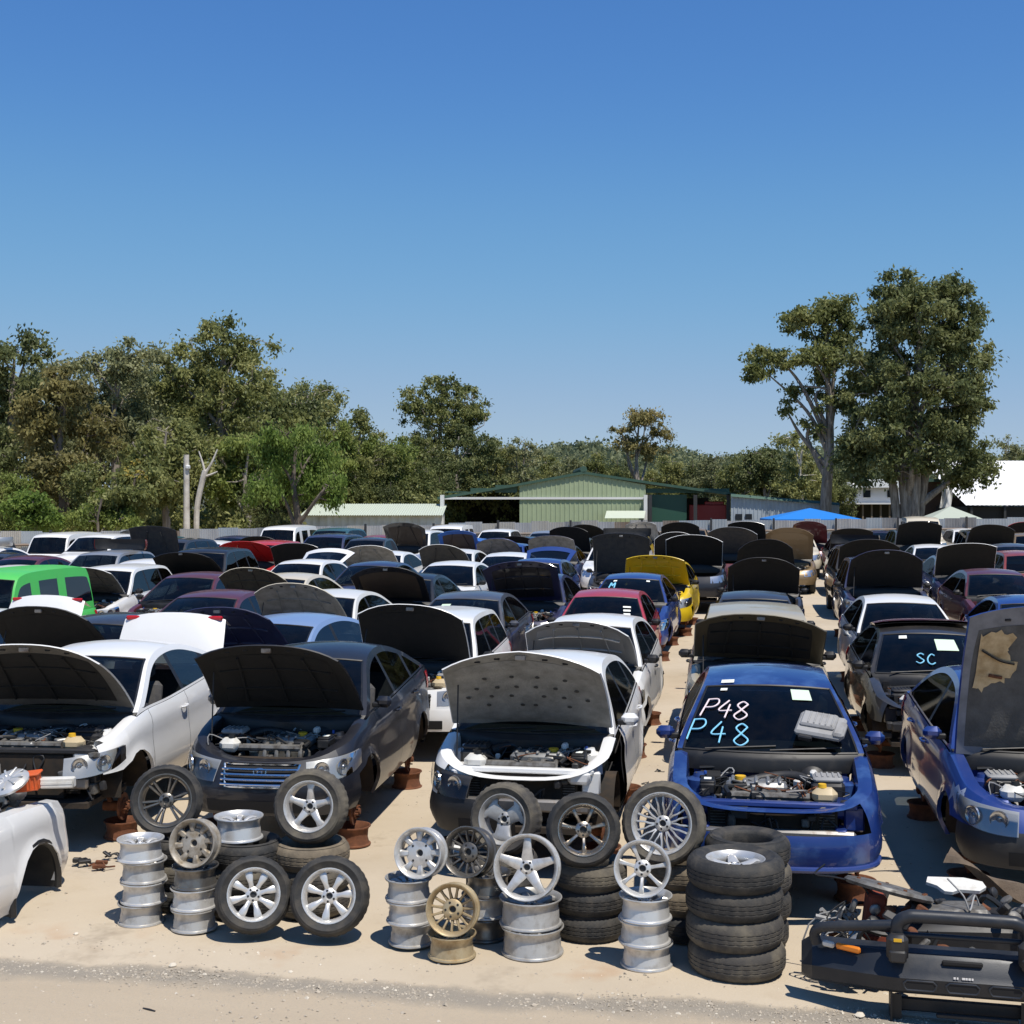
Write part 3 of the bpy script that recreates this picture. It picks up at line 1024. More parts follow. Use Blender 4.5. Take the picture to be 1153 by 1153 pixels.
    # ---------------- greenhouse
    A = list(zip(S.ay, S.az))
    J = [-1, -.93, -.62, -.31, 0, .31, .62, .93, 1] if lod < 2 else [-1, -.92, -.45, 0, .45, .92, 1]
    ymid = (T['hf'] + T['hr']) / 2

    def rib(i, j, off=0.0):
        y, z = A[i]
        bl = S.ztop(y)
        h = (z - bl) / (S.zmax - .95 if S.zmax < 1.4 else S.zmax - bl)
        h = max(0, min(1, h))
        fr = max(-1, min(1, (ymid - y) / (ymid - A[0][0]) * 1.5)) if y < ymid else -max(0, min(1, (y - ymid) / (A[-1][0] - ymid) * 1.5))
        bow = .13 if fr > 0 else .09
        k = 1 - j * j
        return Vector((j * (S.gx(y, z) + off * .0), y - bow * fr * k * (1 if fr > 0 else 1), z + .045 * h * k + off))
    nA = len(A)
    ws = [i for i in range(nA) if A[i][0] <= T['hf'] + 1e-6]
    i_h = ws[-1]
    i_r = min(i for i in range(nA) if A[i][0] >= T['hr'])
    G = [[rib(i, j) for j in J] for i in range(nA)]
    i_b = 1

    def is_ws(i, j):
        return i_b <= i < i_h and 1 <= j < len(J) - 2

    def is_rw(i, j):
        return i_r <= i < nA - 2 and 1 <= j < len(J) - 2

    def roof(mb):
        mb.grid(G, 0, skip=lambda i, j: is_ws(i, j) or is_rw(i, j) or i < i_b)
        if lod < 2:
            mb.grid([[p - Vector((0, 0, .03)) for p in r] for r in G[i_h:i_r + 1]], 1)
    pil = T['pil']
    cols = sorted(set([round(y, 4) for y in S.ay] + [round(p + d, 4) for p in pil for d in (-T.get('pw', .045), T.get('pw', .045))]))
    sideP, info = [], []
    for y in cols:
        z1, z0 = S.arch(y), S.ztop(y)
        e = .01
        sl = (S.arch(min(y + e, S.ay[-1])) - S.arch(max(y - e, S.ay[0]))) / (2 * e)
        dz = .05 * min(3.2, math.sqrt(1 + sl * sl)) + .012
        lo, hi = z0 + T.get('wb', .022), z1 - dz - T.get('wt', 0)
        if hi < lo:
            lo = hi = (z0 + z1) / 2
        sideP.append([Vector((S.gx(y, z), y, z)) for z in (z0, lo, hi, z1)])
    allx = [True] * len(cols)

    def win_of(i):                        # which window the strip between column i and i+1 belongs to; -1 = pillar
        ymd = (cols[i] + cols[i + 1]) / 2
        for p in pil:
            if abs(ymd - p) < T.get('pw', .045):
                return -1
        k = sum(1 for p in pil if ymd > p)
        if t == 'ute' and k >= len(pil):
            return -1
        return k

    def frame(mb):
        roof(mb)
        for sd in (1, -1):
            Q = [[Vector((p.x * sd, p.y, p.z)) for p in r] for r in sideP]
            mb.grid(Q, 0, skip=lambda i, j: j == 1)
            mb.grid(Q, 0 if t == 'troopy' else 1, skip=lambda i, j: j != 1 or win_of(i) >= 0)
    part((K, 'roof'), 'roof', ['PAINT', 'trim'], root, frame, PT)
    gl = sp.get('glass', True)
    if gl:
        wsn = part((K, 'ws'), 'windscreen', ['glass'], root, lambda mb: mb.grid(G, 0, skip=lambda i, j: not is_ws(i, j)), PT)
        if lod < 2:
            def seal(mb):
                r = [G[i_b][j] for j in range(1, len(J) - 1)]
                e1 = [G[i][1] for i in range(i_b, i_h + 1)]
                e2 = [G[i][len(J) - 2] for i in range(i_b, i_h + 1)]
                tp = [G[i_h][j] for j in range(1, len(J) - 1)]
                for q in (r, e1, e2, tp):
                    mb.tube(q, .011, 5, 0)
            part((K, 'seal'), 'seal', ['trim'], wsn, seal, PT)
        part((K, 'rw'), 'rear_window', ['side_glass'], root, lambda mb: mb.grid(G, 0, skip=lambda i, j: not is_rw(i, j)), PT)
    for k in range(len(pil) + 1):
        if t == 'ute' and k >= len(pil):
            continue
        for sd in (1, -1):
            if (k, sd) in sp.get('nowin', ()):
                continue
            Q = [[Vector((p.x * sd, p.y, p.z)) for p in r] for r in sideP]
            part((K, 'sw', k, sd), 'side_window', [sp.get('side_glass', 'side_glass' if lod < 2 else 'tinted')], root, lambda mb: mb.grid(Q, 0, skip=lambda i, j: j != 1 or win_of(i) != k), PT)

    def cowl(mb):
        base = [rib(i_b, j) for j in J]
        b2 = [Vector((p.x * .98, p.y - .03, p.z - .03)) for p in base]
        b3 = [Vector((p.x * .94, min(p.y - .05, yc - .01 + .0 * j), S.ztop(yc) - .03)) for p, j in zip(base, J)]
        mb.grid([base, b2, b3, [p - Vector((0, 0, .1)) for p in b3]], 0)
        for (xa, xb) in ((-.55, .05), (.0, .6)):
            i2 = min(nA - 1, i_b + (3 if lod < 2 else 1))
            mb.tube([(xa, b2[4 if lod < 2 else 3].y + .06, b2[0].z + .05), (xb, G[i_b][3].y + .05, G[i_b][3].z + .05)], .008, 5, 0)
    part((K, 'cowl'), 'cowl', ['trim'], root, cowl, PT)

    def cabin(mb):
        bz = S.ztop(yc + .5)
        w = S.topx(2) - .08
        mb.box((0, yc + .42, bz - .12), (2 * w, .42, .24), 0, .06)
        mb.box((0, L * .55, T['sill'] + .14), (2 * w, L * .5, .1), 0)
        mb.lathe([(.17, -.012), (.182, 0), (.17, .012), (.158, 0), (.17, -.012)], 18, 0, Matrix.Translation((.36, yc + .78, bz - .06)) @ Matrix.Rotation(math.radians(62), 4, 'X'))
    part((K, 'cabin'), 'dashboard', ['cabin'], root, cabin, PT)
    if lod < 2:
        def seat(mb):
            mb.box((0, 0, .12), (.48, .5, .16), 0, .05)
            mb.box((0, .28, .46), (.46, .14, .62), 0, .05, rot=Matrix.Rotation(math.radians(-14), 4, 'X'))
            mb.box((0, .40, .88), (.26, .09, .17), 0, .04, rot=Matrix.Rotation(math.radians(-8), 4, 'X'))
        for sx in (-1, 1):
            so = part(('seat',), 'seat', [sp.get('seat', 'seat_cloth')], root, seat, PT)
            so.location = (sx * .36, D[0] + .72, T['sill'] + .17)
        if len(D) > 2:
            so = part(('bench', T['W']), 'rear_seat', [sp.get('seat', 'seat_cloth')], root, lambda mb: (mb.box((0, 0, .1), (1.25, .5, .2), 0, .06), mb.box((0, .28, .45), (1.25, .15, .6), 0, .06, rot=Matrix.Rotation(math.radians(-18), 4, 'X'))), PT)
            so.location = (0, D[1] + .55, T['sill'] + .2)

    # ---------------- boot / deck
    iD = min(i for i in range(n) if ys[i] > A[-1][0] - .02)
    boot = sp.get('boot')

    def deck(mb):
        R_ = []
        e = G[-1]
        R_.append([e[0], e[2], e[len(J) // 2], e[-3], e[-1]])
        for i in range(iD, n):
            p = rows[i][-1]
            R_.append([Vector((p.x * q, p.y, p.z + .03 * (1 - q * q) * min(1, p.x / .5))) for q in (-1, -.5, 0, .5, 1)])
        mb.grid(R_, 0)

    def tub(mb):
        w = S.topx(3.5) - .06
        mb.box((0, 4.0, .72), (2 * w, 1.7, .04), 0)
        mb.box((0, 3.15, .92), (2 * w, .03, .36), 0)
    if t == 'ute':
        part((K, 'tub'), 'tray', ['PAINT'], root, tub, PT)
    elif boot is None:
        part((K, 'deck'), 'boot_lid' if 'sedan' in t else 'tailgate', ['PAINT'], root, deck, PT)
    elif boot[0] == 'lid':
        w = S.topx(4.0)

        def bl(mb):
            P = panel_pts(w * .84, w * .80, boot[2], .09, .05, 1.6, corner=.10)
            at2 = lid(mb, None, P, (A[-1][0] + .03, S.ztop(4) + .02), math.radians(boot[1]), +1)
            # the folded back face with its lamps
            e = [at2(q / 6, 1.0, 0) for q in range(-6, 7)]
            ca, sa = math.cos(math.radians(boot[1])), math.sin(math.radians(boot[1]))
            dn = Vector((0, sa, -ca)) * .24
            mb.grid([e, [p + dn for p in e]], 0)
            for sx in (-1, 1):
                mb.box(at2(sx * .80, .985, .0) + Vector((0, 0, -.012)), (.20, .05, .055), 1, .015)
        part(None, 'boot_lid', ['PAINT', 'tail_red'], root, bl, PT)
    elif boot[0] == 'hatch':
        w = S.gx(T['hr'], S.arch(T['hr']))

        def hb(mb):
            P = panel_pts(w * .98, w * 1.12, boot[2], .08, -.05, 1.5, corner=.12)
            ca, sa = math.cos(math.radians(boot[1])), math.sin(math.radians(boot[1]))
            hy, hz = T['hr'] + .02, S.arch(T['hr']) + .03
            Q = [[Vector((x, hy + s * ca - nn * sa, hz + s * sa + nn * ca)) for (x, s, nn) in r] for r in P]
            ns, nx = len(Q) - 1, len(Q[0]) - 1

            def isg(i, j):
                return 1 <= i < ns * .62 and 1 <= j < nx - 1
            mb.grid(Q, 0, skip=isg)
            mb.grid([[p - Vector((0, -sa * .03, ca * .03)) for p in r] for r in Q], 2, skip=isg)
            mb.grid(Q, 1, skip=lambda i, j: not isg(i, j))
        part(None, 'tailgate', ['PAINT', 'tinted', 'trim'], root, hb, PT)
    for sd in (1, -1):
        def tl(mb, sd=sd):
            u0, u1 = S.u_y(L - T['Rr'] * 1.05), min(len(S.c) - 1.01, S.u_y(L - T['Rr'] * .12))
            zt = S.ztop(L - T['Rr'])
            mb.grid([[S.wp(u0 + (u1 - u0) * k / 6, zt - .04 - .2 * m / 3, .008, sd) for m in range(4)] for k in range(7)], 0)
        part((K, 'tl', sd), 'tail_light', ['tail_red'], root, tl, PT)

    # ---------------- hood
    hz = S.ztop(yc) + (.10 if sp.get('pop', True) else .015)
    hy = yc - .03
    if hood == 'shut' or (isinstance(hood, tuple) and hood[0] == 'shut'):
        def sh(mb):
            R_ = []
            for i, c in enumerate(S.c):
                if c[1] > yc:
                    break
                p = rows[i][-1]
                R_.append([Vector((p.x * q, p.y, p.z + .006 + .07 * (1 - q * q) * min(1, p.x / .5))) for q in (-1, -.75, -.4, 0, .4, .75, 1)])
            e = G[i_b]
            R_.append([Vector((e[k].x, e[k].y - .03, e[k].z - .02)) for k in ((0, 1, 2, 4, 6, 7, 8) if lod < 2 else (0, 1, 2, 3, 4, 5, 6))])
            mb.grid(R_, 0)
        part((K, 'shut'), 'hood', ['HOOD'], root, sh, PT)
    else:
        eng_parts(root, S, sp.get('eng', hash_(sp['label']) % 4), lod, PT)
    if isinstance(hood, tuple) and hood[0] == 'up':
        hr_ = random.Random(hash_(sp['label']))
        ang = math.radians(hood[1] + (0 if near else hr_.uniform(-5, 6)))
        liner = hood[2]
        w0 = (S.topx(yc - .05) - .03) * (1 if near else hr_.uniform(.93, 1.02))
        w1 = S.topx(.5) * (.93 if near else hr_.uniform(.84, .98))
        Lh = sp.get('hoodlen', T['hl'])
        P = panel_pts(w0, w1, Lh, .055, .13 if near else .10, 2.4, corner=sp.get('corner', .2 if near else hr_.uniform(.08, .26)), peak=sp.get('peak', 0), nx=16 if near else 10, ns=12 if near else 7)
        mbo = MB()
        at2 = lid(mbo, None, P, (hy, hz), ang, -1)
        ho = link(bpy.data.objects.new('hood', mbo.mesh('hood', [MAT(hoodcol), MAT(sp.get('hoodinner', 'liner_black' if (liner == 'liner_black' and (near or hash_(sp['label']) % 3)) else (hoodcol if near or not liner.startswith('liner') else liner)))])), root)
        mbi = MB()
        st = sp.get('liner_style', 'pad' if near or hr_.random() < .45 else 'ribs')
        roll = 0 if near else hr_.uniform(-.05, .05)
        NB, NA_ = (14, 16) if near else (6, 8)
        in_u, lo_v, hi_v = (.80, .10, .84) if st not in ('full', 'quilt') else (.9, .06, .88)

        def edge(v):                       # pad outline narrows towards the free edge
            return in_u * (1 - .10 * max(0, (v - .55)) ** 2 * 4)
        GG = []
        for i in range(NB + 1):
            v = lo_v + (hi_v - lo_v) * i / NB
            r = []
            for j in range(NA_ + 1):
                q = -1 + 2 * j / NA_
                e = max(0, max(abs(q), abs(2 * i / NB - 1)) - .86) / .14
                dn = .030 - .014 * e
                if st == 'quilt' and e == 0:
                    dn += .006 * math.sin(j * 2.1) * math.sin(i * 2.4)
                r.append(at2(q * edge(v), v, dn))
            GG.append(r)
        mbi.grid(GG, 0)
        lo_ = mbi.build('hood_liner', [liner], ho, 50)
        if lod == 2 and st == 'ribs' and liner != 'liner_black':
            mbr = MB()
            for q in (-.4, .4):
                mbr.tube([at2(q * (1.5 - v), v, .04) for v in (.1, .4, .84)], .02, 5, 0)
            mbr.build('rib', [liner], ho)
        if not near:
            ho.rotation_euler = (0, roll, 0)
            ho.location = (-roll * hz, 0, 0)
        if lod < 2:
            mbr = MB()
            if st == 'ribs':
                for q in (-.42, 0, .42):
                    mbr.tube([at2(q * (1 + .3 * (1 - v)), v, .034) for v in (.12, .3, .5, .7, .82)], .013, 6, 0)
                for v in (.32, .62):
                    mbr.tube([at2(q / 8, v, .034) for q in range(-6, 7)], .013, 6, 0)
                mbr.build('rib', [liner], ho)
            elif st == 'quilt':
                for v, qs in ((.66, (-.5, -.16, .16, .5)), (.52, (-.62, -.36, -.12, .12, .36, .62)), (.40, (-.74, -.45, -.2, .2, .45, .74)), (.28, (-.08, .08, -.5, .5))):
                    for q in qs:
                        p = at2(q, v, .036)
                        mbr.lathe([(.0, .004), (.016, .004), (.022, 0), (.017, -.003), (.0, -.003)], 10, 0, Matrix.Translation(p) @ Matrix.Rotation(ang + math.radians(90) - math.radians(180), 4, 'X'))
                mbr.build('clip', ['liner_dark'], ho)
            # catch and slots on the front channel
            mbk = MB()
            mbk.box(at2(0, .93, .025), (.10, .035, .05), 0, .008)
            for q in (-.55, -.3, .3, .55):
                mbk.box(at2(q, .92, .014), (.05, .02, .02), 1, .004)
            mbk.build('catch', ['steel', 'shell'], ho)
            if sp.get('rod', True):
                q = at2(.84 * sp.get('rodside', -1), .62, .02)
                mbp = MB()
                mbp.tube([(sp.get('rodside', -1) * (S.topx(.4) - .14), .42, S.ztop(.4) + .01), tuple(q)], .007, 6, 0)
                mbp.build('prop_rod', ['trim'], root)
    # ---------------- front lamps, grille
    zt0 = S.ztop(.1)
    hl = sp.get('lamps', 'both')
    zl0, zl1 = max(zbm - .03, zt0 - .21), zt0 - .035
    for sd in (1, -1):
        if hl is None or (hl == 'left' and sd == 1) or (hl == 'right' and sd == -1):
            continue
        ua, ub = S.u_x(.54), S.u_y(T['R'] * .86 if T['R'] > .3 else .3)

        def bowl(mb, sd=sd, off=0.0):
            nk, nm = (10, 5) if lod < 2 else (4, 2)
            R_ = []
            for k in range(nk + 1):
                f = k / nk
                u = ua + (ub - ua) * f
                lo, hi = zl0 + .11 * f * f, zl1 + .07 * f
                R_.append([S.wp(u, lo + (hi - lo) * m / nm, off + (.012 * math.sin(math.pi * m / nm) * math.sin(math.pi * min(1, max(0, f))) if off > .01 else 0), sd) for m in range(nm + 1)])
            mb.grid(R_, 0)
        if lod == 2:
            part((K, 'hl', sd), 'headlight', ['reflector'], root, lambda mb: bowl(mb, sd, .006), PT)
            continue

        def inside(mb, sd=sd):
            bowl(mb, sd, .004)
            for f, r in ((.20, .070), (.55, .074)):
                u = ua + (ub - ua) * f
                z = (zl0 + zl1) / 2 + .02 + .02 * f
                p = S.wp(u, z, .006, sd)
                q = S.wp(u, z, .2, sd)
                M = Matrix.Translation(p) @ (q - p).to_track_quat('Z', 'Y').to_matrix().to_4x4()
                mb.lathe([(.0, .014), (.016, .013), (.022, .004), (.03, .002), (r * .85, .010), (r, .019), (r * 1.05, .019), (r * 1.08, .004)], 20, 1, M)
        ho_ = part((K, 'hl', sd, sp.get('bowl')), 'headlight', [sp.get('bowl', 'lamp_bowl'), 'reflector'], root, inside, PT)
        part((K, 'lens', sd), 'lens', ['lens'], ho_, lambda mb: bowl(mb, sd, .024), PT)
    gr = sp.get('grille', 'slats')
    if gr and sp.get('nose', True) is True and lod < 2:
        gw = S.u_x(.44)

        def gback(mb):
            for sd in (1, -1):
                mb.grid([[S.wp(gw * k / 5, zl0 - .02 + (zl1 - zl0 - .01) * m / 3, .006, sd) for m in range(4)] for k in range(6)], 0)

        def slat(mb):
            z = zl0 - .02
            pts = [S.wp(gw * k / 6, z, .018, -1) for k in range(6, 0, -1)] + [S.wp(gw * k / 6, z, .018, 1) for k in range(7)]
            mb.tube(pts, .011, 6, 0)
        go = part((K, 'gr'), 'grille', ['shell'], root, gback, PT)
        for k in range(4):
            s_ = part((K, 'slat'), 'slat', [sp.get('slat', 'trim')], go, slat, PT)
            s_.location = (0, .012 * k * (1 + k * .3), .012 + k * (zl1 - zl0 - .03) / 3.4)

        def surround(mb):
            za, zb_ = zl0 - .03, zl1 - .02
            R_ = [S.wp(gw * 1.06 * k / 6, zb_, .016, -1) for k in range(6, 0, -1)] + [S.wp(gw * 1.06 * k / 6, zb_, .016, 1) for k in range(7)]
            B_ = [S.wp(gw * .86 * k / 6, za, .016, 1) for k in range(6, 0, -1)] + [S.wp(gw * .86 * k / 6, za, .016, -1) for k in range(7)]
            mb.tube(R_ + B_, .012, 6, 0, closed=True)
        if sp.get('slat') == 'chrome':
            part((K, 'sur'), 'surround', ['chrome'], go, surround, PT)
    if bs and lod < 2 and sp.get('intake', True):
        def intake(mb):
            for sd in bs:
                u1 = S.u_x(.62)
                z0, z1 = T['sill'] + .06, T['sill'] + .17
                mb.grid([[S.wp(u1 * k / 5, z0 + (z1 - z0) * m / 2, .004, sd) for m in range(3)] for k in range(6)], 0)
        part((K, 'int', bumper), 'lower_intake', ['shell'], root, intake, PT)
    if sp.get('mirror', lod < 2):
        for sd in (1, -1):
            if sd in sp.get('nomirror', ()):
                continue

            def mir(mb, sd=sd):
                y = A[0][0] + .36
                z = S.ztop(y) + .07
                x = S.topx(y) + .01
                mb.box((sd * (x + .085), y, z + .02), (.165, .09, .115), 0, .04)
                mb.box((sd * (x + .085), y + .043, z + .02), (.13, .012, .085), 1)
                mb.box((sd * (x + .01), y, z - .01), (.09, .06, .05), 2, .01)
            part((K, 'mir', sd), 'mirror', ['PAINT' if sp.get('paint_mirror', near) else 'trim', 'chrome', 'trim'], root, mir, PT)
    # ---------------- hubs or wheels
    for sd in (1, -1):
        for yw in (T['yf'], T['yr']):
            if sp.get('wheels', lod == 2):
                wo = part((K[0], 'wheel'), 'wheel', ['rubber', 'alloy_grey'], root, lambda mb: wheel_simple(mb, .31), PT)
                wo.location = (sd * (S.hw(yw) - .13), yw, .31 - lift)
                wo.rotation_euler = (0, math.radians(90) * sd, 0)
            elif lod < 2:
                ho2 = part(('hub', sd), 'brake_disc', ['rust'], root, lambda mb, sd=sd: hub(mb, 0, 0, 0, sd), PT)
                ho2.location = (sd * (S.hw(yw) - .16), yw, .30 - min(.2, lift))
    # ---------------- chalk marks and stickers on the windscreen
    def wsp(u, v, off=.012):
        fi = i_b + (i_h - i_b) * v
        i = min(nA - 2, int(fi))
        p = rib(i, u).lerp(rib(i + 1, u), fi - i)
        return p + Vector((0, -off, off))
    for k, (lines, mat, r) in enumerate(sp.get('marks', ())):
        mb = MB()
        strokes(mb, lines, wsp, r)
        mb.build('chalk_number', [mat], root)
    for (u, v, du, dv, mat) in sp.get('stickers', ()):
        mb = MB()
        mb.grid([[wsp(u + du * p, v + dv * q, .006) for p in (0, .5, 1)] for q in (0, .5, 1)], 0)
        mb.build('sticker', [mat], root)
    sp['_S'], sp['_root'], sp['_wsp'] = S, root, wsp
    # ---------------- rusty rims it stands on
    if sp.get('stands', lod < 2 and not sp.get('wheels')):
        Mx = root.matrix_basis
        for sd in (1, -1):
            for yw in (T['yf'], T['yr']):
                p = Mx @ Vector((sd * (S.hw(yw) - .18), yw, 0))
                sp.setdefault('_st', []).append((p.x, p.y, lift + .30 - min(.2, lift) - .135))
    return root


def hash_(s):
    h = 7
    for ch in s:
        h = (h * 31 + ord(ch)) % 100003
    return h


def wheel_simple(mb, r):
    mb.lathe([(r * .62, -.09), (r * .9, -.1), (r, -.07), (r, .07), (r * .9, .1), (r * .64, .09)], 20, 0)
    mb.lathe([(r * .64, .09), (r * .6, .07), (r * .55, .0), (.0, .03)], 20, 1)
    for k in range(5):
        M = Matrix.Rotation(k * 2 * math.pi / 5, 4, 'Z')
        mb.box((r * .33, 0, .05), (r * .55, r * .16, .04), 1, .01, M=M)

# ------------------------------------------------------------------ loose wheels, rims and tyres
_RM = {}


def barrel_mb(R, w):
    mb = MB()
    h = w / 2
    prof = [(R, h), (R + .002, h - .006), (R - .003, h - .016), (R - .018, h - .020), (R - .021, h - .028), (R - .027, h - .05), (R - .028, h - .08), (R - .022, h - .095), (R - .020, -h + .028), (R - .017, -h + .020),
            (R - .004, -h + .016), (R, -h + .006), (R - .002, -h), (R - .010, -h), (R - .026, -h + .03), (R - .028, -w * .1), (R - .034, w * .1), (R - .034, h - .05), (R - .025, h - .028), (R - .013, h - .006), (R - .006, h), (R, h)]
    mb.lathe(prof, 40, 0)
    return mb


def spoke_mb(st):
    """stations (r, lateral offset, half width, z top, thickness)"""
    mb = MB()
    G = []
    for (r, o, w, z, th) in st:
        G.append([Vector((r, o + q * w, z - dz * th)) for q, dz in ((-1, 1), (-1, .25), (-.55, 0), (.55, 0), (1, .25), (1, 1))])
    mb.grid(G, 0)
    return mb


def rim_meshes(design, R, w, mat):
    key = (design, round(R, 3), round(w, 3), mat)
    if key in _RM:
        return _RM[key]
    h = w / 2
    zf = h - .035
    re = R - .038
    bar = barrel_mb(R, w).mesh('rim_barrel', [mat])
    sp, n, rots = None, 5, None
    hub_r = .06
    if design == 'five':
        sp = spoke_mb([(.045, 0, .034, zf - .02, .035), (.10, 0, .026, zf - .004, .03), (re - .03, 0, .022, zf + .004, .03), (re + .008, 0, .034, zf - .002, .03)])
    elif design == 'star':
        sp = spoke_mb([(.045, 0, .046, zf - .015, .04), (.12, 0, .034, zf + .002, .035), (re - .02, 0, .027, zf + .012, .03), (re + .01, 0, .026, zf + .006, .03)])
    elif design in ('seven', 'eight', 'ten'):
        n = {'seven': 7, 'eight': 8, 'ten': 10}[design]
        sp = spoke_mb([(.045, 0, .018, zf - .02, .03), (.09, 0, .017, zf, .03), (re - .03, 0, .026, zf + .006, .03), (re + .008, 0, .030, zf, .03)])
    elif design == 'slim':
        n = 7
        sp = spoke_mb([(.04, 0, .016, zf - .03, .03), (.09, 0, .012, zf - .005, .03), (re - .03, 0, .014, zf + .006, .026), (re + .008, 0, .02, zf, .026)])
    elif design == 'split':
        n = 12
        rots = [(k // 2) * math.pi / 3 + (.13 if k % 2 else -.13) for k in range(12)]
        sp = spoke_mb([(.05, 0, .011, zf - .03, .03), (.1, 0, .009, zf - .006, .03), (re + .008, 0, .012, zf + .004, .03)])
    elif design == 'fifteen':
        n = 15
        sp = spoke_mb([(.07, 0, .011, zf - .03, .03), (re - .02, 0, .008, zf - .01, .02), (re + .008, 0, .011, zf - .006, .02)])
        hub_r = .075
    elif design == 'mesh':
        n = 18
        rots = [(k // 2) * 2 * math.pi / 9 + (.0 if k % 2 else .0) for k in range(18)]
        sp = None
    elif design == 'three':
        n = 3
        sp = spoke_mb([(.03, .0, .055, zf - .02, .04), (.07, .006, .055, zf - .006, .04), (.12, .012, .066, zf, .04), (re - .03, .018, .095, zf, .035), (re + .0, .02, .115, zf - .006, .03)])
    elif design == 'slot':
        n = 8
        sp = spoke_mb([(.09, 0, .020, zf - .01, .04), (re - .03, 0, .022, zf, .04), (re + .008, 0, .03, zf - .004, .04)])
        hub_r = .11
    elif design == 'steel':
        n = 6
        sp = spoke_mb([(.08, 0, .04, zf - .05, .012), (.12, 0, .05, zf - .03, .012), (re + .008, 0, .06, zf - .06, .012)])
        hub_r = .09
    if design == 'mesh':
        mbs = MB()
        for k in range(10):
            for sg in (-1, 1):
                M = Matrix.Rotation(k * 2 * math.pi / 10, 4, 'Z')
                o = spoke_mb([(.05, 0, .010, zf - .03, .03), (.10, sg * .010, .0075, zf - .006, .03), (re - .06, sg * .024, .007, zf + .004, .028), (re + .004, sg * .034, .008, zf, .028)])
                mbs.add(o.v, o.f, 0, M)
        spm, rots = mbs.mesh('spokes', [mat]), [0]
    else:
        spm = sp.mesh('spoke', [mat])
        if rots is None:
            rots = [k * 2 * math.pi / n for k in range(n)]
    hb = MB()
    hb.lathe([(.018, zf - .05), (.026, zf - .012), (.030, zf - .008), (hub_r * .8, zf - .012), (hub_r, zf - .02), (hub_r + .003, zf - .055)], 24, 0)
    hb.disc(.026, zf - .03, 16, 1)
    nn = 5 if design not in ('slot', 'ten') else 4
    for k in range(nn):
        a = 2 * math.pi * (k + .5) / nn
        hb.lathe([(.0, .004), (.0075, .004), (.0095, 0)], 8, 1, Matrix.Translation((hub_r * .68 * math.cos(a), hub_r * .68 * math.sin(a), zf - .011)))
    hbm = hb.mesh('hub', [mat, 'nut'])
    _RM[key] = (bar, spm, rots, hbm)
    return _RM[key]


def tyre_mesh(Ro, Ri, tw, mat, lug=.005):
    key = ('ty', round(Ro, 3), round(Ri, 3), round(tw, 3), mat, lug)
    if key in _RM:
        return _RM[key]
    h = tw / 2
    up = [(Ri - .012, h - .035), (Ri - .004, h - .016), (Ri + .004, h - .012), (Ri + .02, h - .004), (Ri + (Ro - Ri) * .45, h + .004), (Ri + (Ro - Ri) * .7, h), (Ro - .034, h - .007), (Ro - .021, h - .016), (Ro - .009, h - .033), (Ro - .001, h - .056)]
    dn = [(r, -z) for r, z in up[::-1]]
    g = []
    for zc in (h * .30, 0, -h * .30):
        g += [(Ro, zc + .005), (Ro - .005, zc + .0035), (Ro - .005, zc - .0035), (Ro, zc - .005)]
    rid = []
    for (r, z) in up:
        rid.append((r, z))
        if abs(r - (Ri + (Ro - Ri) * .45)) < 1e-6:
            rid += [(r + .004, z + .0035), (r + .009, z + .0035), (r + .012, z)]
    up = rid
    dn = [(r, -z) for r, z in up[::-1]]
    prof = up + g + dn + [(Ri - .02, -h + .06), (Ri - .02, h - .06), (Ri - .012, h - .035)]
    n = 96

    def jit(i, j):
        r = prof[i][0]
        if r > Ro - .022 and r < Ro - .0065 and (j % 2):
            return -lug
        if r >= Ro - .0011 and (j % 3 == 0):
            return -lug * .9
        return 0
    mb = MB()
    mb.lathe(prof, n, 0, jit=jit)
    _RM[key] = mb.mesh('tyre', [mat], 55)
    return _RM[key]


def add_rim(parent, design, R, w, mat, name='rim', root=None, hidden_hub=False):
    bar, spm, rots, hbm = rim_meshes(design, R, w, mat)
    if root is None:
        root = link(bpy.data.objects.new(name, bar), parent)
    for a in rots:
        s = link(bpy.data.objects.new('spoke' if len(rots) > 1 else 'spoke_lattice', spm), root)
        s.rotation_euler = (0, 0, a)
    link(bpy.data.objects.new('hub', hbm), root)
    return root


def face_dir(p, yaw, tilt):
    c = Vector((-p.x, -p.y, 0)).normalized()
    c = Matrix.Rotation(math.radians(yaw), 3, 'Z') @ c
    t = math.radians(tilt)
    return c * math.cos(t) + Vector((0, 0, math.sin(t)))


def orient(o, p, n=None, spin=0.0):
    o.location = p
    if n is None:
        o.rotation_euler = (0, 0, spin)
    else:
        o.rotation_euler = (n.to_track_quat('Z', 'Y').to_matrix() @ Matrix.Rotation(spin, 3, 'Z')).to_euler()


def lean_wheel(px, py, D, R, design, rimR, mat, label, yaw=0, tilt=16, tw=.19, tmat='rubber', spin=0.0, lug=.004, z=None, group='tyred wheels leaning in the display'):
    p = at(px, D, zpx(py, D) if z is None else z)
    o = empty('alloy_wheel')
    tag(o, label, 'wheel', group)
    orient(o, p, face_dir(p, yaw, tilt), spin)
    link(bpy.data.objects.new('tyre', tyre_mesh(R, rimR, tw, tmat, lug)), o)
    add_rim(o, design, rimR, tw * .92, mat)
    return o


def loose_rim(p, R, w, design, mat, label, n=None, spin=0.0, group=None):
    bar = rim_meshes(design, R, w, mat)[0]
    o = link(bpy.data.objects.new('bare_rim', bar))
    tag(o, label, 'rim', group or 'bare rims in the display')
    add_rim(None, design, R, w, mat, root=o)
    orient(o, p, n, spin)
    return o


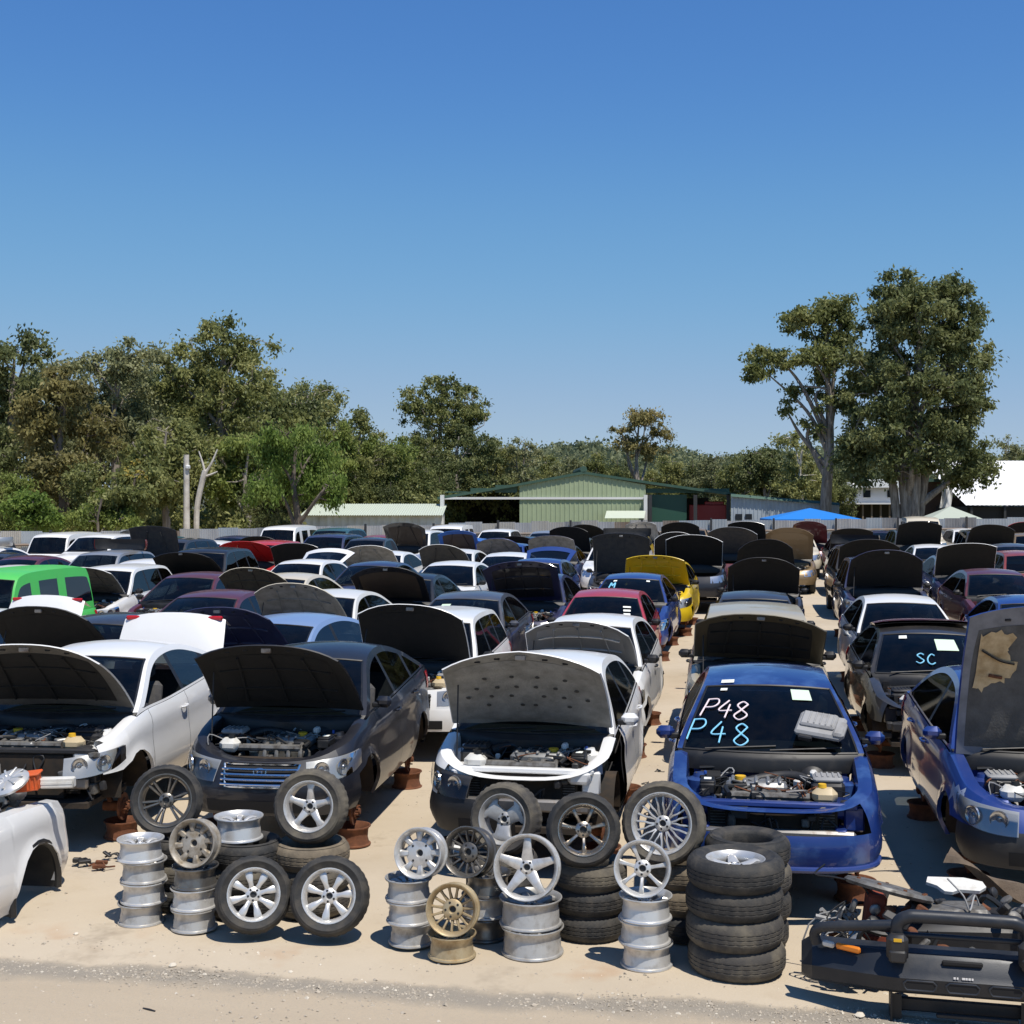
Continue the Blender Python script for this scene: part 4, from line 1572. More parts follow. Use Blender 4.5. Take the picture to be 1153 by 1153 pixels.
def rim_stack(px, D, R, w, items, label, z0=0.0, dx=.016):
    """items from the ground up: (design, material, words)"""
    z = z0
    for k, (d, m, words) in enumerate(items):
        p = at(px, D, z + w / 2)
        p.x += rnd.uniform(-dx, dx)
        p.y += rnd.uniform(-dx, dx)
        loose_rim(p, R, w, d, m, words + ' ' + label, None, rnd.uniform(0, 6))
        z += w + .004
    return z


def tyre_stack(px, D, R, Ri, tw, items, label, jig=.012):
    z = 0.0
    for k, (m, words) in enumerate(items):
        p = at(px, D, z + tw / 2)
        p.x += rnd.uniform(-jig, jig)
        p.y += rnd.uniform(-jig, jig)
        o = link(bpy.data.objects.new('tyre_casing', tyre_mesh(R, Ri, tw, m)))
        tag(o, words + ' ' + label, 'tyre', 'loose tyres stacked in the display')
        orient(o, p, None, rnd.uniform(0, 6))
        z += tw + .002
    return z


def display():
    # left cluster
    L4 = 'of the four-rim stack left of the silver-wheel pair'
    z = rim_stack(160, 10.5, .182, .163, [('slot', 'alloy_grey', 'bottom silver rim'), ('ten', 'alloy', 'second lowest silver rim'), ('slot', 'alloy_grey', 'third silver rim up'), ('eight', 'alloy_bright', 'topmost silver rim, face up,')], L4)
    z = rim_stack(217, 10.35, .181, .160, [('slot', 'alloy_grey', 'bottom grey rim'), ('ten', 'alloy', 'middle silver rim'), ('slot', 'alloy_dark', 'dark top rim')], 'under the leaning slotted rim')
    p = at(219, 10.3, z + .178)
    loose_rim(p, .185, .15, 'slot', 'alloy_dirty', 'dirty slotted rim leaning on top of the short dark rim stack', face_dir(p, -24, 12), .2)
    tyre_stack(205, 10.95, .29, .185, .19, [('rubber', 'bottom tyre'), ('rubber_worn', 'middle tyre'), ('rubber', 'top tyre')], 'of the stack under the dark split-spoke wheel')
    lean_wheel(187, 902, 10.9, .29, 'split', .215, 'alloy_dark', 'low-profile wheel with dark split spokes leaning before the dark sedan', yaw=-10, tilt=12, tw=.2, spin=.2)
    z = tyre_stack(276, 10.75, .225 + .07, .19, .195, [('rubber', 'bottom tyre'), ('rubber_worn', 'middle tyre'), ('rubber', 'top tyre')], 'of the stack carrying a flat silver rim')
    p = at(268, 10.75, z + .095)
    loose_rim(p, .197, .185, 'eight', 'alloy_bright', 'single silver rim lying face up on a black tyre stack', None, .3)
    z = tyre_stack(350, 10.8, .31, .20, .185, [('rubber_worn', 'bottom tyre'), ('rubber_worn', 'middle tyre'), ('rubber_dusty', 'pale dusty top tyre')], 'of the stack under the five-spoke wheel')
    lean_wheel(350, 910, 10.75, .30, 'five', .205, 'alloy', 'wheel with five stout silver spokes leaning before the dark sedan', yaw=-16, tilt=10, tw=.21, tmat='rubber_worn', spin=.3, z=z + .292, lug=.007)
    lean_wheel(284, 1010, 10.15, .292, 'eight', .20, 'alloy_bright', 'bright eight-spoke wheel standing on the ground nearer the rim stacks', yaw=3, tilt=17, tw=.205, spin=.2, z=.312)
    lean_wheel(371, 1012, 10.1, .30, 'seven', .205, 'alloy_bright', 'bright seven-spoke wheel standing on the ground nearer the white hatchback', yaw=-8, tilt=17, tw=.21, spin=.1, z=.318)
    # centre cluster
    z = rim_stack(462, 10.0, .178, .163, [('slot', 'alloy_grey', 'bottom rim'), ('slot', 'alloy', 'middle rim'), ('ten', 'alloy_grey', 'top rim')], 'under the leaning eight-slot rim left of the gold rim')
    p = at(474, 9.98, z + .178)
    loose_rim(p, .187, .16, 'slot', 'alloy', 'silver eight-slot rim leaning atop the stack left of the gold rim', face_dir(p, -22, 12), .1)
    z = rim_stack(548, 10.15, .18, .163, [('fifteen', 'alloy_dark', 'bottom dark rim'), ('slot', 'alloy_grey', 'middle dark rim'), ('fifteen', 'alloy_dark', 'top dark rim')], 'in the shaded stack behind the gold rim')
    p = at(529, 10.05, z + .165)
    loose_rim(p, .19, .17, 'fifteen', 'alloy_dark', 'dark many-spoke rim leaning behind the gold rim', face_dir(p, -24, 14), .1)
    z = rim_stack(508, 9.7, .178, .17, [('fifteen', 'gold_wheel', 'gold rim')], 'lying flat on the ground under another gold rim')
    p = at(510, 9.66, z + .18)
    loose_rim(p, .188, .15, 'fifteen', 'gold_wheel', 'gold fifteen-spoke rim standing on another gold rim', face_dir(p, -12, 12), .1)
    z = rim_stack(598, 9.8, .232, .2, [('star', 'alloy_grey', 'lower wide grey rim'), ('star', 'alloy_grey', 'upper wide grey rim')], 'of the pair under the big five-point star rim')
    p = at(594, 9.76, z + .225)
    loose_rim(p, .238, .17, 'star', 'alloy', 'big five-point star rim standing on two wide grey rims', face_dir(p, -10, 13), .31)
    tyre_stack(566, 10.7, .29, .185, .168, [('rubber', 'bottom tyre'), ('rubber', 'middle tyre'), ('rubber_worn', 'top tyre')], 'of the stack under the three-blade wheel')
    lean_wheel(570, 923, 10.6, .29, 'three', .20, 'alloy_grey', 'chunky tyre wheel with three-blade grey rim before the white hatchback', yaw=-22, tilt=10, tw=.215, tmat='rubber_worn', spin=2.5, lug=.009)
    tyre_stack(664, 10.2, .285, .18, .19, [('rubber', 'bottom tyre'), ('rubber', 'middle tyre'), ('rubber_worn', 'top tyre')], 'of the three-tyre stack between star rim and seven-spoke rim')
    lean_wheel(657, 935, 10.05, .282, 'slim', .195, 'alloy_bronze', 'wheel with slim polished spokes leaning on the three-tyre stack', yaw=2, tilt=12, tw=.19, spin=.25)
    z = rim_stack(727, 9.52, .19, .168, [('slim', 'alloy', 'bottom silver rim'), ('seven', 'alloy', 'middle silver rim'), ('slim', 'alloy_bright', 'top silver rim')], 'of the stack left of the four big tyres')
    p = at(724, 9.47, z + .188)
    loose_rim(p, .2, .14, 'slim', 'alloy_bright', 'silver seven-spoke rim standing on a silver rim stack beside the tyres', face_dir(p, -4, 14), .2)
    tyre_stack(772, 10.25, .31, .2, .19, [('rubber', 'bottom tyre'), ('rubber_dusty', 'dusty middle tyre'), ('rubber_dusty', 'dusty top tyre')], 'of the stack under the lattice-spoke wheel')
    lean_wheel(748, 928, 10.1, .318, 'mesh', .232, 'alloy', 'large wheel with lattice spokes leaning before the blue sedan', yaw=-12, tilt=12, tw=.215, tmat='rubber_worn', spin=.15)
    z = tyre_stack(829, 9.45, .345, .215, .2, [('rubber_worn', 'bottom worn tyre'), ('rubber_worn', 'second tyre up'), ('rubber', 'third tyre up'), ('rubber', 'top tyre')], 'of the big four-tyre stack before the blue sedan')
    p = at(829, 9.45, z - .105)
    loose_rim(p, .212, .17, 'star', 'alloy_bright', 'bright star rim seated in the top tyre of the four-tyre stack', None, .5)
    tyre_stack(842, 10.02, .32, .2, .2, [('rubber', 'bottom tyre'), ('rubber', 'second tyre'), ('rubber_worn', 'third tyre'), ('rubber', 'top tyre')], 'of the hidden stack right behind the big four tyres')


def bullbar():
    D = 8.4
    c = at(1086, D)
    o = empty('bull_bar', c, math.radians(-3))
    tag(o, 'black steel bull bar with orange indicator lying at the yard edge', 'bull bar')
    M = 'bar_black'
    # wing-shaped steel channel, swept back at the ends
    secs = []
    for x, y, z0, z1, dp in ((-1.0, .34, .12, .33, .10), (-.93, .24, .12, .39, .16), (-.62, .07, .155, .42, .2), (-.42, .0, .165, .43, .22), (.42, .0, .165, .43, .22), (.62, .07, .155, .42, .2), (.93, .24, .12, .39, .16), (1.0, .34, .12, .33, .10)):
        zm = z0 + (z1 - z0) * .52
        secs.append([Vector((x, y + .05, z0)), Vector((x, y + .005, z0 + .03)), Vector((x, y - .015, zm - .02)), Vector((x, y + .012, zm + .015)), Vector((x, y + .05, z1 - .035)), Vector((x, y + .08, z1 - .01)), Vector((x, y + dp, z1)), Vector((x, y + dp + .012, z1 - .05))])
    mb = MB()
    mb.grid(secs, 0)
    mb.add(secs[0], [tuple(range(8))], 0)
    mb.add(secs[-1], [tuple(range(8))], 0)
    mb.build('channel', [M], o, 25)
    hoop = [(-.40, .06, .40), (-.40, .05, .56), (-.385, .045, .625), (-.33, .04, .66), (-.25, .04, .668), (.25, .04, .668), (.33, .04, .66), (.385, .045, .625), (.40, .05, .56), (.40, .06, .40)]
    MB().tube(dense3(hoop, 4), .043, 14).build('centre_hoop', [M], o)
    MB().tube([(-.38, .08, .535), (.38, .08, .535)], .017, 10).build('cross_tube', [M], o)
    for sx in (-1, 1):
        MB().tube(dense3([(sx * .36, .06, .60), (sx * .55, .09, .575), (sx * .78, .15, .535), (sx * .885, .20, .50), (sx * .915, .22, .45), (sx * .90, .23, .39)], 5), .035, 12).build('side_tube', [M], o)
        mb = MB()
        mb.box((sx * .40, -.005, .475), (.135, .10, .17), 0, .03)
        mb.box((sx * .40, -.05, .43), (.11, .03, .08), 0, .015)
        buf = mb.build('buffer_pad', ['plastic'], o)
        MB().box((sx * .40, -.056, .535), (.05, .006, .02), 0).build('label_plate', ['yellow_cap'], buf)
        mb = MB()
        R_ = Matrix.Rotation(math.radians(-24) * sx * -1, 4, 'Z')
        mb.box((sx * .70, .125, .405), (.17, .03, .042), 0, .01, rot=Matrix.Rotation(math.radians(28) * sx, 4, 'Z'))
        lamp = mb.build('indicator', ['amber'], o)
        MB().box((sx * .825, .195, .40), (.085, .03, .04), 0, .01, rot=Matrix.Rotation(math.radians(28) * sx, 4, 'Z')).build('clearance_lens', ['white_plastic'], lamp)
        mb = MB()
        mb.box((sx * .43, .16, .07), (.012, .2, .2), 0)
        mb.box((sx * .40, .10, .06), (.07, .01, .16), 0)
        mb.build('mount_bracket', ['trim'], o)
    for k in range(3):
        x = -.26 + k * .26
        mb = MB()
        mb.tube([(x - .095, -.012, .225), (x - .10, -.012, .25), (x - .08, -.012, .27), (x + .08, -.012, .27), (x + .10, -.012, .25), (x + .095, -.012, .225), (x + .08, -.012, .21), (x - .08, -.012, .21)], .008, 6, 0, closed=True)
        mb.box((x, -.012, .24), (.18, .006, .05), 1)
        mb.build('air_slot', [M, 'shell'], o)
    mb = MB()
    mb.box((0, .03, .385), (.25, .02, .035), 0, .01)
    mb.build('winch_slot', ['shell'], o)
    mb = MB()
    for k, w in enumerate((.018, .014, 0, .026, .018, .02, .016)):
        if w:
            mb.box((-.05 + k * .018, -.0125, .305), (w * .7, .004, .012), 0)
    mb.build('maker_plate', ['chalk_white'], o)
    mb = MB()
    mb.box((0, .20, .045), (.86, .03, .09), 0, .01)
    mb.box((.1, .10, .02), (.5, .03, .025), 0, .005)
    mb.build('under_rail', ['plastic'], o)


def scrap_engine():
    rr = random.Random(5)
    c = at(1078, 9.2)
    o = empty('scrap_engine', c, .1)
    o.scale = (1.08, 1.0, 1.05)
    tag(o, 'greasy pulled engine with tangled hoses behind the bull bar', 'engine')
    mb = MB()
    mb.box((0, 0, .25), (.75, .45, .38), 3, .05)
    mb.box((-.05, .0, .46), (.5, .26, .08), 1, .03)
    for k in range(120):
        p = (rr.uniform(-.78, .78), rr.uniform(-.34, .3), rr.uniform(.06, .56))
        if rr.random() < .45:
            mb.lathe([(0, 0), (.03, 0), (.05, .01), (.05, .03), (.03, .045), (0, .045)], 12, rr.choice([0, 1, 3, 2]), Matrix.Translation(p) @ Matrix.Rotation(rr.uniform(0, 3), 4, (1, rr.random(), rr.random())) @ Matrix.Scale(rr.uniform(.5, 1.3), 4))
        else:
            mb.box(p, (rr.uniform(.03, .14), rr.uniform(.03, .12), rr.uniform(.03, .11)), rr.choice([0, 1, 1, 2, 3, 3]), .012, rot=Matrix.Rotation(rr.uniform(0, 3), 4, (rr.random(), rr.random(), 1)))
    mb.build('block', ['alu', 'cast', 'rust', 'plastic'], o)
    mb = MB()
    mb.box((-.53, -.02, .36), (.12, .16, .44), 0, .02, rot=Matrix.Rotation(.12, 4, 'Y'))
    mb.box((-.50, -.12, .26), (.16, .1, .2), 0, .03)
    mb.build('red_housing', ['red_oxide'], o)
    mb = MB()
    M = Matrix.Translation((-.42, .02, .59)) @ Matrix.Rotation(math.radians(14), 4, 'Y') @ Matrix.Rotation(math.radians(-10), 4, 'X')
    mb.lathe([(.10, -.02), (.27, -.02), (.285, 0), (.27, .02), (.20, .03), (.12, .03), (.10, .02)], 28, 0, M)
    for k in range(9):
        mb.lathe([(0, .034), (.012, .034), (.014, .02)], 8, 1, M @ Matrix.Translation((.235 * math.cos(k * .7), .235 * math.sin(k * .7), 0)))
    mb.build('flywheel', ['cast', 'rust'], o)
    mb = MB()
    for k in range(44):
        x, y, z = rr.uniform(-.85, .8), rr.uniform(-.28, .3), rr.uniform(.05, .5)
        pts = [(x, y, z)]
        for _ in range(4):
            x += rr.uniform(-.16, .16)
            y = max(-.3, y + rr.uniform(-.12, .12))
            z = max(.02, z + rr.uniform(-.16, .16))
            pts.append((x, y, z))
        mb.tube(dense3(pts, 4), rr.choice([.006, .009, .014, .018]), 6, rr.choice([0, 0, 1]))
    for k in range(4):
        a = .10 + .03 * k
        mb.tube([(-.78 + a * math.cos(q * .5), -.10 + .03 * k, .22 + a * 1.2 * math.sin(q * .5)) for q in range(13)], .006, 6, 1, closed=True)
    mb.build('hoses', ['hose', 'grey_plastic'], o)
    # separate light panel lying across the heap
    d = at(1078, 9.45, .585)
    mb = MB()
    poly = [(-.30, -.02), (-.27, .10), (.10, .17), (.28, .13), (.30, .02), (.22, -.08), (.02, -.10), (-.06, -.17), (-.14, -.17), (-.2, -.07)]
    mb.prism(poly, -.012, .012, 0)
    q = mb.build('trim_panel', ['white_plastic'])
    q.location = d
    q.rotation_euler = (math.radians(16), math.radians(5), .05)
    q.scale = (.7, .62, 1)
    tag(q, 'white plastic trim panel lying across the greasy scrap engine', 'panel')
    mb = MB()
    G = [[Vector((-.30 + .6 * u, -.1 + .24 * v, .05 * math.sin(u * 5 + v * 3) + .03 * math.sin(v * 9 + u * 2))) for u in np.linspace(0, 1, 14)] for v in np.linspace(0, 1, 8)]
    mb.grid(G, 0)
    q = mb.build('carpet_piece', ['carpet_brown'])
    q.location = at(1112, 9.62, .60)
    q.rotation_euler = (.1, .35, -.3)
    tag(q, 'crumpled brown carpet offcut on the scrap behind the bull bar', 'carpet')
    # alternator and lamp bits to its right
    for (px, D, z, lab, m) in ((1128, 9.15, .12, 'silver alternator on the scrap near the frame edge', 'alu'), (1147, 9.35, .16, 'silver gearbox cover on the scrap at the frame edge', 'alu')):
        mb = MB()
        mb.lathe([(0, -.09), (.05, -.09), (.09, -.07), (.095, 0), (.09, .06), (.05, .085), (.02, .085), (.02, .12), (0, .12)], 18, 0)
        for k in range(10):
            mb.box((.093 * math.cos(k * .628), .093 * math.sin(k * .628), 0), (.012, .02, .12), 1, M=None, rot=Matrix.Rotation(k * .628, 4, 'Z'))
        mb.box((.11, 0, 0), (.06, .05, .05), 0, .01)
        q = mb.build('alternator', [m, 'cast'])
        q.location = at(px, D, z)
        q.rotation_euler = (1.1, .3, .5)
        tag(q, lab, 'engine part')


def front_clip():
    """front half-cut of a white car at the left edge, nose pointing away from the camera"""
    S = shape('suv', 0)
    o = empty('front_cut', (-6.62, 10.95, .0), math.radians(184))
    tag(o, 'white front half-cut of a car with empty wheel arch at the frame edge', 'car part')
    T = S.T
    PT = {}
    ys = [c[1] for c in S.c]
    i0 = S.nfront - 5
    i1 = max(i for i in range(len(ys)) if ys[i] < 1.75)
    sc = .80

    def wall(mb, sd):
        G = []
        for i in range(i0, i1 + 1):
            c = S.c[i]
            zs = [c[6] + (c[7] - c[6]) * k / 9 for k in range(10)]
            G.append([Vector((p.x * sd, p.y, max(.03, (p.z - .30)))) for p in (S.wp(i, z) for z in zs)])
        mb.grid(G, 0)
        mb.grid([[g[-1] for g in G], [g[-1] + Vector((-.10 * sd, 0, .01)) for g in G], [g[-1] + Vector((-.12 * sd, 0, -.4)) for g in G]], 0)
        mb.grid([[g[0] for g in G], [g[0] + Vector((-.04 * sd, 0, 0)) for g in G]], 0)
    for sd in (1, -1):
        mb = MB()
        wall(mb, sd)
        mb.build('fender', ['white'], o)
        mb = MB()
        r = T['ra'] + .006
        G = []
        for k in range(15):
            ph = math.pi * (-.05 + 1.1 * k / 14)
            x1 = S.hw(.9) - .05
            G.append([Vector((x * sd, T['yf'] - r * math.cos(ph), T['zc'] - .30 + r * math.sin(ph))) for x in (x1 + .02, x1 - .12, x1 - .3)])
        mb.grid(G, 0)
        mb.tube([g[0] + Vector((.012 * sd, 0, 0)) for g in G], .03, 8, 0)
        mb.build('wheel_arch_liner', ['trim'], o)
    rr = random.Random(11)
    mb = MB()
    mb.box((0, .9, .50), (.9, .7, .4), 1, .05)
    for k in range(40):
        p = (rr.uniform(-.68, .68), rr.uniform(.4, 1.6), rr.uniform(.6, .98))
        if rr.random() < .5:
            mb.lathe([(0, 0), (.04, 0), (.06, .01), (.06, .04), (.03, .055), (0, .055)], 12, rr.choice([0, 0, 1, 2]), Matrix.Translation(p) @ Matrix.Rotation(rr.uniform(0, 2), 4, (1, rr.random(), rr.random())) @ Matrix.Scale(rr.uniform(.7, 1.8), 4))
        else:
            mb.box(p, (rr.uniform(.05, .2), rr.uniform(.05, .2), rr.uniform(.04, .14)), rr.choice([0, 1, 1, 2]), .012, rot=Matrix.Rotation(rr.uniform(0, 3), 4, (rr.random(), rr.random(), 1)))
    mb.build('engine_block', ['alu', 'cast', 'plastic'], o)
    mb = MB()
    for k in range(20):
        x, y, z = rr.uniform(-.6, .6), rr.uniform(.45, 1.5), rr.uniform(.7, .9)
        pts = [(x, y, z)]
        for _ in range(4):
            x += rr.uniform(-.2, .2)
            y += rr.uniform(-.2, .2)
            z = min(1.02, max(.6, z + rr.uniform(-.1, .12)))
            pts.append((x, y, z))
        mb.tube(dense3(pts, 4), rr.choice([.007, .011, .016]), 6, 0)
    mb.build('hoses', ['hose'], o)
    # loose things on top of it
    mb = MB()
    mb.box((0, 0, 0), (.20, .13, .13), 0, .012)
    mb.box((0, 0, .07), (.23, .16, .022), 0, .008)
    for k in range(5):
        mb.box((-.08 + k * .04, -.068, 0), (.012, .012, .11), 0)
    q = mb.build('plastic_crate', ['orange_plastic'])
    q.location = at(30, 11.1, .97)
    q.rotation_euler = (.05, -.12, .25)
    tag(q, 'small orange plastic box on top of the white front half-cut', 'box')
    mb = MB()
    mb.box((0, 0, 0), (.29, .07, .09), 0, .012)
    mb.box((0, -.036, .0), (.27, .006, .018), 0)
    q = mb.build('trim_strip', ['white_plastic'])
    q.location = at(64, 11.12, .965)
    q.rotation_euler = (0, -.04, .12)
    tag(q, 'short white plastic strip lying beside the small orange box', 'trim strip')
    mb = MB()
    mb.lathe([(.0, .03), (.10, .03), (.15, .015), (.17, -.01), (.165, -.03)], 28, 0)
    for k in range(9):
        mb.box((.09 * math.cos(k * .698), .09 * math.sin(k * .698), .032), (.11, .018, .012), 0, .004, rot=Matrix.Rotation(k * .698, 4, 'Z'))
    q = mb.build('hub_cap', ['alloy_bright'])
    q.location = at(8, 10.9, 1.02)
    q.rotation_euler = (.45, -.2, 0)
    tag(q, 'silver hub cap on the engine of the white half-cut', 'hub cap')


DEFS.update({'bar_black': simple((.020, .024, .032), .42, .2, (.05, .05, .052), 5, .45, .9, bump=.05, bscale=120), 'carpet_brown': simple((.16, .12, .085), .98, 0, (.09, .065, .045), 9, bump=.5, bscale=80)})

# ------------------------------------------------------------------ setting
def ground_mat(name):
    m, nt, bs = _new(name)
    tc = nt.nodes.new('ShaderNodeTexCoord')
    sx = nt.nodes.new('ShaderNodeSeparateXYZ')
    nt.links.new(tc.outputs['Object'], sx.inputs[0])
    y = sx.outputs['Y']
    big = _noise(nt, .35, 5, .6)
    mid = _noise(nt, 2.2, 6, .65)
    fine = _noise(nt, 60, 4, .7)
    grit = _noise(nt, 240, 3, .7)
    streak = _noise(nt, 1.0, 5, .6, sc=(.25, 3.2, 1))
    yard = _ramp(nt, big, [(.3, (.46, .385, .285)), (.55, (.54, .46, .35)), (.75, (.49, .405, .30))])
    yard = _mix(nt, _math(nt, 'MULTIPLY', _math(nt, 'SUBTRACT', mid, .55), 2.2, True), yard, (.41, .32, .22))
    st = _math(nt, 'MULTIPLY', _math(nt, 'SUBTRACT', _noise(nt, .9, 5, .75), .58), 5, True)
    yard = _mix(nt, _math(nt, 'MULTIPLY', st, .6), yard, (.17, .13, .095))
    yard = _mix(nt, _math(nt, 'MULTIPLY', fine, .35), yard, (.38, .325, .255))
    # orange clay washed out beside the big tyre stack and here and there along the edge
    clay = _math(nt, 'MULTIPLY', _math(nt, 'SUBTRACT', _noise(nt, 1.3, 3, .6), .58), 6, True)
    near = _math(nt, 'SUBTRACT', 1.0, _math(nt, 'MULTIPLY', _math(nt, 'ABSOLUTE', _math(nt, 'SUBTRACT', y, 9.3)), 1.8), True)
    yard = _mix(nt, _math(nt, 'MULTIPLY', clay, _math(nt, 'MULTIPLY', near, .6)), yard, (.40, .20, .085))
    # road: pale dirt with gravel, darker loose gravel shoulder next to the yard
    gr = _ramp(nt, grit, [(.3, (.20, .18, .155)), (.5, (.36, .32, .26)), (.7, (.56, .51, .44))])
    dirt = _mix(nt, _math(nt, 'MULTIPLY', streak, .8), (.52, .43, .315), (.43, .35, .255))
    dirt = _mix(nt, _math(nt, 'MULTIPLY', _math(nt, 'SUBTRACT', fine, .4), 1.5, True), dirt, gr)
    e1 = _math(nt, 'ADD', y, _math(nt, 'MULTIPLY', _math(nt, 'SUBTRACT', mid, .5), .35))
    sh = _math(nt, 'SUBTRACT', 1.0, _math(nt, 'MULTIPLY', _math(nt, 'ABSOLUTE', _math(nt, 'SUBTRACT', e1, 8.82)), 4.2), True)
    road = _mix(nt, _math(nt, 'MULTIPLY', sh, 1.3, True), dirt, _mix(nt, .5, gr, (.25, .22, .18)))
    f = _math(nt, 'MULTIPLY', _math(nt, 'SUBTRACT', e1, 8.93), 14, True)
    # grass and bush floor far away
    far = _ramp(nt, _noise(nt, .08, 4), [(.35, (.12, .11, .05)), (.65, (.20, .165, .085))])
    ff = _math(nt, 'MULTIPLY', _math(nt, 'SUBTRACT', y, 68), .2, True)
    nt.links.new(_mix(nt, ff, _mix(nt, f, road, yard), far), bs.inputs['Base Color'])
    bs.inputs['Roughness'].default_value = .95
    bs.inputs['Specular IOR Level'].default_value = .15
    h = _math(nt, 'ADD', _math(nt, 'MULTIPLY', grit, _math(nt, 'SUBTRACT', 1.15, f)), _math(nt, 'MULTIPLY', fine, .6))
    _bump(nt, bs, h, .5, .012)
    return m


def tree_bark(name):
    m, nt, bs = _new(name)
    c = _ramp(nt, _noise(nt, 3, 6, .7, sc=(2.2, 2.2, .35)), [(.35, (.13, .105, .085)), (.55, (.30, .265, .225)), (.75, (.46, .42, .37))])
    nt.links.new(c, bs.inputs['Base Color'])
    bs.inputs['Roughness'].default_value = .9
    return m


def sheet_mat(a, b, c):
    def mk(name):
        m, nt, bs = _new(name)
        n = _noise(nt, 1.6, 6, .7, sc=(1.2, 1.2, .5))
        nt.links.new(_ramp(nt, n, [(.3, a), (.55, b), (.8, c)]), bs.inputs['Base Color'])
        bs.inputs['Roughness'].default_value = .5
        bs.inputs['Metallic'].default_value = .25
        return m
    return mk


DEFS.update({
    'ground': ground_mat, 'bark': tree_bark, 'bark_pale': simple((.62, .58, .52), .85, 0, (.40, .36, .31), 3, .4, .7), 'bark_dark': simple((.10, .08, .065), .95, 0, (.19, .16, .13), 4),
    'leaf_olive': leafmat((0.103, 0.127, 0.040), (0.236, 0.254, 0.086), (0.376, 0.374, 0.149)), 'leaf_dark': leafmat((0.061, 0.081, 0.029), (0.151, 0.176, 0.066), (0.273, 0.287, 0.118)),
    'leaf_brown': leafmat((0.113, 0.107, 0.039), (0.254, 0.226, 0.082), (0.376, 0.316, 0.125)), 'leaf_green': leafmat((0.069, 0.124, 0.023), (0.170, 0.254, 0.050), (0.277, 0.357, 0.093), .45), 'leaf_fresh': leafmat((0.123, 0.163, 0.039), (0.263, 0.316, 0.082), (0.394, 0.431, 0.133), .45),
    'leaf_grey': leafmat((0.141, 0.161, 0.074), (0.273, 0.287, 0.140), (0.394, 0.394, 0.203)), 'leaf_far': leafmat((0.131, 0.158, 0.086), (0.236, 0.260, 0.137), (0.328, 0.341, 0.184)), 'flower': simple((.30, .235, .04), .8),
    'stone': simple((.46, .40, .32), .9, 0, (.30, .26, .205), 30), 'stone_pale': simple((.62, .56, .46), .9),
    'sheet_a': sheet_mat((.38, .38, .38), (.56, .56, .56), (.68, .67, .65)), 'sheet_b': sheet_mat((.24, .24, .245), (.38, .385, .39), (.5, .49, .47)), 'sheet_c': sheet_mat((.46, .43, .38), (.56, .54, .50), (.62, .60, .56)), 'sheet_d': sheet_mat((.26, .15, .08), (.38, .33, .28), (.5, .48, .45)),
    'sheet_e': sheet_mat((.40, .44, .47), (.50, .54, .57), (.60, .62, .63)), 'post': simple((.05, .05, .052), .6, .3), 'rail': simple((.16, .15, .145), .6, .3, (.28, .20, .14), 5),
    'shed_green': simple((.36, .43, .27), .5, 0, (.31, .375, .235), 1.2), 'shed_green_pale': simple((.52, .57, .47), .5), 'roof_green': simple((.035, .085, .060), .5, 0, (.055, .11, .08), 1), 'panel_green': simple((.02, .075, .05), .5), 'shed_white': simple((.76, .76, .73), .6, 0, (.55, .54, .50), 1.5),
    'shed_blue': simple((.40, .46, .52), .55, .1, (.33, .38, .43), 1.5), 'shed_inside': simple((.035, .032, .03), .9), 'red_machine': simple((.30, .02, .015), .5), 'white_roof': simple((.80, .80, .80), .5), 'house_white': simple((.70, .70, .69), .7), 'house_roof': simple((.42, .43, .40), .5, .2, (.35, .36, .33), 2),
    'house_glass': simple((.02, .025, .03), .1), 'tarp_blue': simple((.02, .20, .62), .5), 'tent_green': simple((.40, .44, .37), .75), 'timber': simple((.22, .17, .12), .9), 'dish': simple((.75, .75, .74), .5), 'brown_wall': simple((.13, .085, .065), .85, 0, (.09, .06, .045), 1),
})


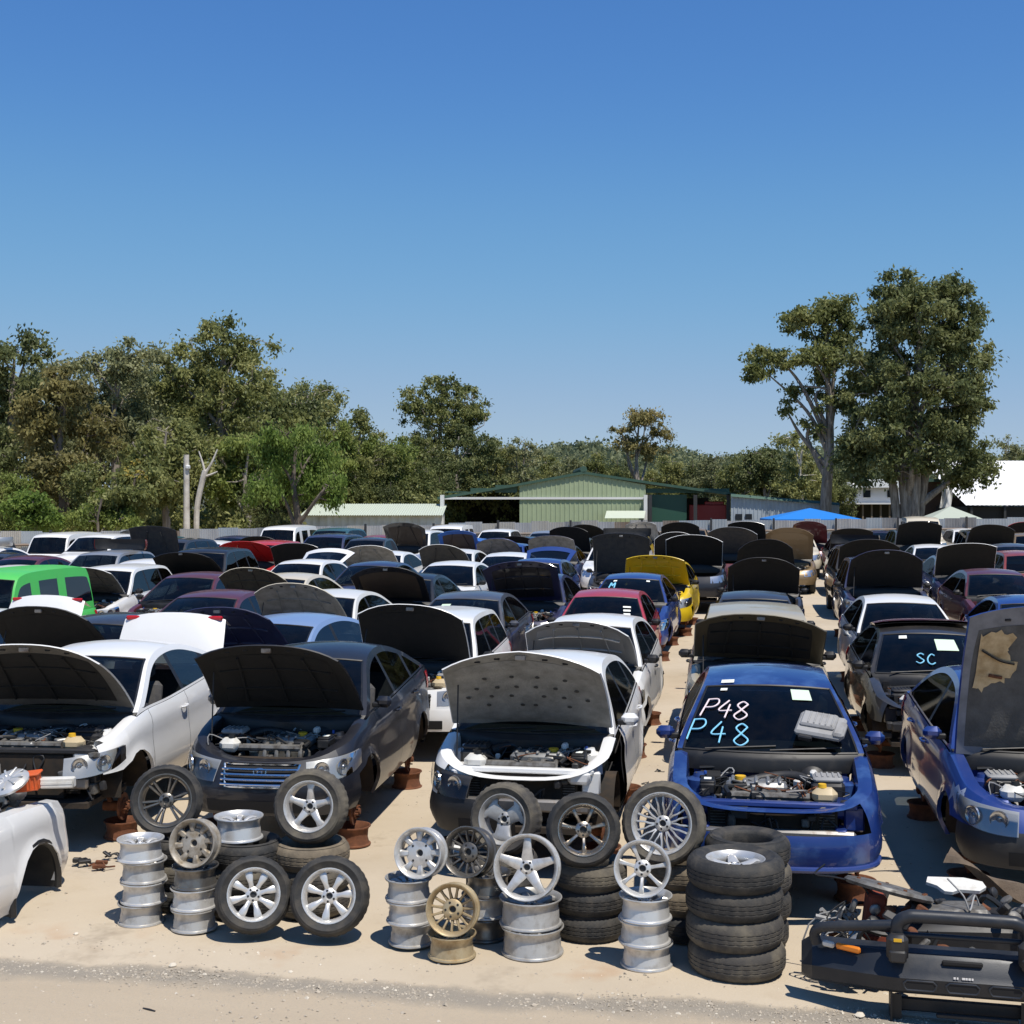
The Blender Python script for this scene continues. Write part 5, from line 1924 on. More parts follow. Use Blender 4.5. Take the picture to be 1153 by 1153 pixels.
def setting():
    mb = MB()
    xs = [-3000, -400, -120, -60, -30, -20] + [-16 + .5 * k for k in range(65)] + [20, 30, 60, 120, 400, 3000]
    ys = [-200, -20, 0, 4] + [6 + .25 * k for k in range(26)] + [13, 15, 20, 30, 45, 58, 80, 120, 300, 3500]

    def gz(x, y):
        if 5 < y < 12.4 and abs(x) < 16.1:
            w = min(1, (y - 5), (12.4 - y) / 3)
            z = .012 * math.sin(x * 1.7 + y * 2.3) * w + .008 * math.sin(x * 4.1 - y * 3.7) * w
            return min(0, z - .012) if y > 9.2 else z - .03
        return slope(y)
    mb.grid([[Vector((x, y, gz(x, y))) for x in xs] for y in ys], 0)
    g = mb.build('ground', ['ground'])
    tag(g, kind='structure')
    # loose stones on the gravel edge of the road
    rr = np.random.default_rng(3)
    N = 16000
    px, py = rr.uniform(-11, 7, N), np.where(rr.random(N) < .62, rr.normal(8.82, .11, N), rr.uniform(6.9, 9.4, N))
    sz = rr.gamma(2.0, .0026, N) + .004
    sz = np.minimum(sz, .034)
    base = np.array([[1, 0, 0], [-.5, .8, 0], [-.6, -.8, 0], [.1, .1, .75], [.5, .6, .35], [-.9, 0, .4]])
    extra = rr.random(N) < .16
    px = np.where(extra, rr.uniform(-9, 6, N), px)
    py = np.where(extra, rr.uniform(9, 17, N), py)
    P = []
    for a, b_, c_ in ((0, 4, 3), (4, 1, 3), (1, 5, 3), (5, 2, 3), (2, 0, 3), (0, 1, 4)):
        P.append(np.stack([base[a], base[b_], base[c_], base[c_]], 0))
    P = np.array(P)
    # triangles stored as quads with a split last edge
    P[:, 3] = (P[:, 2] * .5 + P[:, 0] * .5)
    ang = rr.uniform(0, 6.28, N)
    ca, sa = np.cos(ang), np.sin(ang)
    out = np.empty((N, len(P), 4, 3))
    X = P[None, :, :, 0] * ca[:, None, None] - P[None, :, :, 1] * sa[:, None, None]
    Y = P[None, :, :, 0] * sa[:, None, None] + P[None, :, :, 1] * ca[:, None, None]
    out[..., 0] = X * sz[:, None, None] + px[:, None, None]
    out[..., 1] = Y * sz[:, None, None] * .8 + py[:, None, None]
    zz = np.array([gz(a, b_) for a, b_ in zip(px, py)])
    out[..., 2] = P[None, :, :, 2] * sz[:, None, None] + zz[:, None, None] - .002
    me = quads('gravel', out.reshape(-1, 4, 3), ['stone', 'stone_pale'], np.repeat((rr.random(N) < .08).astype(int), len(P)))
    tag(link(bpy.data.objects.new('gravel', me)), 'loose pale gravel scattered along the dirt road edge', 'gravel', kind='stuff')
    # a few single stones and scraps
    for k, (x, y, s, lab) in enumerate(((193, 1088, .03, 'pale stone on the dirt road below the two silver wheels'), (84, 1054, .022, 'small pale stone on the sand left of the rim stacks'), (172, 1076, .018, 'small stone at the gravel edge below the four-rim stack'), (970, 1144, .035, 'pale yellowish stone in front of the bull bar'), (326, 1092, .02, 'stone at the gravel edge below the seven-spoke wheel'))):
        mb = MB()
        r2 = random.Random(k)
        mb.lathe([(0, -.3), (.8, -.2), (1, .1), (.6, .5), (0, .62)], 8, 0, Matrix.Scale(s, 4), jit=lambda i, j: r2.uniform(-.15, .15) if i not in (0, 4) else 0)
        q = mb.build('stone', ['stone_pale'])
        p = gnd(x, y)
        q.location = (p.x, p.y, gz(p.x, p.y) + s * .2)
        tag(q, lab, 'stone')
    p = gnd(166, 1134)
    q = MB().tube([(-.05, .02, 0), (0, 0, .004), (.05, -.015, 0)], .006, 6).build('metal_scrap', ['plastic'])
    q.location = (p.x, p.y, gz(p.x, p.y) + .006)
    tag(q, 'short dark bolt-like scrap lying on the dirt road', 'scrap')


def fence():
    o = empty('sheet_metal_fence', at(300, 55))
    tag(o, 'long fence of mismatched corrugated sheets behind the cars', 'fence')
    inv = o.matrix_basis.inverted()
    kp = [(-70, 52, 1.95), (180, 54, 2.03), (330, 56, 2.08), (560, 60, 2.23), (800, 62, 2.28), (1010, 62.5, 2.36), (1240, 63, 2.43)]
    pts = [at(x, d) for x, d, _ in kp]
    W_, n = .86, 16
    mbs = MB()
    R_ = [[Vector((W_ * i / 32, .018 * math.sin(i * math.pi), z)) for i in range(33)] for z in (0, 1)]
    R_ = [[Vector((W_ * i / 44, .02 * math.cos(i * math.pi / 2), z)) for i in range(45)] for z in (0, .5, 1)]
    mbs.grid(R_, 0)
    me = mbs.mesh('sheet', ['sheet_a'])
    rr = random.Random(21)
    carry = 0.0
    for s in range(len(kp) - 1):
        A, B = pts[s], pts[s + 1]
        d = (B - A)
        L = d.length
        ang = math.atan2(d.y, d.x)
        k = int(L / (W_ - .06)) + 1
        for i in range(k):
            t = i / k
            p = A.lerp(B, t)
            h = kp[s][2] + (kp[s + 1][2] - kp[s][2]) * t + rr.uniform(-.05, .05)
            q = link(bpy.data.objects.new('sheet', me), o)
            q.location = inv @ Vector((p.x, p.y, 0)) + Vector((-math.sin(ang), math.cos(ang), 0)) * (.01 * (i % 2))
            q.rotation_euler = (0, 0, ang)
            q.scale = (L / k / (W_ - .05), 1, h)
            q.material_slots[0].link = 'OBJECT'
            ch = ['sheet_a', 'sheet_a', 'sheet_b', 'sheet_c', 'sheet_e', 'sheet_d'] if s < 4 else ['sheet_e', 'sheet_a', 'sheet_e', 'sheet_b']
            q.material_slots[0].material = MAT(rr.choice(ch))
        nrm = Vector((math.sin(ang), -math.cos(ang), 0))
        mid = (kp[s][2] + kp[s + 1][2]) / 2
        for zz, r in ((mid - .55, .06), (mid - 1.5, .05)):
            q = MB().tube([inv @ (A + nrm * .09 + Vector((0, 0, zz))), inv @ (B + nrm * .09 + Vector((0, 0, zz + kp[s + 1][2] - kp[s][2])))], r, 6).build('rail', ['rail'], o)
        m = max(1, int(L / 2.9))
        for i in range(m):
            p = inv @ (A.lerp(B, i / m) + nrm * .14)
            MB().box((p.x, p.y, mid * .5 + .0), (.09, .09, mid + .12), 0, .01).build('post', ['post'], o)


def ribbed(mb, A, B, z0f, z1f, pitch=.25, mat=0, depth=.03):
    """a ribbed cladding wall from A to B, heights as functions of 0..1"""
    d = B - A
    L = d.length
    nrm = Vector((d.y, -d.x, 0)).normalized()
    k = max(2, int(L / pitch))
    R0, R1 = [], []
    for i in range(k):
        for (f, o) in ((.0, 0), (.62, 0), (.72, depth), (.90, depth)):
            t = min(1, (i + f) / k)
            p = A + d * t + nrm * o
            R0.append(Vector((p.x, p.y, z0f(t))))
            R1.append(Vector((p.x, p.y, z1f(t))))
    R0.append(Vector((B.x, B.y, z0f(1))))
    R1.append(Vector((B.x, B.y, z1f(1))))
    mb.grid([R0, R1], mat)


def sheds():
    D = 82.0
    S_ = FPX / D

    def P(px, py, dd=0.0):
        p = at(px, D + dd)
        p.z = zpx(py, D + dd)
        return p
    o = empty('green_shed', at(660, D))
    tag(o, 'wide green gabled steel shed with open bays behind the fence', 'shed')
    inv = o.matrix_basis.inverted()

    def add(name, mats, fn, par=None):
        mb = MB()
        fn(mb)
        return mb.build(name, mats, par or o)
    loc = lambda v: inv @ v
    zr, ze = zpx(533, D), zpx(545, D)
    a, b_, c_, d_ = [loc(at(x, D)) for x in (585, 727, 498, 822)]
    rid = loc(at(657, D))
    zA, zB, zE, zF = zpx(547, D), zpx(546, D), zpx(560, D), zpx(556, D)
    zw = zpx(561, D)

    def gable(mb):
        ribbed(mb, a, b_, lambda t: 0, lambda t: zA + (zr - zA) * (t / .507) if t < .507 else zr + (zB - zr) * ((t - .507) / .493), .28)
    add('gable_wall', ['shed_green'], gable)
    back = Vector((-SP, CP, 0)) * 10
    rfront = -Vector((-SP, CP, 0)) * .16

    def roof(mb):
        ln = [Vector((c_.x, c_.y, zE)), Vector((rid.x, rid.y, zr)), Vector((d_.x, d_.y, zF))]
        R1 = [ln[0] + rfront + Vector((-.3, 0, .02)), ln[0].lerp(ln[1], .5) + rfront + Vector((0, 0, .06)), ln[1] + rfront + Vector((0, 0, .12)), ln[1].lerp(ln[2], .5) + rfront + Vector((0, 0, .06)), ln[2] + rfront + Vector((.3, 0, .02))]
        R2 = [p + back - rfront for p in R1]
        mb.grid([R1, R2], 0)
        mb.grid([R1, [p - Vector((0, 0, .16)) for p in R1]], 0)
        mb.tube([R1[2] + Vector((0, 0, .12)), R2[2] + Vector((0, 0, .12))], .22, 8, 0)
    add('roof', ['roof_green'], roof)

    def boxw(mb, q1, q2, z0, z1, th=.15, mat=0, off=0.0):
        d = (q2 - q1)
        m = (q1 + q2) / 2 + Vector((-SP, CP, 0)) * off
        mb.box((m.x, m.y, (z0 + z1) / 2), (d.length, th, z1 - z0), mat, 0, rot=Matrix.Rotation(math.atan2(d.y, d.x), 4, 'Z'))
    add('fascia_beam', ['house_white'], lambda mb: boxw(mb, c_, b_, zw - .07, zw + .07, .06, 0, -.08))
    for x, m in ((498, 'house_white'), (727, 'house_white'), (732, 'post'), (820, 'post'), (783, 'post')):
        q = loc(at(x, D - .3))
        add('column', [m], lambda mb: mb.box((q.x, q.y, 1.75), (.22, .22, 3.5), 0))
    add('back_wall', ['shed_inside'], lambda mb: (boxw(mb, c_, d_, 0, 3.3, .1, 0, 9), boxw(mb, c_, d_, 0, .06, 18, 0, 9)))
    e0, e1 = loc(at(731, D + .4)), loc(at(773, D + .4))
    add('green_panel', ['panel_green'], lambda mb: boxw(mb, e0, e1, .3, zpx(557, D)))
    f0, f1 = loc(at(774, D + 4)), loc(at(816, D + 4))
    add('upper_infill', ['panel_green'], lambda mb: boxw(mb, loc(at(728, D)), loc(at(822, D)), zpx(555, D), zpx(550, D), .1, 0, .3))
    h0, h1 = loc(at(683, D - .5)), loc(at(727, D - .5))
    add('awning', ['shed_green_pale'], lambda mb: mb.grid([[Vector((h0.x, h0.y, zpx(575, D))), Vector((h1.x, h1.y, zpx(575, D)))], [Vector((h0.x, h0.y - 1.2, zpx(583, D))), Vector((h1.x, h1.y - 1.2, zpx(583, D)))]], 0))
    ax = [loc(at(x, D - .05)) for x in (499, 528, 556, 584)]
    for k in range(3):
        add('infill_sheet', ['roof_green'], lambda mb: boxw(mb, ax[k].lerp(ax[k + 1], .06), ax[k].lerp(ax[k + 1], .94), zw + .35, zw + .42 + .2 * k, .05, 0, .2))
    # things inside the open bays
    q = MB().box((0, 0, 1.45), (2.3, 1.2, 2.9), 0, .05).box((.4, -.1, 2.95), (1.2, .8, .3), 0, .05).build('red_machine', ['red_machine'])
    q.location = at(797, D + 1.2)
    tag(q, 'dark red machine inside the open bay of the green shed', 'machine')
    q = MB().box((0, 0, .8), (1.4, 1, 1.6), 0, .05).box((0, -.52, 1.15), (1.2, .02, .6), 1).build('grey_cabinet', ['shed_blue', 'cabin'])
    q.location = at(560, D + 5)
    tag(q, 'grey cabinet in the shadowed bay of the green shed', 'cabinet')
    # long low building to its left
    D2 = 78.0
    o2 = empty('low_shed', at(420, D2))
    tag(o2, 'long low white shed with pale green roof left of the green shed', 'shed')
    inv2 = o2.matrix_basis.inverted()
    A, B = inv2 @ at(338, D2), inv2 @ at(499, D2)
    zt = zpx(580, D2)
    mb = MB()
    ribbed(mb, A, B, lambda t: 0, lambda t: zt, .4)
    mb.build('wall', ['shed_white'], o2)
    mb = MB()
    up = Vector((-SP, CP, 0))
    k = 60
    G = [[], []]
    for i in range(k * 2 + 1):
        p = A.lerp(B, i / (2 * k))
        hgt = .03 * (i % 2)
        G[0].append(p - up * .4 + Vector((0, 0, zt - .02 + hgt)))
        G[1].append(p + up * 5 + Vector((0, 0, zpx(568, D2) + hgt)))
    mb.grid(G, 0)
    mb.build('roof', ['shed_green_pale'], o2)
    # pale blue lean-to on the right
    D3 = 80.0
    o3 = empty('blue_shed', at(885, D3))
    tag(o3, 'pale blue corrugated shed with dark green gutter right of the green shed', 'shed')
    inv3 = o3.matrix_basis.inverted()
    A, B = inv3 @ at(823, D3), inv3 @ at(945, D3)
    mb = MB()
    ribbed(mb, A, B, lambda t: 0, lambda t: zpx(559, D3) + (zpx(569, D3) - zpx(559, D3)) * t, .24)
    mb.build('wall', ['shed_blue'], o3)
    mb = MB()
    mb.grid([[A + Vector((0, 0, zpx(556, D3))), B + Vector((0, 0, zpx(566, D3)))], [A + Vector((0, -.25, zpx(559, D3))), B + Vector((0, -.25, zpx(569, D3)))]], 0)
    mb.grid([[A + Vector((0, 0, zpx(556, D3))), B + Vector((0, 0, zpx(566, D3)))], [A + up * 8 + Vector((0, 0, zpx(557, D3))), B + up * 8 + Vector((0, 0, zpx(567, D3)))]], 0)
    mb.build('roof', ['roof_green'], o3)
    for x in (832, 843):
        q = inv3 @ at(x, D3 - .06)
        MB().box((q.x, q.y, zpx(582, D3)), (.4, .1, .35), 0).build('window', ['house_glass'], o3)
    # blue tarp gazebo and pale tent
    for (x0, x1, py0, py1, Dd, mat, lab, nm) in ((862, 962, 572, 584, 70, 'tarp_blue', 'bright blue gazebo roof showing above the fence', 'gazebo'), (1036, 1104, 570, 586, 69, 'tent_green', 'pale green tent roof showing above the fence', 'tent')):
        c = at((x0 + x1) / 2, Dd)
        q = empty(nm, c, PSI)
        tag(q, lab, nm)
        hw = (x1 - x0) / 2 / FPX * Dd
        zt, zb = zpx(py0, Dd), zpx(py1, Dd)
        mb = MB()
        ring = [(-hw, -hw * .7), (0, -hw * .74), (hw, -hw * .7), (hw * 1.02, 0), (hw, hw * .7), (0, hw * .74), (-hw, hw * .7), (-hw * 1.02, 0)]
        mb.add([(0, 0, zt)] + [(x, y, zb) for x, y in ring], [(0, i + 1, (i + 1) % 8 + 1) for i in range(8)], 0)
        mb.grid([[Vector((x, y, zb)) for x, y in ring], [Vector((x, y, zb - .22)) for x, y in ring]], 0, wrap=True)
        mb.build('canopy', [mat], q, 10)
        for x, y in ((-hw, -hw * .7), (hw, -hw * .7), (hw, hw * .7), (-hw, hw * .7)):
            MB().tube([(x * .98, y * .98, 0), (x * .98, y * .98, zb)], .03, 6).build('pole', ['chrome'], q)
    # house
    Dh = 104.0
    o4 = empty('house', at(985, Dh), PSI)
    tag(o4, 'white two-storey house with pale hipped roof behind the big tree', 'house')
    m = Dh / FPX

    def hx(px):
        return (px - 985) * m
    ztop_, zmid, zrf = zpx(549, Dh), zpx(566, Dh), zpx(539, Dh)
    MB().box((hx(990), 3, (ztop_ + zmid) / 2), ((1040 - 948) * m, 6, ztop_ - zmid), 0).build('upper_storey', ['house_white'], o4)
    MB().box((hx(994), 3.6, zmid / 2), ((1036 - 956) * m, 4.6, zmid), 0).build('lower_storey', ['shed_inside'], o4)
    mb = MB()
    e = [(hx(945), -.6), (hx(1043), -.6), (hx(1043), 6.6), (hx(945), 6.6)]
    mb.add([(x, y, ztop_) for x, y in e] + [(hx(978), 3, zrf), (hx(1012), 3, zrf)], [(0, 1, 5, 4), (1, 2, 5), (2, 3, 4, 5), (3, 0, 4)], 0)
    mb.build('roof', ['house_roof'], o4, 10)
    for x in (960, 976, 1003):
        MB().box((hx(x), -.03, (ztop_ + zmid) / 2 + .1), (.55, .06, .55), 0).build('window', ['house_glass'], o4)
    for k in range(9):
        MB().box((hx(950 + k * 10), -.4, zmid / 2), (.12, .12, zmid), 0).build('veranda_post', ['timber'], o4)
    MB().box((hx(990), -.4, zmid - .06), ((1040 - 948) * m, .8, .12), 0).build('veranda_floor', ['house_white'], o4)
    q = MB().lathe([(0, 0), (.2, .02), (.34, .09), (.4, .16)], 18, 0, Matrix.Translation((0, 0, .2)) @ Matrix.Rotation(math.radians(70), 4, 'X')).tube([(0, 0, 0), (0, .1, .22)], .03, 6).build('satellite_dish', ['dish'])
    q.location = at(962, Dh + .5, ztop_ + .3)
    tag(q, 'small satellite dish on the roof of the white house', 'dish')
    # big pale-roofed shed at the right edge
    Dw = 84.0
    o5 = empty('white_roof_shed', at(1130, Dw), PSI)
    tag(o5, 'large shed with bright white roof beside the big tree', 'shed')
    mw = Dw / FPX
    x0, x1 = (1086 - 1130) * mw, (1290 - 1130) * mw
    mb = MB()
    k = 40
    G = [[], []]
    for i in range(2 * k + 1):
        x = x0 + (x1 - x0) * i / (2 * k)
        G[0].append(Vector((x, -.3, zpx(569, Dw) + .02 * (i % 2))))
        G[1].append(Vector((x, 9, zpx(519, Dw + 9) + .02 * (i % 2))))
    mb.grid(G, 0)
    mb.build('roof', ['white_roof'], o5)
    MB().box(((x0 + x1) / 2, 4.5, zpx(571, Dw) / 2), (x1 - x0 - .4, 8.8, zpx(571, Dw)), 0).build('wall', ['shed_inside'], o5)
    for i in range(6):
        MB().box((x0 + .4 + i * 2.1, -.1, zpx(571, Dw) / 2), (.15, .15, zpx(571, Dw)), 0).build('post', ['post'], o5)
    q = MB().box((0, 0, 2.2), (4.6, 3.4, 4.4), 0).box((0, -.2, 4.5), (5, 3.9, .2), 1).build('brown_shed', ['brown_wall', 'roof_green'])
    q.location = at(1062, 92)
    q.rotation_euler = (0, 0, PSI)
    tag(q, 'dark brown shed half hidden behind the big tree trunk', 'shed')
    mb = MB()
    G = [[Vector((.18 * math.sin(v * 4) + (u - .5) * (.9 - .25 * v), .12 * math.sin(u * 8 + v * 3), 2.9 * v)) for u in np.linspace(0, 1, 9)] for v in np.linspace(0, 1, 10)]
    q = mb.grid(G, 0).build('hanging_tarp', ['white_roof'])
    q.location = at(1064, 80, zpx(572, 80))
    q.scale = (.75, 1, .85)
    tag(q, 'crumpled white tarp hanging between the tree and white-roofed shed', 'tarp')


# ------------------------------------------------------------------ trees
def leaf_quads(centres, radii, counts, size, rg, droop=.5, flat=.7):
    tot = int(sum(counts))
    C = np.repeat(np.array(centres), counts, axis=0)
    Rr = np.repeat(np.array(radii), counts)
    d = rg.normal(size=(tot, 3))
    d /= np.linalg.norm(d, axis=1)[:, None] + 1e-9
    rad = Rr * np.minimum(1.35, np.abs(rg.normal(0, .66, tot)))
    P = C + d * rad[:, None] * np.array([1, 1, flat])
    ax = rg.normal(size=(tot, 3))
    ax[:, 2] -= droop * 2
    ax /= np.linalg.norm(ax, axis=1)[:, None]
    sd = np.cross(ax, rg.normal(size=(tot, 3)))
    sd /= np.linalg.norm(sd, axis=1)[:, None] + 1e-9
    l = size[0] * rg.uniform(.6, 1.35, tot)[:, None]
    w = size[1] * rg.uniform(.7, 1.3, tot)[:, None]
    return np.stack([P, P + ax * l * .45 + sd * w, P + ax * l, P + ax * l * .45 - sd * w], 1)


def tree_mesh(seed, H, blobs, trunk, limbs=6, ncl=60, per=110, clr=.75, leaf=(.34, .085), leafm='leaf_olive', bark='bark', flat=.7, twist=.5, droop=.5, fill=.5):
    """blobs: (x, y, z, rx, ry, rz) crown volumes; trunk: list of (x, y, z, r)"""
    rg = np.random.default_rng(seed)
    rr = random.Random(seed)
    mb = MB()
    tp = [Vector(t[:3]) for t in trunk]
    tpd = dense3(tp, 5)
    rs = np.interp(np.linspace(0, 1, len(tpd)), np.linspace(0, 1, len(trunk)), [t[3] for t in trunk])
    mb.tube(tpd, [float(r) for r in rs], 9, 0)
    nodes = [(p, r) for p, r in zip(tpd, rs)]
    vol = np.array([b[3] * b[4] * b[5] for b in blobs])
    vol = vol ** .8 / (vol ** .8).sum()
    cents, rad = [], []
    for k in range(ncl):
        b = blobs[rg.choice(len(blobs), p=vol)]
        d = rg.normal(size=3)
        d /= np.linalg.norm(d)
        q = rg.random() ** fill
        c = np.array(b[:3]) + d * q * np.array(b[3:])
        cents.append(c)
        rad.append(clr * rg.uniform(.65, 1.3))
    # main limbs to the blobs, twigs to the clusters
    for b in blobs[:limbs]:
        lo = [nd for nd in nodes[:len(tpd)] if nd[0].z < b[2] - .2 * b[5]] or [nodes[0]]
        p0, r0 = lo[int(len(lo) * rr.uniform(.6, .95)) - 1 if len(lo) > 1 else 0]
        e = Vector((b[0], b[1], b[2] + b[5] * .35))
        m = p0.lerp(e, .5) + Vector((rr.uniform(-twist, twist), rr.uniform(-twist, twist), rr.uniform(0, twist)))
        br = dense3([p0, m, e], 6)
        q = np.linspace(float(r0) * .6, .03, len(br))
        mb.tube(br, [float(x) for x in q], 7, 0)
        nodes += [(p, r) for p, r in zip(br, q)]
    NP = np.array([[*p] for p, _ in nodes])
    for c in cents[::2]:
        dd = np.linalg.norm(NP - c, axis=1) + np.where(NP[:, 2] > c[2] + .2, 3, 0)
        i = int(dd.argmin())
        p0 = nodes[i][0]
        m = p0.lerp(Vector(c), .55) + Vector((rr.uniform(-.3, .3), rr.uniform(-.3, .3), rr.uniform(-.1, .35)))
        mb.tube([p0, m, Vector(c)], [min(.06, float(nodes[i][1]) * .6), .03, .012], 5, 0, caps=False)
    tm = mb.mesh('trunk', [bark], 60)
    Q = leaf_quads(cents, [r * .86 for r in rad], [int(per * 1.5 * rg.uniform(.4, 1.6)) for _ in cents], (leaf[0] * .68, leaf[1] * .62), rg, droop, flat)
    cm = quads('crown', Q, [leafm])
    return tm, cm


def put_tree(meshes, loc, label, rz=0.0, s=1.0, sz=1.0, name='gum_tree', cat='tree', group=None, leafm=None):
    o = empty(name, loc, rz)
    o.scale = (s, s, s * sz)
    tag(o, label, cat, group)
    link(bpy.data.objects.new('trunk', meshes[0]), o)
    c = link(bpy.data.objects.new('crown', meshes[1]), o)
    if leafm:
        c.material_slots[0].link = 'OBJECT'
        c.material_slots[0].material = MAT(leafm)
    return o


def hero(px, D, base=0.0):
    """local metres for photo pixels at depth D, relative to the tree foot at column px"""
    m = D / FPX
    return lambda x, y: ((x - px) * m, zpx(y, D))


def trees():
    # --- the two big gums on the right
    D = 76.0
    f = hero(1022, D)

    def B(x, y, rx, ry, dy=0.0, ryy=None):
        X, Z = f(x, y)
        m = D / FPX
        return (X, dy, Z, rx * m, (ryy or rx) * m, ry * m)
    blobs = [B(1040, 350, 62, 44), B(1075, 400, 40, 50, -.8), B(1000, 395, 44, 58, .6), B(1045, 440, 60, 50, -1), B(985, 460, 38, 44), B(1085, 480, 38, 46, .5), B(1030, 500, 62, 40, -1.2), B(985, 515, 40, 30, .4), B(1090, 535, 28, 26), B(1010, 330, 30, 22), B(1075, 335, 28, 22), B(960, 500, 26, 26)]
    tm = tree_mesh(11, 16, blobs, [(0, 0, -.2, .62), (.1, 0, 2.5, .5), (-.1, .1, 5.5, .4), (.4, 0, 9, .25), (.9, 0, 12.5, .1)], 12, 400, 155, .74, (.40, .10), 'leaf_dark', 'bark', .75, fill=.42)
    o = put_tree(tm, at(1022, D), 'tallest dark dense gum tree standing beside the white house', PSI)
    for k, (dx, dz, h) in enumerate(((.9, 0, 7.5), (-.75, .2, 7), (.35, -.5, 8.5))):
        MB().tube(dense3([(dx * .55, dz, -.1), (dx * .8, dz, 2.6), (dx * 1.6, dz, h)], 5), [.36] + [.3 - .012 * i for i in range(10)], 9).build('trunk', ['bark'], o)
    D = 79.0
    f = hero(931, D)
    blobs = [B(905, 360, 30, 16), B(950, 350, 34, 20), B(925, 345, 20, 12), B(870, 400, 32, 16, .5), B(905, 405, 36, 20, -.5), B(940, 400, 26, 30), B(858, 420, 20, 12), B(890, 440, 24, 14), B(885, 462, 18, 12, .4), B(925, 445, 26, 22), B(950, 450, 28, 26), B(918, 480, 20, 14), B(935, 370, 24, 20)]
    tm = tree_mesh(12, 15, blobs, [(0, 0, -.2, .42), (-.05, 0, 3, .34), (.15, 0, 6.5, .28), (.1, 0, 9.5, .18), (-.1, 0, 13.2, .06)], 13, 150, 105, .6, (.38, .10), 'leaf_olive', 'bark', .6, twist=.8, fill=.6)
    put_tree(tm, at(931, D), 'airy gum tree with spreading side limbs left of the tallest tree', PSI)
    # --- named trees of the left bank and the middle
    def gum(seed, px, D, top, blobsx, trunk_r, label, leafm='leaf_olive', ncl=110, per=95, clr=.8, bark='bark', leaf=(.36, .09), flat=.7, trunk=None, fill=.55, name='gum_tree', droop=.5):
        nonlocal f
        m = D / FPX
        bl = []
        for (x, y, rx, ry, *r) in blobsx:
            bl.append(((x - px) * m, (r[0] if r else random.Random(seed + x).uniform(-1.5, 1.5)), zpx(y, D), rx * m, rx * m * .9, ry * m))
        zt = zpx(top, D)
        tr = trunk or [(0, 0, -.2, trunk_r), (.1, 0, zt * .3, trunk_r * .8), (-.1, 0, zt * .6, trunk_r * .5), (.1, 0, zt * .9, .05)]
        t_ = tree_mesh(seed, zt, bl, tr, len(bl), int(ncl * .8), per, clr * .9, leaf, leafm, bark, flat, fill=fill, droop=droop)
        put_tree(t_, at(px, D), label, PSI, name=name, group='trees behind the fence')
    gum(21, 250, 72, 357, [(250, 375, 34, 18), (215, 400, 42, 26), (270, 400, 46, 30), (230, 445, 60, 34), (285, 440, 34, 34), (190, 430, 30, 26), (250, 490, 60, 32)], .4, 'tallest gum tree of the bank, its crown above its neighbours', 'leaf_olive', 210, 110)
    gum(22, 130, 69, 390, [(110, 415, 34, 22), (150, 410, 36, 24), (130, 460, 52, 36), (160, 490, 40, 30), (100, 500, 40, 30)], .32, 'grey-green gum tree between the brownish tree and the tallest bank tree', 'leaf_grey', 150, 105)
    gum(23, 15, 66, 372, [(-5, 400, 40, 22), (35, 392, 26, 16), (15, 440, 44, 40), (5, 500, 50, 40), (-30, 450, 40, 60)], .36, 'dense dark gum tree at the edge of the bank', 'leaf_dark', 170, 110)
    gum(24, 70, 62, 412, [(70, 440, 40, 24), (45, 475, 38, 30), (95, 480, 42, 34), (70, 530, 50, 34)], .3, 'brownish olive tree near the edge of the bank', 'leaf_brown', 150, 120, .7, 'bark_dark')
    gum(25, 345, 92, 426, [(320, 445, 30, 18), (355, 442, 28, 16), (340, 470, 40, 24), (310, 490, 34, 30), (370, 470, 16, 20)], .28, 'gum tree rising just behind the bright green weeping tree', 'leaf_olive', 120, 95)
    gum(26, 333, 60, 470, [(333, 490, 26, 14), (306, 512, 22, 18), (362, 510, 22, 18), (325, 530, 24, 20), (350, 545, 26, 22), (300, 550, 20, 20), (375, 550, 16, 20)], .22, 'bright green weeping tree in front of the bank', 'leaf_green', 150, 120, .6, 'bark_dark', (.30, .06), .9, droop=1.2, name='weeping_tree')
    gum(27, 405, 90, 458, [(405, 475, 16, 14), (400, 500, 26, 22), (420, 530, 34, 30), (395, 550, 30, 24)], .2, 'narrow tree with a small pointed top right of the weeping tree', 'leaf_olive', 100, 100, .7)
    gum(28, 440, 91, 482, [(435, 505, 26, 16), (455, 510, 24, 18), (440, 540, 38, 30), (465, 560, 30, 20)], .2, 'yellowish olive tree left of the tall lacy-crowned tree', 'leaf_fresh', 110, 110, .7)
    gum(29, 497, 100, 416, [(500, 440, 42, 20), (468, 455, 22, 20), (532, 460, 24, 22), (500, 468, 50, 22), (545, 484, 14, 14), (478, 490, 26, 18), (518, 492, 26, 18)], .3, 'tall gum with lacy crown left of the green shed', 'leaf_olive', 200, 80, .66, 'bark', fill=.6)
    gum(30, 515, 97, 478, [(480, 505, 24, 18), (520, 495, 28, 18), (545, 510, 22, 20), (505, 535, 46, 30), (550, 550, 26, 22)], .24, 'dense dark tree below the lacy-crowned gum', 'leaf_dark', 150, 115, .7)
    gum(31, 590, 99, 490, [(585, 505, 16, 12), (600, 510, 16, 12), (590, 535, 24, 22)], .18, 'thin grey half-bare tree just behind the green shed roof', 'leaf_grey', 50, 60, .6)
    gum(32, 718, 105, 460, [(698, 486, 18, 10), (725, 474, 24, 12), (747, 488, 16, 9), (710, 500, 26, 11), (732, 506, 28, 12), (715, 468, 14, 7)], .28, 'lone sparse gum standing above the shed ridge', 'leaf_brown', 110, 62, .7)
    gum(33, 862, 96, 500, [(862, 520, 26, 18), (850, 540, 20, 16), (875, 542, 20, 18)], .2, 'rounded dark green tree above the blue shed', 'leaf_dark', 90, 105, .7)
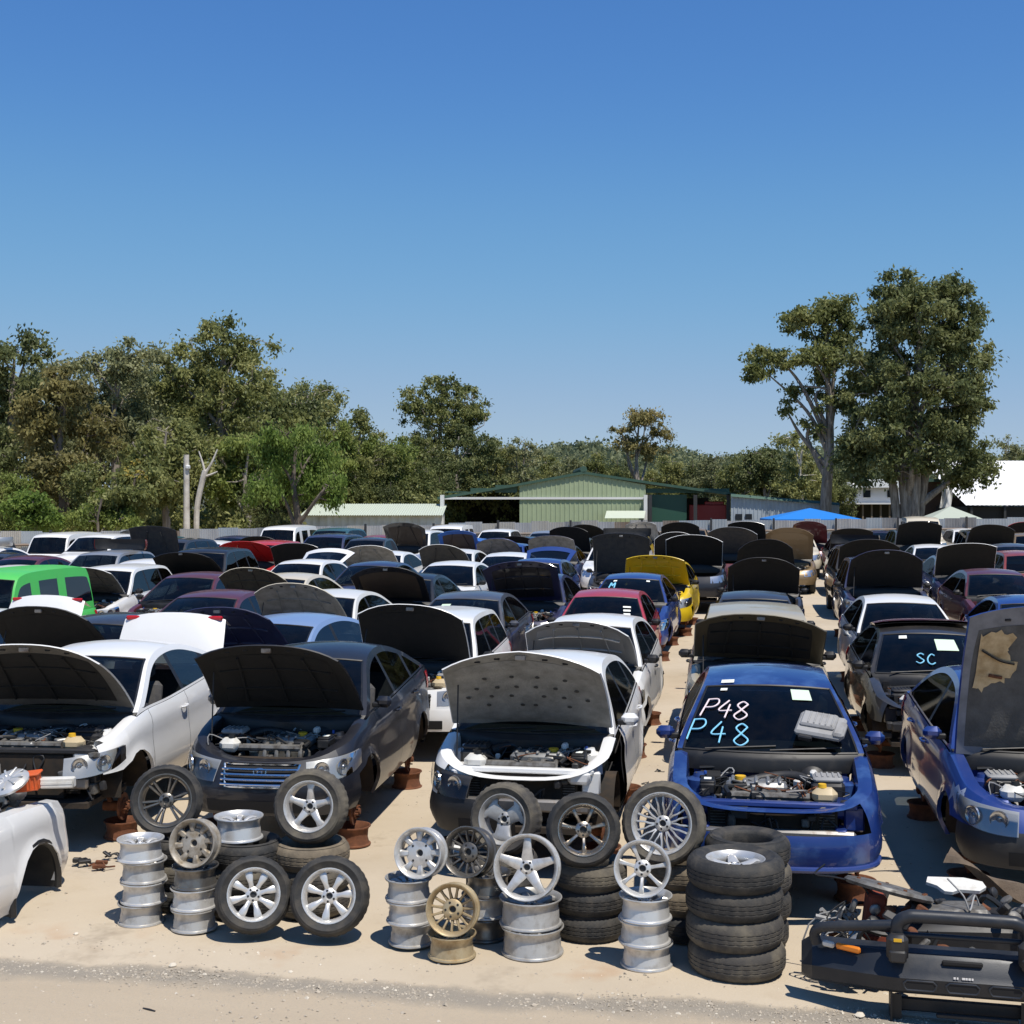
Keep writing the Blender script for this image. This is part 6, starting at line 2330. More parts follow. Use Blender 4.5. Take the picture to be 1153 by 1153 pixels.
    gum(34, 902, 92, 484, [(890, 495, 18, 8), (912, 500, 20, 10), (905, 520, 26, 18), (900, 545, 30, 16)], .2, 'slender pale-trunked tree between the rounded tree and airy gum', 'leaf_olive', 70, 80, .7, 'bark_pale')
    gum(35, 1132, 108, 486, [(1128, 500, 14, 10), (1140, 510, 14, 10), (1130, 525, 20, 14)], .16, 'wispy half-bare tree above the white roof', 'leaf_grey', 45, 45, .6)
    gum(36, 185, 64, 470, [(180, 490, 34, 20), (165, 520, 34, 26), (205, 520, 30, 26), (185, 550, 40, 24)], .24, 'olive tree with hanging leaves before the tallest bank tree', 'leaf_olive', 130, 105, .7)
    gum(37, 278, 66, 490, [(270, 505, 28, 18), (290, 530, 30, 26), (255, 545, 34, 26)], .2, 'yellow-green tree between the pale trunk and the weeping tree', 'leaf_fresh', 120, 105, .7)
    gum(38, 375, 89, 470, [(372, 490, 24, 20), (380, 520, 30, 24), (365, 555, 36, 22)], .2, 'pale yellowish tree directly right of the weeping tree', 'leaf_fresh', 110, 105, .7)
    gum(39, 150, 59, 522, [(152, 540, 26, 14), (145, 560, 34, 18)], .12, 'shrubby wattle with yellow flowers behind the fence', 'leaf_olive', 70, 110, .55, 'bark_dark', name='wattle')
    Q = leaf_quads([(at(153, 58.2) + Vector((rnd.uniform(-.5, .5), 0, rnd.uniform(4.2, 5.0))))[:] for _ in range(12)], [.18] * 12, [16] * 12, (.10, .04), np.random.default_rng(5))
    wat = [o for o in COL.objects if o.name.startswith('wattle')][0]
    me = quads('blossom', Q, ['flower'])
    bo = link(bpy.data.objects.new('blossom', me))
    bo.parent = wat
    bo.matrix_parent_inverse = wat.matrix_basis.inverted()
    gum(40, 42, 57, 553, [(42, 572, 26, 15), (30, 582, 22, 12), (58, 585, 22, 12)], .08, 'round bright green bush behind the fence', 'leaf_green', 80, 130, .45, 'bark_dark', (.24, .08), .9, name='bush')
    gum(41, 112, 57, 552, [(112, 570, 30, 16), (95, 582, 24, 12), (130, 584, 24, 12)], .08, 'wide yellowish bush beside the round green bush', 'leaf_fresh', 85, 130, .45, 'bark_dark', (.24, .07), .9, name='bush')
    # pale dead trunk with bare forked limbs
    o = empty('dead_tree', at(222, 61), PSI)
    tag(o, 'pale bare forked trunk standing in front of the bank', 'tree', 'trees behind the fence')
    m = 61 / FPX

    def q(x, y, dy=0):
        return ((x - 222) * m, dy, zpx(y, 61))
    mb = MB()
    mb.tube(dense3([q(221, 644), q(221, 600), q(222, 570), q(227, 545), q(231, 530)], 5), .13, 8)
    mb.build('trunk', ['bark_pale'], o)
    for pts, r in (([q(231, 532), q(228, 520), q(224, 508)], .06), ([q(230, 534), q(238, 522), q(245, 506)], .075), ([q(230, 537), q(238, 534), q(245, 531)], .06)):
        mb = MB()
        d = dense3(pts, 5)
        mb.tube(d, [r * (1 - .6 * i / len(d)) for i in range(len(d))], 7)
        mb.build('limb', ['bark_pale'], o)
    o = empty('pole', at(210, 60))
    tag(o, 'straight pale timber pole with a small lamp before the bank', 'pole')
    MB().tube([(0, 0, 0), (0, 0, zpx(512, 60))], [.17, .12], 10).build('shaft', ['bark_pale'], o)
    MB().box((.12, -.1, zpx(526, 60)), (.16, .22, .18), 0, .04).build('lamp', ['dish'], o)
    # --- filler trees of the bank: four crown meshes reused
    protos = []
    for k, lm in enumerate(('leaf_olive', 'leaf_dark', 'leaf_fresh', 'leaf_grey')):
        bl = [(0, 0, 7.6, 1.7, 1.7, 1.2), (-1.1, .3, 6, 1.6, 1.6, 1.5), (1.2, -.3, 6, 1.6, 1.6, 1.5), (0, 0, 4, 2.1, 2.1, 1.7), (.4, .5, 2.4, 1.9, 1.9, 1.2)]
        protos.append(tree_mesh(60 + k, 9, bl, [(0, 0, -.2, .22), (.1, 0, 3, .17), (-.1, 0, 6, .1), (0, 0, 8.6, .03)], 5, 110, 90, .85, (.38, .10), lm, 'bark_dark' if k % 2 else 'bark', .75))
    rr = random.Random(4)
    k = 0
    # (photo column, metres away, top row, mesh)
    spots = [(-35, 74, 400, 1), (-20, 60, 520, 0), (20, 60, 530, 2), (55, 78, 405, 3), (90, 75, 425, 1), (100, 60, 520, 0), (165, 80, 398, 1), (195, 82, 410, 0), (262, 70, 535, 1), (285, 80, 415, 0), (305, 62, 520, 1), (320, 82, 430, 1), (360, 96, 450, 3), (392, 95, 478, 1), (420, 96, 486, 0), (400, 88, 530, 0), (440, 88, 540, 1), (470, 90, 520, 0), (468, 98, 490, 0), (495, 92, 535, 1), (530, 104, 490, 1), (560, 100, 495, 0), (575, 102, 505, 1), (615, 104, 512, 0), (640, 100, 514, 3), (670, 108, 510, 0), (695, 110, 514, 1), (750, 112, 512, 0), (780, 112, 515, 1), (805, 110, 512, 3), (835, 104, 512, 0), (885, 104, 518, 1), (920, 96, 530, 0), (945, 98, 520, 1), (965, 110, 515, 0), (1148, 116, 505, 1), (1165, 112, 498, 0), (1110, 118, 510, 3)]
    words = ['olive gum tree', 'dark leafy tree', 'yellow-green leafy tree', 'grey-green gum tree']
    order = {}
    for s_ in sorted(spots):
        g_ = (s_[3], s_[1] < 70, 0 if s_[0] < 470 else (1 if s_[0] < 860 else 2))
        order.setdefault(g_, []).append(s_)
    nth = ['first', 'second', 'third', 'fourth', 'fifth', 'sixth', 'seventh', 'eighth']
    for (px, D, top, mi) in spots:
        zt = zpx(top, D)
        s = zt / 8.9
        w = ['in the left bank of trees', 'beyond the sheds in the middle', 'on the right beyond the house'][0 if px < 470 else (1 if px < 860 else 2)]
        depth = 'filling the front' if D < 70 else 'filling the back'
        if px >= 470:
            depth = 'standing'
        ol = order[(mi, D < 70, 0 if px < 470 else (1 if px < 860 else 2))]
        put_tree(protos[mi], at(px, D), (f'{nth[ol.index((px, D, top, mi))]} {words[mi]} from the left, {depth} {w}' if len(ol) > 1 else f'{words[mi]} {depth} {w}'), rr.uniform(0, 6), s, 1.0, 'bank_tree', 'tree', f'{words[mi]}s {depth} {w}')
    # --- far wooded rise: one mass
    rg = np.random.default_rng(8)
    cs, rs = [], []
    for k in range(2600):
        px = rg.uniform(380, 1260)
        D = rg.uniform(135, 330)
        t = (D - 135) / 195
        top = 1.6 + 14.5 * t ** .8 + 1.6 * math.sin(px * .021) + 1.2 * math.sin(px * .057 + D * .03)
        h = rg.uniform(2.0, 6.5)
        c = at(px, D, top * .75 + rg.uniform(-1, 1) * .8 + h * .3)
        cs.append(tuple(c))
        rs.append(rg.uniform(1.3, 2.6))
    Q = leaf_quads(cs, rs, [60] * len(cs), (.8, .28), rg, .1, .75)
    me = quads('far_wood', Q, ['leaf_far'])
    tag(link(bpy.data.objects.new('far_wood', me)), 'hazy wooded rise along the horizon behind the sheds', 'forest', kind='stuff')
    # the rise it grows on
    mb = MB()
    G = []
    for D in (125, 160, 200, 250, 330, 420):
        t = max(0, (D - 135) / 195)
        G.append([at(px, D, -.3 if D == 125 else .2 + 9.5 * t ** .8) for px in range(200, 1500, 100)])
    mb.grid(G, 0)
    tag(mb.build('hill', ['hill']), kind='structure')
    # low scrub under the bank so no light shows below the crowns
    cs = [tuple(at(rg.uniform(-60, 322), rg.uniform(65, 84), rg.uniform(.3, 2.4))) for _ in range(430)] + [tuple(at(rg.uniform(322, 620), rg.uniform(86, 100), rg.uniform(.3, 3.4))) for _ in range(260)]
    Q = leaf_quads(cs, [1.0] * len(cs), [90] * len(cs), (.27, .08), rg, .2, .8)
    tag(link(bpy.data.objects.new('undergrowth', quads('undergrowth', Q, ['leaf_olive']))), 'tangled low scrub under the bank of trees', 'undergrowth', kind='stuff')


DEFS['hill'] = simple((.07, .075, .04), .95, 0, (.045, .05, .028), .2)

# ------------------------------------------------------------------ the yard's cars
UP = lambda a, l='liner_black': ('up', a, l)
CARS = [
    # front row
    dict(t='arcsedan', x=120, b=11.35, lift=.2, yaw=4.5, slam=False, lod=0, paint='white', hood=UP(44), boot=('lid', 66, .62), bumper=None, nose=False, lamps='right', hoodpaint='white', hoodinner='liner_mid', liner_style='ribs', nowin=((0, 1),), eng=1, nomirror=(1,),
         label='white sedan with hood and boot raised, front bumper gone, front row'),
    dict(t='arcsedan', x=364, b=11.5, lift=.22, scale=(.95, .97, 1), corner=.13, lod=0, paint='midnight', hood=UP(44), slat='chrome', hoodpaint='midnight', liner_style='ribs', nowin=((0, 1),), eng=0, yaw=2.5,
         label='black sedan with chrome grille and raised black hood, front row'),
    dict(t='hatch', x=617, b=11.3, lift=.18, dark_bumper=True, bowl='plastic', nomirror=(-1,), lod=0, paint='white', hood=UP(50, 'liner_grey'), liner_style='quilt', hoodinner='liner_grey', peak=.07, corner=.12, bumper='left', nose=False, lamps='left', nofender=(1,), eng=2, seat='seat_cloth',
         label='white hatchback with raised grey quilted hood lining and broken front bumper'),
    dict(t='sedan', x=864, b=10.5, lift=.2, intake=False, lod=0, paint='faded_blue', hood='off', lamps=None, grille=None, nose=False, eng=3, paint_mirror=True,
         marks=[(write('P48', -.86, .42, .34, .60, .3), 'chalk_pink', .008), (write('P48', -.92, .10, .33, .78, 0), 'chalk_blue', .008)],
         stickers=[(-.70, .88, .1, .05, 'paper'), (.33, .72, .27, .2, 'paper_green')], label='blue sedan without hood, P48 chalked on its windscreen'),
    dict(t='sedan', x=1150, b=10.85, lift=.2, pop=False, lod=0, paint='royal', hood=UP(77, 'liner_mid'), liner_style='full', hoodinner='primer_grey', eng=0, dark_bumper=True, rodside=1, hoodlen=1.36, corner=.07,
         label='royal blue sedan with upright hood and torn lining at the frame edge'),
    # second row
    dict(t='sedan', x=-30, b=15.9, lod=1, paint='white', hood=UP(40), boot=('lid', 62, .62), label='white sedan with open boot behind the front-row white sedan, cut by the frame'),
    dict(t='sedan', x=132, b=16.0, lod=1, paint='charcoal', hood=UP(42), label='charcoal sedan with raised black hood behind the front-row white sedan'),
    dict(t='sedan', x=320, b=15.9, lod=1, paint='sky_blue', hood=UP(50, 'navy'), hoodpaint='navy', yaw=-7, label='pale blue sedan with a navy hood raised behind the black sedan'),
    dict(t='wagon', x=493, b=16.3, lod=1, paint='white', hood=UP(54), scale=(1, .9, 1), label='white wagon with big black raised hood behind the black sedan'),
    dict(t='hatch', x=668, b=16.4, lod=1, paint='white', hood=UP(42, 'silver'), hoodpaint='white', hoodinner='silver', liner_style='ribs', paint_mirror=False, label='white rounded hatchback with silver hood underside behind the front-row hatchback'),
    dict(t='suv', x=851, b=16.35, lod=1, paint='gold_cream', hood=UP(42), hoodpaint='olive', hoodinner='olive', lift=.05, hoodlen=1.0, label='cream four-wheel-drive with dark raised hood directly behind the blue P48 sedan'),
    dict(t='sedan', x=1040, b=16.2, lod=1, paint='black', hood='off', lamps=None, paint_mirror=False, grille=None, nose=False, bumper=None,
         marks=[(write('SC', -.3, .2, .26, .7, .3), 'chalk_blue', .009)], stickers=[(-.6, .82, .16, .1, 'paper'), (.1, .5, .4, .3, 'paper_green')], label='stripped black sedan with blue chalk letters on its windscreen'),
    # third row
    dict(t='troopy', x=6, b=20.3, fix=True, lift=.05, scale=(1, .93, .94),  lod=1, paint='green', hood='shut', side_glass='tinted', bumper=None, mirror=False, marks=[(write('S38', -.55, .35, .5, .75), 'chalk_white', .02)], name='off_road_wagon', yaw=-2, label='bright green box-bodied off-road wagon with S38 on its windscreen'),
    dict(t='sedan', x=243, b=20.4, lod=1, paint='maroon', hood='shut', hoodpaint='black', label='maroon sedan with a black closed hood behind the charcoal sedan'),
    dict(t='sedan', x=388, b=21.6, lod=1, paint='white_b', hood=UP(44, 'liner_grey'), liner_style='ribs', hoodpaint='cream', label='off-white sedan with wide ribbed grey hood lining behind the pale blue sedan'),
    dict(t='sedan', x=527, b=20.5, lod=1, paint='slate', hood='off', paint_mirror=True, stickers=[(-.6, .6, .25, .16, 'paper_green'), (.72, .12, .12, .06, 'paper')], label='slate grey sedan with dark windscreen and no hood left of the red hatchback'),
    dict(t='hatch', x=684, b=21.3, lod=1, paint='crimson', hood='off', bumper=None, grille=None, nose=False, lamps=None, stickers=[(.5, .5, .18, .06, 'paper'), (.5, .62, .2, .05, 'paper'), (.5, .38, .16, .06, 'paper')], label='red hatchback with white strips on its windscreen behind the rounded hatchback'),
    dict(t='sedan', x=850, b=21.4, lod=1, paint='charcoal', hood='off', bumper=None, nose=False, lamps=None, label='charcoal sedan without hood behind the cream four-wheel-drive'),
    dict(t='sedan', x=1013, b=21.0, lod=1, paint='white', hood='off', bumper=None, lamps=None, nose=False, grille=None, paint_mirror=False, label='white sedan without hood or front bumper behind the stripped black sedan'),
    dict(t='sedan', x=1163, b=21.2, lod=1, paint='royal', hood='off', label='royal blue sedan behind the upright hood, mostly cut by the frame'),
    # fourth row on: D is the distance of the car's middle
    dict(t='hatch', x=222, D=28.3, lod=1, paint='maroon', hood='off', label='maroon hatchback low between the navy four-wheel-drive and stripped cream car'),
    dict(t='sedan', x=308, D=28.0, lod=1, paint='cream', hood=UP(46, 'liner_dark'), bumper=None, nose=False, lamps=None, grille=None, label='stripped cream sedan with bare engine bay behind the maroon sedan'),
    dict(t='sedan', x=452, D=27.8, lod=1, paint='midnight', hood=UP(48, 'brown'), label='dark sedan with brownish raised hood behind the slate grey sedan'),
    dict(t='sedan', x=603, D=28.4, lod=1, paint='navy', hood=UP(52, 'midnight'), label='navy sedan with navy raised hood left of the red hatchback roof'),
    dict(t='sedan', x=716, D=28.9, lod=1, paint='blue', hood='off', marks=[(write('M', -.66, .5, .3, .6), 'chalk_blue', .014)], stickers=[(-.62, .84, .12, .08, 'paper'), (.5, .84, .12, .08, 'paper')], label='blue sedan with a chalk M on its windscreen behind the red hatchback'),
    dict(t='sedan', x=858, D=30.4, lod=1, paint='black', hood=UP(52), label='black sedan with arched raised hood behind the charcoal sedan'),
    dict(t='suv', x=990, D=29.6, lod=1, paint='navy', hood=UP(48), label='navy four-wheel-drive with wide black hood behind the white sedan'),
    dict(t='sedan', x=1118, D=29.6, lod=1, paint='maroon', hood='off', label='maroon sedan with sloping windscreen beside the navy four-wheel-drive'),
    dict(t='wagon', x=140, D=30.6, lod=1, paint='white', hood=UP(40, 'liner_dark'), wheels=True, yaw=5, label='white wagon on its wheels beside the green off-road wagon'),
    dict(t='suv', x=222, D=34.0, lod=1, paint='midnight', hood=UP(30), wheels=True, yaw=5, label='midnight blue four-wheel-drive with bright lamps beside the white wagon'),
    dict(t='hatch', x=352, D=33.2, lod=1, paint='white', hood='off', boot=('hatch', 12, .95), label='white hatchback with its glazed tailgate swung up'),
    dict(t='sedan', x=410, D=33.0, lod=1, paint='navy', hood='shut', label='dark blue sedan with plain roof right of the glazed raised tailgate'),
    dict(t='sedan', x=506, D=32.6, lod=1, paint='white', hood='shut', label='white sedan with closed hood behind the slate grey sedan'),
    dict(t='hatch', x=610, D=33.6, lod=1, paint='blue', hood='off', boot=('hatch', 14, .9), label='blue hatchback with its tailgate raised behind the navy raised hood'),
    dict(t='hatch', x=744, D=32.6, lod=1, paint='yellow', hood=UP(48, 'yellow'), label='bright yellow hatchback with yellow raised hood'),
    dict(t='sedan', x=712, D=36.6, lod=1, paint='charcoal', hood=UP(70, 'liner_dark'), hoodpaint='charcoal', liner_style='full', label='charcoal sedan with square dark hood upright behind the blue M sedan'),
    dict(t='suv', x=770, D=38.6, lod=2, paint='midnight', hood=UP(58), hoodpaint='white', label='dark four-wheel-drive with a white-topped raised hood behind the yellow hatchback'),
    dict(t='sedan', x=860, D=37.4, lod=2, paint='black', hood=UP(58), label='black sedan, fifth of its column from the blue P48 sedan'),
    dict(t='suv', x=972, D=36.6, lod=2, paint='black', hood=UP(48), label='black four-wheel-drive with broad raised hood beyond the navy four-wheel-drive'),
    dict(t='sedan', x=1086, D=37.0, lod=2, paint='navy', hood=UP(52), hoodpaint='white', label='navy sedan with white-edged black hood before the brick red wagon'),
    dict(t='wagon', x=1146, D=37.0, lod=2, paint='brick', hood='shut', label='brick red wagon at the frame edge above the maroon sedan'),
    dict(t='suv', x=297, D=40.6, lod=2, paint='red', hood=UP(38, 'red'), yaw=3, label='red four-wheel-drive with red raised hood'),
    dict(t='sedan', x=30, D=37.2, lod=2, paint='maroon', hood='shut', label='maroon sedan behind the green off-road wagon'),
    dict(t='wagon', x=126, D=38.6, lod=2, paint='silver', hood='shut', label='silver wagon behind the white wagon on wheels'),
    dict(t='suv', x=190, D=42.0, lod=2, paint='charcoal', hood=UP(78, 'liner_dark'), hoodpaint='black', label='charcoal four-wheel-drive with its hood bolt upright near the fence'),
    dict(t='sedan', x=457, D=39.4, lod=2, paint='white', hood=UP(46, 'liner_grey'), label='white sedan with rounded grey hood lining behind the dark blue sedan'),
    dict(t='sedan', x=505, D=41.0, lod=2, paint='white_b', hood=UP(44, 'liner_dark'), label='white sedan with dark ribbed hood lining right of the grey-lined hood'),
    dict(t='sedan', x=560, D=38.6, lod=2, paint='white', hood='off', label='white sedan with bare engine bay left of the blue raised tailgate'),
    dict(t='sedan', x=575, D=44.6, lod=2, paint='blue', hood=UP(44, 'liner_grey'), label='blue sedan under a low grey hood lining behind the white bare-bay sedan'),
    dict(t='sedan', x=628, D=43.6, lod=2, paint='navy', hood=UP(50, 'liner_grey'), label='navy sedan with tall pale grey hood lining in the middle'),
    dict(t='wagon', x=686, D=43.4, lod=2, paint='white', hood='shut', label='white wagon with long clean roof behind the upright square hood'),
    dict(t='wagon', x=722, D=47.6, lod=2, paint='white', hood='shut', label='white wagon half behind the other clean-roofed wagon'),
    dict(t='suv', x=812, D=44.6, lod=2, paint='maroon', hood=UP(60, 'liner_dark'), hoodpaint='silver', label='maroon four-wheel-drive with grey hood between the black raised hoods'),
    dict(t='sedan', x=876, D=45.0, lod=2, paint='bronze', hood=UP(64, 'bronze'), label='bronze sedan with square bronze hood near the far end of its column'),
    dict(t='ute', x=415, D=45.0, lod=2, paint='black', hood='off', name='wrecked_ute', cat='ute', label='black stripped ute with bare chassis front'),
    dict(t='suv', x=357, D=46.5, lod=2, paint='navy', hood='shut', label='dark blue four-wheel-drive right of the red one'),
    dict(t='sedan', x=325, D=46.6, lod=2, paint='charcoal', hood=UP(40), label='charcoal sedan with black hood behind the red four-wheel-drive'),
    dict(t='hatch', x=540, D=48.6, lod=2, paint='bright_blue', hood=UP(52, 'brown'), label='bright blue hatchback with brown hood underside'),
    dict(t='sedan', x=592, D=50.4, lod=2, paint='black', hood=UP(36), label='black sedan with a low black hood behind the bright blue hatchback'),
    dict(t='sedan', x=650, D=50.0, lod=2, paint='charcoal', hood=UP(56), label='charcoal sedan with round black hood left of the yellow hood'),
    dict(t='hatch', x=692, D=53.0, lod=2, paint='yellow', hood=UP(46, 'yellow'), label='far yellow hatchback with its hood raised near the fence'),
    dict(t='sedan', x=762, D=47.0, lod=2, paint='white', hood=UP(50), label='white sedan with black hood behind the dark four-wheel-drive'),
    dict(t='sedan', x=770, D=54.0, lod=2, paint='black', hood=UP(56), label='black sedan with raised hood close to the fence below the green panel'),
    dict(t='sedan', x=815, D=52.0, lod=2, paint='silver', hood=UP(40, 'liner_dark'), label='silver sedan with tilted hood behind the grey-hooded four-wheel-drive'),
    dict(t='suv', x=850, D=56.0, lod=2, paint='silver', hood=UP(50), label='silver four-wheel-drive close to the fence left of the bronze sedan'),
    dict(t='wagon', x=884, D=52.6, lod=2, paint='cream', hood='shut', label='cream wagon behind the square bronze hood'),
    dict(t='sedan', x=908, D=57.6, lod=2, paint='maroon', hood=UP(54, 'maroon'), label='maroon sedan with maroon hood close to the fence below the gazebo'),
    dict(t='sedan', x=962, D=43.6, lod=2, paint='navy', hood='shut', label='navy sedan with plain roof before the fence right of the bronze sedan'),
    dict(t='sedan', x=955, D=51.0, lod=2, paint='midnight', hood=UP(46), label='midnight sedan with black hood close to the fence beside the gazebo'),
    dict(t='sedan', x=1050, D=43.4, lod=2, paint='white', hood='off', label='white sedan in front of two black raised hoods near the fence'),
    dict(t='suv', x=1028, D=50.6, lod=2, paint='charcoal', hood=UP(54), label='charcoal four-wheel-drive with black hood under the big tree'),
    dict(t='suv', x=1108, D=50.0, lod=2, paint='black', hood=UP(56), label='black four-wheel-drive with humped hood before the fence at the white roof'),
    dict(t='sedan', x=1140, D=44.0, lod=2, paint='slate', hood='shut', label='slate sedan behind the brick red wagon'),
    dict(t='troopy', x=1036, D=57.4, lod=2, paint='cream', hood='shut', name='off_road_wagon', label='tall cream off-road wagon against the fence under the big tree'),
    dict(t='wagon', x=1080, D=56.6, lod=2, paint='white', hood='shut', label='white wagon against the fence between tall cream wagon and humped hood'),
    dict(t='wagon', x=1160, D=51.0, lod=2, paint='bronze', hood='shut', label='bronze wagon at the frame edge close to the fence'),
    dict(t='sedan', x=1002, D=56.8, lod=2, paint='navy', hood='shut', label='navy sedan against the fence left of the tall cream wagon'),
    dict(t='troopy', x=55, D=46.5, lod=2, paint='white', hood='shut', scale=(1, 1, .86), name='off_road_wagon', label='white off-road wagon before the fence behind the maroon sedan'),
    dict(t='suv', x=108, D=46.6, lod=2, paint='white', hood='shut', label='white four-wheel-drive before the fence left of the upright hood'),
    dict(t='sedan', x=2, D=43.6, lod=2, paint='white', hood='off', label='white sedan before the fence cut by the frame'),
    dict(t='sedan', x=236, D=47.4, lod=2, paint='white', hood='shut', label='white sedan before the fence left of the red four-wheel-drive'),
    dict(t='sedan', x=270, D=52.0, lod=2, paint='navy', hood='shut', label='navy sedan before the fence behind the red four-wheel-drive'),
    dict(t='troopy', x=318, D=52.6, lod=2, paint='white', hood='shut', scale=(1, 1, .9), name='off_road_wagon', label='white off-road wagon with side windows before the fence near the weeping tree'),
    dict(t='suv', x=372, D=53.0, lod=2, paint='teal', hood='shut', label='dark teal four-wheel-drive before the fence near the low shed'),
    dict(t='sedan', x=424, D=52.4, lod=2, paint='brick', hood='shut', label='dull red sedan before the fence near the low shed'),
    dict(t='suv', x=468, D=50.4, lod=2, paint='white', hood=UP(62, 'brown'), hoodpaint='charcoal', label='white four-wheel-drive with brown raised hood right of the stripped ute'),
    dict(t='troopy', x=505, D=56.6, lod=2, paint='white', hood='shut', scale=(1, 1, .85), name='off_road_wagon', label='white off-road wagon before the fence at the green shed corner'),
    dict(t='wagon', x=560, D=56.6, lod=2, paint='white', hood='shut', label='white wagon before the fence at the open dark bay'),
    dict(t='sedan', x=618, D=57.0, lod=2, paint='silver', hood='shut', label='silver sedan before the fence below the green gable'),
    dict(t='sedan', x=663, D=57.4, lod=2, paint='black', hood=UP(48), label='black sedan with domed hood before the fence below the green gable'),
    dict(t='hatch', x=728, D=58.2, lod=2, paint='silver', hood=UP(60, 'silver'), label='silver hatchback with bright hood before the fence below the awning'),
]


def place_cars():
    foot = []
    for sp in CARS:
        sp.setdefault('lift', .14 if sp['lod'] == 1 else .08)
        T = TYPES[sp['t']]
        if 'D' in sp:
            m = at(sp['x'], sp['D'])
            sp['b'] = m.y - T['L'] * .5
        br = sp['b'] + T['L'] * .5
        tt = (sp['x'] - CX) / FPX
        a = br * (tt * CP - SP) / (CP + tt * SP)
        foot.append([sp, a, br, T['L'] * sp.get('scale', (1, 1, 1))[1], T['W']])
    # nudge apart cars that would touch
    for it in range(60):
        moved = False
        for i in range(len(foot)):
            for j in range(i + 1, len(foot)):
                A, B = foot[i], foot[j]
                dx, dy = B[1] - A[1], B[2] - A[2]
                ox, oy = (A[4] + B[4]) / 2 + .08 - abs(dx), (A[3] + B[3]) / 2 + .08 - abs(dy)
                if ox > 0 and oy > 0:
                    moved = True
                    wa = .0 if A[0].get('fix') or A[0]['lod'] == 0 else (1.0 if B[0].get('fix') else .5)
                    if ox < oy * .8:
                        s = ox * (1 if dx > 0 else -1)
                        A[1] -= s * wa * .6
                        B[1] += s * (1 - wa) * .6
                    else:
                        s = oy * (1 if dy > 0 else -1)
                        A[2] -= s * wa * .6
                        B[2] += s * (1 - wa) * .6
        if not moved:
            break
    # more wrecks wherever the far rows still have room
    rr = random.Random(31)
    kinds = ['sedan', 'hatch', 'sedan', 'wagon', 'suv', 'ute']
    say = {'white': 'white', 'silver': 'silver', 'navy': 'navy', 'charcoal': 'charcoal', 'brick': 'dull red', 'cream': 'cream', 'black': 'black', 'sky_blue': 'pale blue', 'red': 'red', 'grey_green': 'grey-green', 'bronze': 'bronze', 'teal': 'teal'}
    word = {'sedan': 'sedan', 'hatch': 'hatchback', 'wagon': 'wagon', 'suv': 'four-wheel-drive', 'ute': 'ute'}
    seen = set()
    for y in np.arange(30, 61, .45):
        for x in np.arange(-26, 14, .3):
            p = Vector((x, y, 0))
            lx, D = p.x * CP + p.y * SP, -p.x * SP + p.y * CP
            px = CX + lx / D * FPX
            t = kinds[rr.randrange(6)]
            L_, W_ = TYPES[t]['L'], TYPES[t]['W']
            fd = np.interp(px, [-70, 180, 330, 560, 800, 1010, 1240], [52, 54, 56, 60, 62, 62.5, 63])
            if not (-15 < px < 1170) or D + L_ / 2 > fd - .4 or abs(lx / D * FPX + CX - (830 + (905 - 830) * 30 / D)) < 14:
                continue
            if any(abs(x - f[1]) < (W_ + f[4]) / 2 + .06 and abs(y - f[2]) < (L_ + f[3]) / 2 + .08 for f in foot):
                continue
            c = rr.choice(list(say))
            up = rr.random() < .55
            fr = [f for f in foot if f[2] < y - 2 and 'label' in f[0]]
            nb = min(fr, key=lambda f: (f[1] - x) ** 2 * 4 + (f[2] - y) ** 2)[0]
            lab = f"{say[c]} {word[t]} {'with raised hood ' if up else ''}right behind the {' '.join(nb['label'].split()[:5 if up else 7]).rstrip(',')}"
            if lab in seen:
                continue
            seen.add(lab)
            hd = UP(rr.uniform(38, 66), rr.choice(['liner_black', 'liner_black', 'liner_dark', 'liner_grey', 'brown'])) if up else rr.choice(['shut', 'off'])
            sp = dict(t=t, x=px, lod=2, paint=c, hood=hd, lift=.08, label=lab)
            if t == 'ute':
                sp.update(name='wrecked_ute', cat='ute')
            CARS.append(sp)
            foot.append([sp, x, y, L_, W_])
    print('car spacing settled after', it, 'cars', len(foot))
    for sp, a, br, L_, W_ in foot:
        sp['b'] = br - TYPES[sp['t']]['L'] * .5
        p = Vector((a, br, 0))
        lx, D = p.x * CP + p.y * SP, -p.x * SP + p.y * CP
        sp['x'] = CX + lx / D * FPX
        build_car(sp)
    # rusty rims that carry the nearer cars
    mb = MB()
    R, w = .175, .2
    mb.lathe([(R, .2), (R, .188), (R - .015, .18), (R - .025, .15), (R - .03, .08), (R - .015, .02), (R, .012), (R, 0), (R - .012, 0), (R - .055, .08), (R - .055, .12), (R - .012, .2), (R, .2)], 28, 0)
    mb.lathe([(R - .05, .10), (.1, .13), (.08, .12), (.03, .12)], 20, 0)
    me = mb.mesh('steel_rim', ['rust_orange'])
    names = {}
    for sp in CARS:
        for k, (x, y, h) in enumerate(sp.get('_st', ())):
            q = link(bpy.data.objects.new('prop_rim', me))
            q.location = (x, y, slope(y))
            q.scale = (1, 1, h / .2)
            corner = ['front wheel on the side towards the frame right', 'rear wheel on the side towards the frame right', 'front wheel on the side towards the frame left', 'rear wheel on the side towards the frame left'][k]
            tag(q, f'rusty rim propping the {corner} of {" ".join(sp["label"].split()[:6])}'.replace('wheel on the side towards the frame ', 'corner '), 'rim', 'rusty rims propping up the cars')


def car(words):
    return [s for s in CARS if words in s['label']][0]


